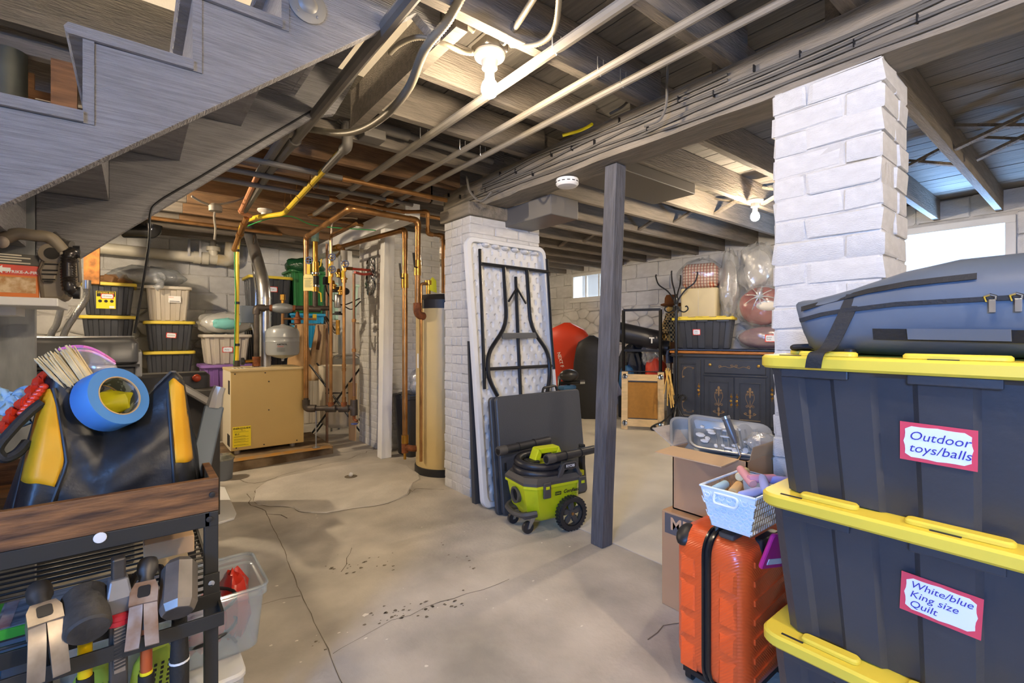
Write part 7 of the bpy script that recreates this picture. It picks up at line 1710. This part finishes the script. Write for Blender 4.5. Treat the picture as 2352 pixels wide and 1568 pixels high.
# ------------------------------------------------------------------ totes along the back wall
def small_tote(label, x, y, z, W, D, H, group=None, **k): return tote(label, (x, y, z), 0, W=W, D=D, H=H, detail=False, taper=.03, group=group, **k)
for k in range(5):
    lab = ('lowest yellow-lid tote of the tall stack by the timber post', 'second yellow-lid tote up in the tall stack by the post', 'third yellow-lid tote up in the tall stack by the post', 'yellow-lid tote just below the top of the tall stack', 'top yellow-lid tote with the big yellow sticker by the post')[k]
    t = small_tote(lab, -.205, 6.5, .335*k, .45, .5, .335, 'yellow-lid totes by the back wall')
    if k == 4:
        b = MB(); b.M = face_frame(t, -.02, .16, 0, .03, .5, .335); b.box(-.075, .075, -.09, .085, 0, .0015); ys_ = b.build('product_sticker', M_lab, t, smooth=False)
        b2 = MB(); b2.M = b.M; b2.box(-.07, .07, .03, .083, .0015, .002); b2.build('black_panel', M_ink, ys_, smooth=False)
        lettering('STRONG BOX', .020, b.M @ Matrix.Translation((0, .068, .0025)), M_lab, ys_, bold=.0004)
        for i in range(3): b3 = MB(); b3.M = b.M @ Matrix.Translation((-.045+.045*i, -.015, .002)); b3.lathe([(.016, 0), (.015, .0008)], 6); b3.build('hex_mark', M_ink, ys_)
        b3 = MB(); b3.M = b.M; b3.box(.025, .065, -.085, -.062, .0015, .002); b3.build('barcode', M_white, ys_, smooth=False)
        card(t, b.M @ Matrix.Translation((.01, .035, .003)), .10, .05, 'Christmas', .018, border='#d84030', ink='#555555', tx=-.04)
for k in range(4):
    lab = ('floor-level yellow-lid tote of the stack right of the cable', 'second yellow-lid tote up, right of the hanging cable', 'third yellow-lid tote up, right of the hanging cable', 'top yellow-lid tote labelled Christmas under the tan tote')[k]
    t = small_tote(lab, .30, 6.5, .3235*k, .46, .5, .3235, 'yellow-lid totes by the back wall')
    if k == 3: card(t, face_frame(t, .01, .17, -.08, .03, .5, .3235), .09, .055, 'Christmas', .017, border='#d84030', ink='#333333', tx=-.037)
M_grey = mat('tan_grey_tote', '#b9b1a3', .5, var=.03); M_greylid = mat('tan_grey_lid', '#c4bdb0', .5)
t = small_tote('tan-grey tote with a product sticker on the Christmas tote', .285, 6.5, 1.295, .43, .46, .375, body=M_grey, lid=M_greylid)
MB().box(.0, .11, -.209, -.206, .20, .27).build('product_sticker', M_white, t, smooth=False); lettering('HDX', .02, basis((.025, -.2095, .255), (1, 0, 0), (0, 0, 1)), mat('orange_ink', '#d8743a', .5), t)
b2 = MB().box(.01, .1, -.2095, -.209, .21, .216); b2.build('print_line', M_ink, t, smooth=False)
plastic_bag('clear grey garbage bag slumped on the tan-grey tote', (.12, 6.45, 1.66), .33, .2, .11, 0, film('smoky_film', '#b9bec4', .45, .12, bump=.9), 6, [(.1, -.2, .1), (.06, -.25, .07), (.10, -.27, .02), (.05, -.26, -.03)], yaw=0, amp=.14, inner_mat=mat('grey_bundle', '#7a8088', .7, bump=.5), k=.8)
for k, (u, v) in enumerate(((228, 634), (258, 622), (283, 632), (250, 640))):
    p = on_y(u, v, 6.4); b = MB(); b.M = TR(p.x, p.y, 1.672+.03, k*1.1, .3*k, .2); b.rbox(.16, .10, -.03, .04, .015, .005); tag(b.build('paper_bundle', mat('brown_paper', '#7d5a3a', .7, var=.2), angle=30), ('brown paper-wrapped bundle nearest the timber post on the tall stack', 'largest brown paper bundle on the tall stack', 'brown paper bundle touching the clear grey bag', 'front brown paper bundle on the tall stack')[k], 'bundle', 'paper bundles on the tall stack')
# grey, purple and beige totes left of the boiler
small_tote('beige tote on the floor below the purple tote', .80, 6.15, 0, .50, .5, .44, body=M_grey, lid=M_greylid)
small_tote('purple tote between the beige and grey totes behind the boiler', .79, 6.15, .44, .50, .5, .385, body=mat('purple_plastic', '#7d5aa0', .45), lid=mat('purple_lid', '#8a66ad', .45))
t = small_tote('grey tote with a red-edged label on the purple tote', .79, 6.15, .826, .47, .5, .325, body=M_grey, lid=M_greylid)
card(t, face_frame(t, .0, .16, 0, .03, .5, .325), .10, .06, 'Party', .02, border='#d84030', ink='#555555', tx=-.03)
t = plastic_bag('clear bag of white and teal cloth on the grey tote', (.80, 6.12, 1.155), .27, .2, .12, 0, M_film2, 3, None, yaw=0, amp=.13, inner_mat=M_wcl)
MB().ball((-.02, -.17, .11), .13, .06, .06, 14, 8, crumple(5, .2)).build('teal_cloth', mat('teal_cloth', '#7cc4bd', .85), t, angle=60)
# totes behind the boiler and risers
for k in range(3):
    t = small_tote(('bottom tall black tote behind the boiler flue', 'middle tall black tote behind the boiler flue', 'tall black tote with yellow lid behind the boiler flue')[k], 1.30, 6.55, .62*k, .50, .5, .62, 'black totes behind the boiler')
    if k == 2: card(t, face_frame(t, .02, .46, 0, .03, .5, .62), .10, .065, 'Toys', .022, border='#d84030', ink='#888888', tx=-.03)
M_grn = mat('green_tote_plastic', '#2f7a44', .4); small_tote('dark green tote stacked high beside the copper risers', 1.75, 6.6, 1.42, .46, .5, .55, body=M_grn, lid=M_grn)
b = MB(); p = on_y(698, 622, 6.3); b.ball((1.72, 6.45, 2.03), .24, .2, .10, 22, 14, crumple(3, .12)); tag(b.build('green_bag', mat('green_glossy_bag', '#1f5236', .25, bump=.8, bscale=14), angle=50), 'shiny dark green bag lying on the green tote', 'bag')
small_tote('bright blue tote below the dark green tote', 1.74, 6.6, .98, .46, .5, .44, body=mat('bright_blue_plastic', '#2f9fd6', .4), lid=mat('bright_blue_plastic', '#2f9fd6', .4)); small_tote('grey tote at the bottom under the blue tote', 1.74, 6.6, 0, .46, .5, .98, body=M_grey, lid=M_greylid)
M_aqua = mat('pale_aqua_plastic', '#a9c8bd', .45); small_tote('pale aqua tote behind the copper risers', 2.25, 6.7, 1.35, .46, .4, .5, body=M_aqua, lid=M_aqua)
for k in range(3): small_tote(('grey tote on the floor behind the folding chairs', 'grey tote under the top grey one behind the risers', 'upper grey tote below the aqua tote behind the risers')[k], 2.30, 6.7, .45*k, .5, .4, .45, 'grey totes behind the risers', body=M_grey, lid=M_greylid)
# closet rod with aprons
t = pipe('closet_rod', 'chrome closet rod behind the grey expansion tank', [on_y(665, 744, 5.9), on_y(768, 746, 5.9)], .014, M_chrome, cat='rod')
for (u, lab, c, sd) in ((683, 'tan canvas apron hanging behind the expansion tank', '#b89468', 0), (732, 'brown and tan vest hanging beside the apron on the rod', '#c2a886', 2)):
    t = thing('hanging_garment', lab, 'garment', on_y(u, 745, 5.9)); x0 = on_y(u-24, 745, 5.9).x; x1 = on_y(u+28, 745, 5.9).x
    def gf(a, cc, x0=x0, x1=x1, sd=sd): 
        s = .35+.65*min(1, cc*1.6); xm = (x0+x1)/2; return (xm+(x0-xm+(x1-x0)*a)*s, 5.84-.05*math.sin(PI*a)+.03*math.sin(9*a+sd+2*cc), 1.27-.66*cc)
    MB().grid(gf, 16, 16).build('cloth', mat('garment_'+c[1:], c, .85, var=.1, bump=.3), t, True, angle=80, solid=.02)
    MB().tube(smooth_path([gf(.15, .02), gf(.25, .2), gf(.22, .45)], 4), .02, 8).build('dark_trim', mat('dark_brown_leather', '#5a3a26', .6), t, True); MB().tube([((x0+x1)/2, 5.86, 1.29), ((x0+x1)/2, 5.88, 1.26)], .006, 6).build('hanger_hook', M_chrome, t, True)
# folding chairs
for k in range(2):
    p = on_y(800+16*k, 960, 5.75+.05*k); t = thing('folding_chair', ('grey metal folding chair leaning behind the copper risers', 'second grey folding chair, nearer the chimney')[k], 'chair', (p.x, p.y, 0), group='grey folding chairs')
    P = [(-.2, 0, 0), (-.2, .05, .75), (-.15, .06, .90), (.15, .06, .90), (.2, .05, .75), (.2, 0, 0)]; MB().tube(bend_path(P, .08), .013, 8).build('frame', mat('chair_grey', '#8f8d88', .4, metal=.3), t)
    MB().rbox(.34, .02, .62, .86, .009, .005, cy=.05).build('backrest', MATS['chair_grey'], t); MB().rbox(.36, .03, .22, .58, .012, .008, cy=.03).build('seat', MATS['chair_grey'], t)
# canvas hamper with crossed legs
hp = thing('laundry_hamper', 'cream canvas hamper on crossed black legs beside the boiler', 'hamper', (1.72, 5.4, 0))
hx = [on_z(722, 1008, 0), on_z(835, 1000, 0)]; h0, h1 = Vector((1.50, 5.50, 0)), Vector((2.02, 5.18, 0)); ax = (h1-h0).normalized(); nrm = Vector((-ax.y, ax.x, 0))
if nrm.y < 0: nrm = -nrm
def hf(a, c):
    ang = 2*PI*a; w_, d_ = .21-.02*c, .15-.02*c; n = 4
    cx_, sx_ = math.cos(ang), math.sin(ang); X = w_*math.copysign(abs(cx_)**.5, cx_); Y = d_*math.copysign(abs(sx_)**.5, sx_)
    ctr = h0.lerp(h1, .5)+nrm*.14; return ctr+ax*(X*(1+.04*math.sin(11*ang)))+nrm*(Y*(1+.05*math.sin(9*ang+c*3)))+Vector((0, 0, .80-.66*c-.03*math.sin(3*ang)*c))
MB().grid(hf, 48, 12).build('canvas_bag', mat('cream_canvas', '#cdc3ae', .85, var=.06, bump=.3, bscale=8), hp, True, angle=70, solid=.004)
b = MB(); rg = [tuple(hf(k/24, .99)) for k in range(24)]; b.loft([rg], (False, True)); b.build('bag_bottom', MATS['cream_canvas'], hp, True)
for e in (0, 1):
    o_ = nrm*(.28*e-.02)
    MB().tube([h0+o_, h0.lerp(h1, .97)+o_+Vector((0, 0, .82))], .0105, 8).build('leg', M_blk, hp, True); MB().tube([h1+o_, h0.lerp(h1, .03)+o_+Vector((0, 0, .82))], .0105, 8).build('leg', M_blk, hp, True)
MB().tube([h0.lerp(h1, .3)+Vector((0, 0, .5)), h0.lerp(h1, .72)+Vector((0, 0, .5))], .007, 8).build('spreader_bar', M_blk, hp, True)
b = MB().lathe([(.012, -.012), (.028, -.01), (.028, .01), (.012, .012)], 14, (h1.x, h1.y, .028), 'x'); b.build('caster_wheel', M_black, hp, True)
o = MB().loft([[(1.83, 5.16, 0), (1.86, 5.06, 0), (1.875, 5.065, 0), (1.845, 5.165, 0)], [(1.85, 5.24, .62), (1.885, 5.08, .62), (1.895, 5.085, .62), (1.865, 5.245, .62)]]).build('cardboard_sheet', M_card2, smooth=False); tag(o, 'flat cardboard sheet leaning between hamper and chimney', 'cardboard')
# floor mat board, small bucket, black trash bin
P = F((455, 1128), (505, 1121), (517, 1123), (543, 1183), (538, 1194), (500, 1206), (430, 1220)); tag(MB().prism([(p.x, p.y) for p in P][::-1], .002, .016).build('white_board', M_white, smooth=False, bevel=.003), 'white rounded board lying flat on the floor by the cart', 'board')
p = on_z(512, 1100, 0); t = thing('small_bucket', 'small grey bucket with a plastic-bag top beside the boiler pad', 'bucket', (p.x, p.y, 0)); MB().lathe([(.062, 0), (.066, .005), (.075, .165), (.07, .165)], 28).build('pail', mat('blue_grey_pail', '#6c727c', .5), t); MB().lathe([(.081, .158), (.083, .172), (.06, .195), (.02, .2)], 24).build('bag_top', film('green_grey_film', '#6f7468', .75, .15, bump=.6), t)
t = thing('trash_bin', 'black trash bin with a bag behind the beige water tank', 'trash bin', (2.13, 4.18, 0)); b = MB(); rr_ = lambda w, z: [(x, y, z) for x, y in rrect(w, w, .04, 4)]
b.loft([rr_(.26, 0), rr_(.265, .01), rr_(.33, .54), rr_(.345, .545), rr_(.345, .575)]); b.build('can', mat('dark_bin_plastic', '#333437', .5), t, angle=35)
MB().ball((0, 0, .575), .18, .18, .03, 20, 8, crumple(3, .12)).build('bag_collar', mat('black_bag_film', '#222326', .25, bump=.7), t, angle=50); MB().ball((.03, -.02, .68), .10, .10, .13, 16, 10, crumple(5, .2)).build('clear_bag', M_film2, t, angle=50)
